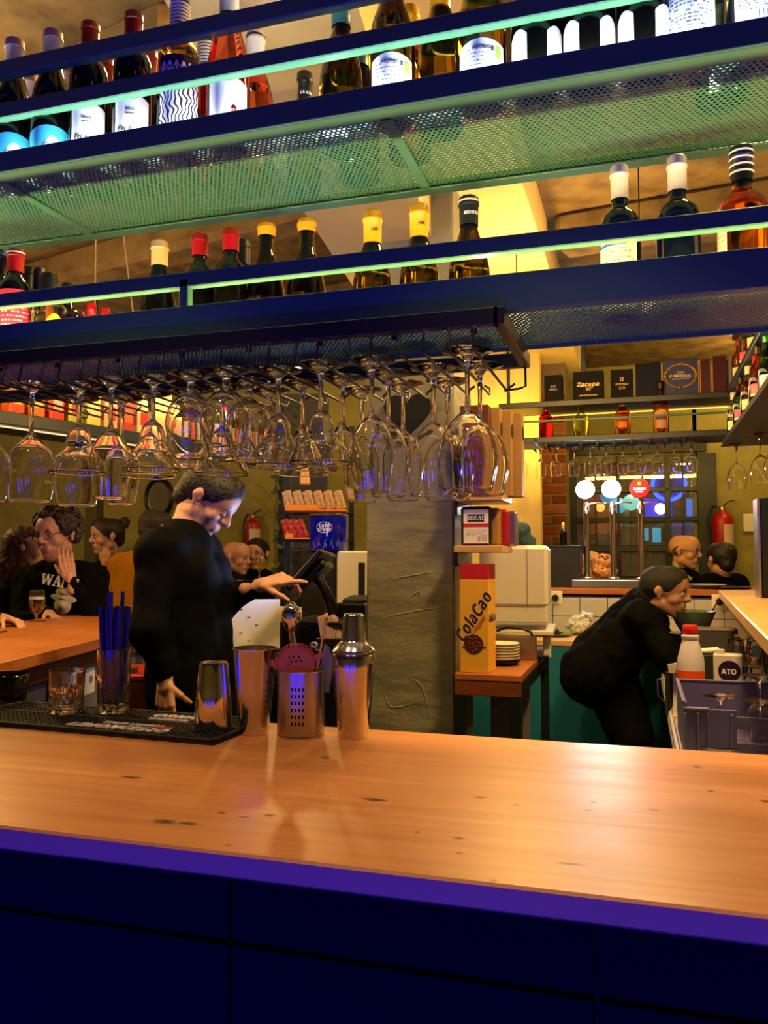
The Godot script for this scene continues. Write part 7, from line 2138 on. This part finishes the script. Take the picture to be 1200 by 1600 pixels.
func figure(label: String, o: Dictionary) -> Node3D:
	# o: head (frame), hip, neck, shoulders, arms [shoulder, elbow, wrist], hands, cloth materials, hair capsules
	var hx: Transform3D = o.head
	var ground := Vector3(o.hip.x, 0, o.hip.z)
	var t := thing("person", label, "person", ground)
	var back := -ground
	# skin: head, neck, trunk, arms and hands in one mesh
	var b := B.new()
	b.colored = true
	b.col = o.skin
	var prims := local(HEAD, hx)
	var ears := []
	for e in EARS:
		ears.append(e)
		ears.append([[-e[0][0], e[0][1], e[0][2]], [-e[1][0], e[1][1], e[1][2]], e[2], e[3]])
	var nk: Vector3 = o.neck
	prims.append([hx * Vector3(0, -0.055, -0.025), nk + Vector3(0, 0.0, 0), 0.052, 0.056])
	prims.append([nk, nk - Vector3(0, 0.05, 0), 0.056, 0.07])
	prims.append_array(local(ears, hx))
	prims.append_array(local([[[0.031, 0.004, 0.104], [0.031, 0.004, 0.098], 0.013, 0.013, -1.0], [[-0.031, 0.004, 0.104], [-0.031, 0.004, 0.098], 0.013, 0.013, -1.0]], hx))
	b.blob(prims, o.get("cell", 0.006), 0.013)
	# lips, stubble and flush belong to the skin
	b.paint(0, hx * Vector3(0, -0.056, 0.094), 0.021, (o.skin as Color).lerp(Color(0.42, 0.09, 0.08), 0.6))
	if o.has("stubble"):
		for q in [[0, -0.085, 0.06], [0.045, -0.06, 0.035], [-0.045, -0.06, 0.035]]: b.paint(0, hx * Vector3(q[0], q[1], q[2]), 0.05, (o.skin as Color).lerp(Color(0.10, 0.08, 0.08), o.stubble))
	for q in [-1, 1]: b.paint(0, hx * Vector3(0.03 * q, 0.026, 0.094), 0.015, (o.skin as Color).lerp(o.brow, 0.75))
	b.tube([nk, o.neck.lerp(o.hip, 0.5), o.hip], 0.07, 8)
	for a in o.arms:
		b.tube([a[0], a[1], a[2]], 0.034, 8, 0.026)
	for h in o.get("hands", []):
		b.blob(hand_prims(h[0], h[1], h[2], h[3], h[4], h[5] if h.size() > 5 else 1.0) + [[h[0] - h[1].normalized() * 0.06, h[0] + h[1].normalized() * 0.02, 0.027, 0.024]], o.get("hand_cell", 0.005), 0.005)
	put(b.mesh(), "body", M.skin, t, back)
	# eyes
	for q in [-1, 1]:
		var ey := B.new()
		ey.colored = true
		ey.col = (o.skin as Color).lerp(Color(0.5, 0.45, 0.42), 0.0 if o.get("lids", false) else 0.6)
		ey.ball(hx * Vector3(0.031 * q, 0.003, 0.0835), Vector3.ONE * 0.0115, 12)
		ey.col = Color(0.02, 0.015, 0.012)
		if o.get("lids", false):
			ey.tube([hx * Vector3(0.031 * q - 0.010, -0.002, 0.0915), hx * Vector3(0.031 * q, -0.006, 0.0945), hx * Vector3(0.031 * q + 0.010, -0.002, 0.0915)], 0.0016, 5)
		else:
			ey.ball(hx * Vector3(0.031 * q, 0.001, 0.0905), Vector3.ONE * 0.0062, 10)
			ey.tube([hx * Vector3(0.031 * q - 0.011, 0.006, 0.091), hx * Vector3(0.031 * q, 0.0095, 0.0945), hx * Vector3(0.031 * q + 0.011, 0.006, 0.091)], 0.0018, 5)
		put(ey.mesh(), "eye", M.painted, t, back)
	# hair
	if o.has("hair"):
		var h := B.new()
		h.blob(local(o.hair, hx), o.get("hair_cell", 0.007), o.get("hair_k", 0.02), o.get("hair_wob", 0.004), o.get("hair_freq", 30.0))
		put(h.mesh(), "hair", o.hair_mat, t, back)
	# upper garment
	var s := B.new()
	var g := []
	var across: Vector3 = (o.arms[0][0] - o.arms[1][0])
	var ch: Vector3 = o.neck.lerp(o.hip, 0.30)
	var fw: Vector3 = o.get("front", hx.basis.z.normalized())
	for q in [-1.0, 1.0]:
		var sh: Vector3 = (o.arms[0][0] + o.arms[1][0]) * 0.5 + across * 0.30 * q
		g.append([sh + Vector3(0, -0.03, 0), ch + across * 0.22 * q + fw * 0.015, 0.085 * o.get("bulk", 1.0), 0.105 * o.get("bulk", 1.0)])
		g.append([ch + across * 0.22 * q + fw * 0.015, o.hip + across * 0.20 * q, 0.105 * o.get("bulk", 1.0), 0.115 * o.get("waist", o.get("bulk", 1.0))])
	g.append([nk - Vector3(0, 0.05, 0), nk - Vector3(0, 0.015, 0) , 0.085, 0.066])
	for a in o.arms:
		g.append([nk - Vector3(0, 0.05, 0), a[0], 0.068, 0.075])
		g.append([a[0], a[1], 0.073 * o.get("sleeve", 1.0), 0.055 * o.get("sleeve", 1.0)])
		g.append([a[1], a[2] + (a[1] - a[2]).normalized() * o.get("cuff", 0.02), 0.055 * o.get("sleeve", 1.0), 0.036 * o.get("sleeve", 1.0)])
	g.append_array(o.get("extra", []))
	s.blob(g, o.get("cloth_cell", 0.014), 0.04, o.get("folds", 0.006), o.get("fold_freq", 9.0))
	put(s.mesh(), o.get("garment", "sweater"), o.cloth, t, back)
	# legs
	var l := B.new()
	var lp := []
	for q in [-1.0, 1.0]:
		var hp: Vector3 = o.hip + across * 0.22 * q
		var leg: Array = o.get("legs", [])
		var kn: Vector3 = hp.lerp(Vector3(hp.x, 0.0, hp.z), 0.5)
		var an: Vector3 = Vector3(hp.x, 0.06, hp.z)
		if leg.size():
			kn = leg[0 if q < 0 else 2]
			an = leg[1 if q < 0 else 3]
		lp.append([hp, kn, o.get("thigh", 0.095) * o.get("bulk", 1.0), o.get("thigh", 0.095) * 0.7])
		lp.append([kn, an, 0.062, 0.045])
		lp.append([an, an + fw * Vector3(1, 0, 1) * 0.13 - Vector3(0, 0.015, 0), 0.045, 0.035])
	l.blob(lp, 0.02, 0.03)
	put(l.mesh(), "trousers", M.dark_trousers, t, back)
	return t


func specs(parent: Node3D, hx: Transform3D, m: Material) -> void:
	# thin-framed glasses
	var b := B.new()
	for q in [-1, 1]:
		var ring := []
		for k in 17: ring.append(hx * Vector3(0.033 * q + cos(TAU * k / 16) * 0.024, 0.002 + sin(TAU * k / 16) * 0.018, 0.104 - 0.004 * absf(cos(TAU * k / 16))))
		b.tube(ring, 0.0022, 6)
		b.tube([hx * Vector3(0.057 * q, 0.006, 0.100), hx * Vector3(0.078 * q, 0.012, 0.05), hx * Vector3(0.082 * q, 0.014, -0.01)], 0.002, 6)
	b.tube([hx * Vector3(-0.009, 0.006, 0.108), hx * Vector3(0.009, 0.006, 0.108)], 0.002, 6)
	put(b.mesh(), "spectacles", m, parent, -parent.position)


func people() -> void:
	var sk := mat("skin", Color.WHITE, 0.5)
	sk.vertex_color_use_as_albedo = true
	sk.subsurf_scatter_enabled = true
	sk.subsurf_scatter_strength = 0.08
	var pa := mat("painted", Color.WHITE, 0.2)
	pa.vertex_color_use_as_albedo = true
	mat("dark_trousers", Color(0.05, 0.05, 0.06), 0.85)
	mat("black_shirt", Color(0.030, 0.032, 0.042), 0.75)
	mat("black_jumper", Color(0.035, 0.033, 0.032), 0.9)
	mat("mustard_jumper", Color(0.70, 0.46, 0.08), 0.9)
	mat("grey_jumper", Color(0.10, 0.09, 0.09), 0.9)
	mat("staff_jumper", Color(0.035, 0.04, 0.045), 0.85)
	for c in ["dark_trousers", "black_shirt", "black_jumper", "mustard_jumper", "grey_jumper", "staff_jumper"]: M[c].metallic_specular = 0.15
	mat("hair_dark", Color(0.05, 0.035, 0.025), 0.6)
	mat("hair_brown", Color(0.14, 0.08, 0.05), 0.65)
	mat("hair_auburn", Color(0.24, 0.13, 0.06), 0.6)
	mat("hair_grey", Color(0.24, 0.20, 0.16), 0.7)
	mat("hair_black", Color(0.018, 0.014, 0.013), 0.8)
	var fair := Color(0.56, 0.30, 0.21)
	var warm := Color(0.50, 0.25, 0.16)
	var tan := Color(0.34, 0.17, 0.11)
	barman(fair)
	bending_woman(tan)
	guests(warm, fair)


func barman(skin: Color) -> void:
	# in profile, looking down at the till; left hand on the screen, right arm hanging
	var fw := Vector3(0.76, -0.62, -0.10)
	var hx := frame(Vector3(-1.4478, 1.6218, -2.5806), fw, Vector3(0.6, 0.78, -0.15), 1.0)
	var neck := Vector3(-1.5077, 1.5223, -2.5470)
	var hip := Vector3(-1.4886, 0.98, -2.5542)
	var rs := Vector3(-1.5098, 1.4408, -2.3833)
	var ls := Vector3(-1.5479, 1.4386, -2.7071)
	var t := figure("barman in a black shirt looking down at the till, one hand on the screen", {
		"head": hx, "neck": neck, "hip": hip, "front": Vector3(0.95, 0, -0.2), "skin": skin, "brow": Color(0.05, 0.03, 0.02), "stubble": 0.22, "cell": 0.0045, "hand_cell": 0.004, "lids": true,
		"arms": [[rs, Vector3(-1.4933, 1.1906, -2.2982), Vector3(-1.4565, 1.0275, -2.3400)], [ls, Vector3(-1.4460, 1.2665, -2.7068), Vector3(-1.2811, 1.3248, -2.6705)]],
		"hands": [[Vector3(-1.4565, 1.0275, -2.3400), Vector3(0.06, -1, 0.05), Vector3(-0.1, 0.0, 1.0), Vector3(1, 0.1, 0.2), [0.35, 0.4, 0.45, 0.5, 0.9], 0.95], [Vector3(-1.2811, 1.3248, -2.6705), Vector3(0.9, 0.25, -0.1), Vector3(-0.2, 0.75, 0.6), Vector3(0.1, -0.5, 0.8), [0.15, 0.75, 0.85, 0.9, 0.5], 1.0]],
		"hair": SHORT + [[[0, 0.09, 0.0], [0.0, 0.105, 0.06], 0.045, 0.026]],
		"hair_mat": M.hair_dark, "hair_wob": 0.003, "hair_freq": 60.0, "hair_cell": 0.005, "hair_k": 0.008,
		"cloth": M.black_shirt, "garment": "shirt", "bulk": 0.98, "waist": 1.12, "cloth_cell": 0.011, "folds": 0.006, "fold_freq": 9.0, "cuff": 0.03})
	# collar and button placket
	var b := B.new()
	var ring := []
	for k in 15:
		var a := TAU * (k - 7) / 15.0
		ring.append(neck + Vector3(sin(a) * 0.062, 0.012 + 0.014 * cos(a + 2.2), cos(a) * 0.062))
	ring.append(ring[0])
	b.tube(ring, 0.011, 8)
	put(b.mesh(), "collar", M.black_shirt, t, -t.position)


func bending_woman(skin: Color) -> void:
	# staff in black, bent forward to the right over the worktop
	var hx := frame(Vector3(0.1103, 1.2646, -4.0061), Vector3(0.92, -0.12, 0.28), Vector3(0.12, 1, 0.05), 0.97)
	var neck := Vector3(0.0424, 1.1724, -4.0638)
	var hip := Vector3(-0.1682, 0.9213, -4.1182)
	var t := figure("woman in black staff clothes bending over the worktop", {
		"head": hx, "neck": neck, "hip": hip, "front": Vector3(0.72, -0.6, 0.1), "skin": skin, "brow": Color(0.03, 0.02, 0.02), "cell": 0.0055,
		"arms": [[Vector3(0.0019, 1.1519, -3.9162), Vector3(0.1169, 0.9826, -3.8568), Vector3(0.1973, 0.8977, -3.8133)], [Vector3(-0.0035, 1.1501, -4.2606), Vector3(0.1765, 0.9305, -4.2767), Vector3(0.2577, 0.8824, -4.1998)]],
		"hands": [[Vector3(0.1973, 0.8977, -3.8133), Vector3(0.9, -0.5, 0.1), Vector3(0, 0.6, 0.6), Vector3(0.2, 0.5, -0.5), [0.5, 0.5, 0.5, 0.5, 0.4], 0.9]],
		"legs": [Vector3(-0.0410, 0.5977, -4.0401), Vector3(-0.0555, 0.06, -4.0674), Vector3(-0.0729, 0.5547, -4.2424), Vector3(-0.0884, 0.06, -4.2695)],
		"hair": SHORT, "hair_k": 0.01, "thigh": 0.135,
		"hair_mat": M.hair_black, "hair_wob": 0.003, "cloth": M.staff_jumper, "bulk": 1.0, "waist": 1.25, "folds": 0.012,
		"extra": [[Vector3(0.0115, 1.1915, -4.0846), Vector3(-0.1674, 0.9733, -4.1154), 0.10, 0.13], [hip, hip + Vector3(-0.05, -0.05, 0.05), 0.15, 0.16], [hip, hip + Vector3(-0.03, -0.05, -0.1), 0.15, 0.15]]})


func guests(warm: Color, fair: Color) -> void:
	var curly := []
	var r := RandomNumberGenerator.new()
	r.seed = 21
	for k in 26:
		var a := r.randf_range(-2.4, 2.4)
		var y := r.randf_range(0.03, 0.12)
		var rad := 0.085 * sqrt(maxf(0.1, 1.0 - pow((y - 0.04) / 0.11, 2.0)))
		curly.append([[sin(a) * rad, y, -cos(a) * rad * 1.05 - 0.012], [sin(a) * rad * 1.02, y - 0.01, -cos(a) * rad * 1.05 - 0.012], 0.03, 0.028])
	curly.append([[0, 0.085, -0.02], [0, 0.1, 0.035], 0.062, 0.05])
	curly.append([[0.07, 0.02, -0.03], [0.078, -0.02, -0.035], 0.03, 0.026])
	curly.append([[-0.07, 0.02, -0.03], [-0.078, -0.02, -0.035], 0.03, 0.026])
	# curly-haired man in glasses, chin in hand
	var hx := frame(Vector3(-3.1912, 1.5444, -3.9748), Vector3(-0.05, -0.06, 1.0), Vector3(-0.12, 1, 0), 1.22)
	var hip := Vector3(-3.2686, 0.8941, -4.1776)
	hip.y = 1.0
	var m := figure("curly-haired man in glasses and black printed jumper, cheek on his hand", {
		"head": hx, "neck": Vector3(-3.2131, 1.3750, -4.0409), "hip": hip, "front": Vector3(0.1, 0, 1.0), "skin": warm, "brow": Color(0.05, 0.03, 0.02), "stubble": 0.18,
		"arms": [[Vector3(-3.0737, 1.2952, -4.1620), Vector3(-2.8996, 1.1134, -3.9434), Vector3(-2.9932, 1.3037, -3.8405)], [Vector3(-3.4563, 1.2764, -4.0447), Vector3(-3.3382, 1.0497, -3.8534), Vector3(-3.0629, 1.1214, -3.7666)]],
		"hands": [[Vector3(-2.9932, 1.3037, -3.8405), Vector3(-0.25, 1.0, 0.08), Vector3(0.55, 0.1, 0.8), Vector3(-0.8, 0.2, 0.4), [0.2, 0.3, 0.35, 0.4, 0.3], 1.08], [Vector3(-3.0695, 1.1214, -3.7646), Vector3(0.8, -0.2, 0.35), Vector3(0, 1, 0.3), Vector3(0.2, 0.2, 0.9), [0.5, 0.6, 0.7, 0.7, 0.4], 1.05]],
		"hair": curly, "hair_mat": M.hair_brown, "hair_wob": 0.014, "hair_freq": 26.0, "hair_k": 0.014, "cloth": M.black_jumper, "bulk": 1.28, "sleeve": 1.1, "folds": 0.014})
	specs(m, hx, M.hair_black)
	# white print on the jumper: a word over a plain animal face
	var pr := Node3D.new()
	pr.name = "jumper_print"
	m.add_child(pr)
	pr.position = Vector3(-3.0582, 1.2326, -3.8455) - m.position
	pr.rotation = Vector3(-0.16, -0.12, -0.12)
	put(text("WANT", 0.085, true, true, 0.0, 0.0, 0.004), "lettering", M.paper, pr, Vector3(-0.03, 0.055, 0.002))
	var pp := B.new()
	pp.ball(Vector3(0.03, -0.03, 0), Vector3(0.10, 0.022, 0.004), 16)
	pp.ball(Vector3(0.035, -0.07, 0), Vector3(0.065, 0.05, 0.004), 16)
	pp.ball(Vector3(0.02, 0.0, 0), Vector3(0.06, 0.025, 0.004), 16)
	put(pp.mesh(), "printed_face", plain(Color(0.62, 0.60, 0.58), 0.85), pr)
	# woman with long auburn hair, turned away
	var h2 := frame(Vector3(-3.5453, 1.4738, -4.1420), Vector3(0.75, -0.05, -0.5), Vector3.UP, 1.0)
	figure("woman with long auburn hair turned away behind the curly-haired man", {
		"head": h2, "neck": Vector3(-3.5917, 1.3225, -4.1574), "hip": Vector3(-3.6132, 0.98, -4.1741), "front": Vector3(0.7, 0, -0.5), "skin": fair, "brow": Color(0.10, 0.05, 0.02), "cell": 0.008,
		"arms": [[Vector3(-3.6755, 1.2145, -4.1169), Vector3(-3.6718, 0.9867, -4.0789), Vector3(-3.4910, 0.9069, -3.9822)], [Vector3(-3.5450, 1.2104, -4.2623), Vector3(-3.5338, 0.9735, -4.2796), Vector3(-3.4883, 0.8855, -4.1939)]],
		"hair": [[[0, 0.06, -0.04], [0, 0.075, 0.035], 0.078, 0.064], [[0, 0.04, -0.06], [0, -0.10, -0.075], 0.082, 0.075], [[0, -0.10, -0.075], [0.01, -0.22, -0.09], 0.075, 0.05], [[0.055, 0.02, 0.0], [0.07, -0.14, -0.02], 0.03, 0.03], [[-0.055, 0.02, 0.0], [-0.07, -0.14, -0.02], 0.03, 0.03]],
		"hair_mat": M.hair_auburn, "hair_wob": 0.006, "cloth": M.grey_jumper, "cloth_cell": 0.02})
	# woman with a bun, hand at her chin
	var h3 := frame(Vector3(-3.9685, 1.5890, -5.5140), Vector3(-0.55, -0.12, 0.8), Vector3(0.1, 1, 0), 1.17)
	figure("woman with hair in a bun, hand at her chin, between two guests", {
		"head": h3, "neck": Vector3(-3.9589, 1.4195, -5.5793), "hip": Vector3(-3.9868, 0.98, -5.6714), "front": Vector3(-0.5, 0, 0.8), "skin": warm, "brow": Color(0.05, 0.03, 0.02), "cell": 0.008,
		"arms": [[Vector3(-4.1238, 1.2877, -5.5989), Vector3(-3.9094, 1.1403, -5.3279), Vector3(-3.8255, 1.3717, -5.2984)], [Vector3(-3.8620, 1.2775, -5.6805), Vector3(-3.6820, 1.0652, -5.4550), Vector3(-3.6784, 1.0636, -5.2255)]],
		"hands": [[Vector3(-3.8255, 1.3717, -5.2984), Vector3(0.1, 1, 0.0), Vector3(0, 0, 1), Vector3(-0.9, 0.1, 0.3), [0.6, 0.7, 0.8, 0.8, 0.4], 0.95]],
		"hair_k": 0.01, "hair": SHORT + [[[0, 0.075, -0.125], [0, 0.085, -0.13], 0.036, 0.034]],
		"hair_mat": M.hair_brown, "cloth": M.black_jumper, "cloth_cell": 0.02})
	# guest in a mustard jumper seen from behind
	var h4 := frame(Vector3(-3.3700, 1.6339, -5.2563), Vector3(0.35, -0.25, -0.9), Vector3(0.15, 1, -0.2), 1.1)
	figure("guest in a mustard jumper leaning over the left counter, back turned", {
		"head": h4, "neck": Vector3(-3.3649, 1.4653, -5.1628), "hip": Vector3(-3.4059, 1.0, -5.0315), "front": Vector3(0.4, 0, -0.9), "skin": warm, "brow": Color(0.05, 0.03, 0.02), "cell": 0.008,
		"arms": [[Vector3(-3.5415, 1.3603, -5.0828), Vector3(-3.5358, 1.0901, -5.0375), Vector3(-3.4298, 0.9956, -5.1387)], [Vector3(-3.3226, 1.3583, -5.3499), Vector3(-3.3063, 1.0720, -5.4450), Vector3(-3.4379, 0.9918, -5.5453)]],
		"hair_k": 0.01, "hair": SHORT,
		"hair_mat": M.hair_grey, "cloth": M.mustard_jumper, "bulk": 1.35, "sleeve": 1.2, "cloth_cell": 0.016})
	# bald man and dark-haired man at the far table
	var h5 := frame(Vector3(-2.7980, 1.4195, -5.4247), Vector3(0.95, -0.1, 0.1), Vector3.UP, 1.0)
	figure("bald man in profile at the far table behind the barman", {
		"head": h5, "neck": Vector3(-2.8361, 1.2984, -5.4410), "hip": Vector3(-2.8760, 0.95, -5.4880), "front": Vector3(1, 0, 0.1), "skin": warm, "brow": Color(0.2, 0.12, 0.08), "cell": 0.009,
		"arms": [[Vector3(-2.8420, 1.2232, -5.3177), Vector3(-2.7620, 1.0694, -5.2466), Vector3(-2.6232, 1.0724, -5.2370)], [Vector3(-2.9222, 1.2132, -5.6080), Vector3(-2.8974, 1.0452, -5.6255), Vector3(-2.7513, 1.0512, -5.5655)]],
		"hair": [[[0, 0.0, -0.095], [0, 0.02, -0.09], 0.03, 0.03]], "hair_mat": M.hair_grey, "cloth": M.grey_jumper, "cloth_cell": 0.022})
	var h6 := frame(Vector3(-2.8102, 1.4490, -5.7862), Vector3(0.1, -0.05, 1.0), Vector3.UP, 1.0)
	figure("dark-haired man in black under the fire extinguisher", {
		"head": h6, "neck": Vector3(-2.8390, 1.3153, -5.8480), "hip": Vector3(-2.8700, 0.95, -5.9221), "front": Vector3(0.1, 0, 1), "skin": warm, "brow": Color(0.04, 0.02, 0.02), "stubble": 0.3, "cell": 0.009,
		"arms": [[Vector3(-2.7573, 1.2295, -5.9307), Vector3(-2.6731, 1.0635, -5.7986), Vector3(-2.6780, 1.0726, -5.6289)], [Vector3(-2.9678, 1.2295, -5.8656), Vector3(-2.9158, 1.0635, -5.7236), Vector3(-2.7690, 1.0726, -5.6007)]],
		"hair_k": 0.01, "hair": SHORT, "hair_mat": M.hair_black, "cloth": M.black_jumper, "cloth_cell": 0.022})
	# guests behind the rear counter
	var h7 := frame(Vector3(0.3001, 1.4640, -6.1185), Vector3(0.9, -0.08, 0.4), Vector3.UP, 1.0)
	var gm := figure("balding man in glasses and dark jacket behind the rear counter", {
		"head": h7, "neck": Vector3(0.2663, 1.3387, -6.1677), "hip": Vector3(0.2344, 0.98, -6.2394), "front": Vector3(0.9, 0, 0.4), "skin": warm, "brow": Color(0.15, 0.10, 0.08), "stubble": 0.15, "cell": 0.007,
		"arms": [[Vector3(0.1658, 1.2446, -5.9849), Vector3(0.1692, 1.0381, -5.9456), Vector3(0.2802, 1.0449, -5.8747)], [Vector3(0.3614, 1.2344, -6.3920), Vector3(0.3945, 1.0109, -6.4362), Vector3(0.4316, 1.0177, -6.3425)]],
		"hair": [[[0, 0.0, -0.09], [0, 0.03, -0.085], 0.045, 0.04], [[0.065, 0.0, -0.04], [0.066, 0.02, -0.02], 0.024, 0.02], [[-0.065, 0.0, -0.04], [-0.066, 0.02, -0.02], 0.024, 0.02]],
		"hair_mat": M.hair_grey, "cloth": M.black_jumper, "garment": "jacket", "cloth_cell": 0.02})
	specs(gm, h7, M.hair_black)
	put(tubed([Vector3(0.2294, 1.3841, -6.0698), Vector3(0.2678, 1.3144, -6.0229), Vector3(0.3342, 1.2750, -6.0457)], 0.014, 8), "shirt_collar", plain(Color(0.6, 0.62, 0.4), 0.8), gm, -gm.position)
	var h8 := frame(Vector3(0.5277, 1.4022, -6.0352), Vector3(-0.35, -0.1, -0.8), Vector3.UP, 1.02)
	figure("dark-haired guest seen from behind, red collar, at the rear counter", {
		"head": h8, "neck": Vector3(0.5318, 1.2891, -6.0641), "hip": Vector3(0.5369, 0.98, -6.1327), "front": Vector3(-0.3, 0, -0.8), "skin": warm, "brow": Color(0.04, 0.02, 0.02), "cell": 0.008,
		"arms": [[Vector3(0.4339, 1.2348, -5.9636), Vector3(0.4027, 1.0662, -5.9113), Vector3(0.4347, 1.0309, -5.8185)], [Vector3(0.6398, 1.2298, -6.1848), Vector3(0.6706, 1.0534, -6.2046), Vector3(0.6167, 1.0165, -6.0853)]],
		"hair_k": 0.01, "hair": SHORT, "hair_mat": M.hair_dark, "cloth": M.black_jumper, "cloth_cell": 0.02, "garment": "jacket"})
	# guest at the left edge: forearm and hand on the counter
	var h9 := frame(Vector3(-3.2620, 1.4895, -3.2852), Vector3(0.4, -0.1, 0.8), Vector3.UP, 1.02)
	figure("guest in a dark sleeve resting a hand on the counter beside the beer", {
		"head": h9, "neck": Vector3(-3.2868, 1.3556, -3.3273), "hip": Vector3(-3.3657, 1.0, -3.3882), "front": Vector3(0.4, 0, 0.8), "skin": fair, "brow": Color(0.05, 0.03, 0.02), "cell": 0.009,
		"arms": [[Vector3(-3.1672, 1.2655, -3.3800), Vector3(-3.0529, 1.0742, -3.2168), Vector3(-2.8747, 1.1329, -3.2161)], [Vector3(-3.4438, 1.2655, -3.2944), Vector3(-3.3522, 1.0698, -3.1769), Vector3(-3.1120, 1.1128, -3.0915)]],
		"hands": [[Vector3(-2.8747, 1.1329, -3.2161), Vector3(1, -0.08, 0.15), Vector3(0.1, 1, 0.2), Vector3(0.1, 0.3, 0.9), [0.35, 0.5, 0.6, 0.6, 0.4], 1.1]],
		"hair_k": 0.01, "hair": SHORT, "hair_mat": M.hair_dark, "cloth": M.black_jumper, "cloth_cell": 0.022})
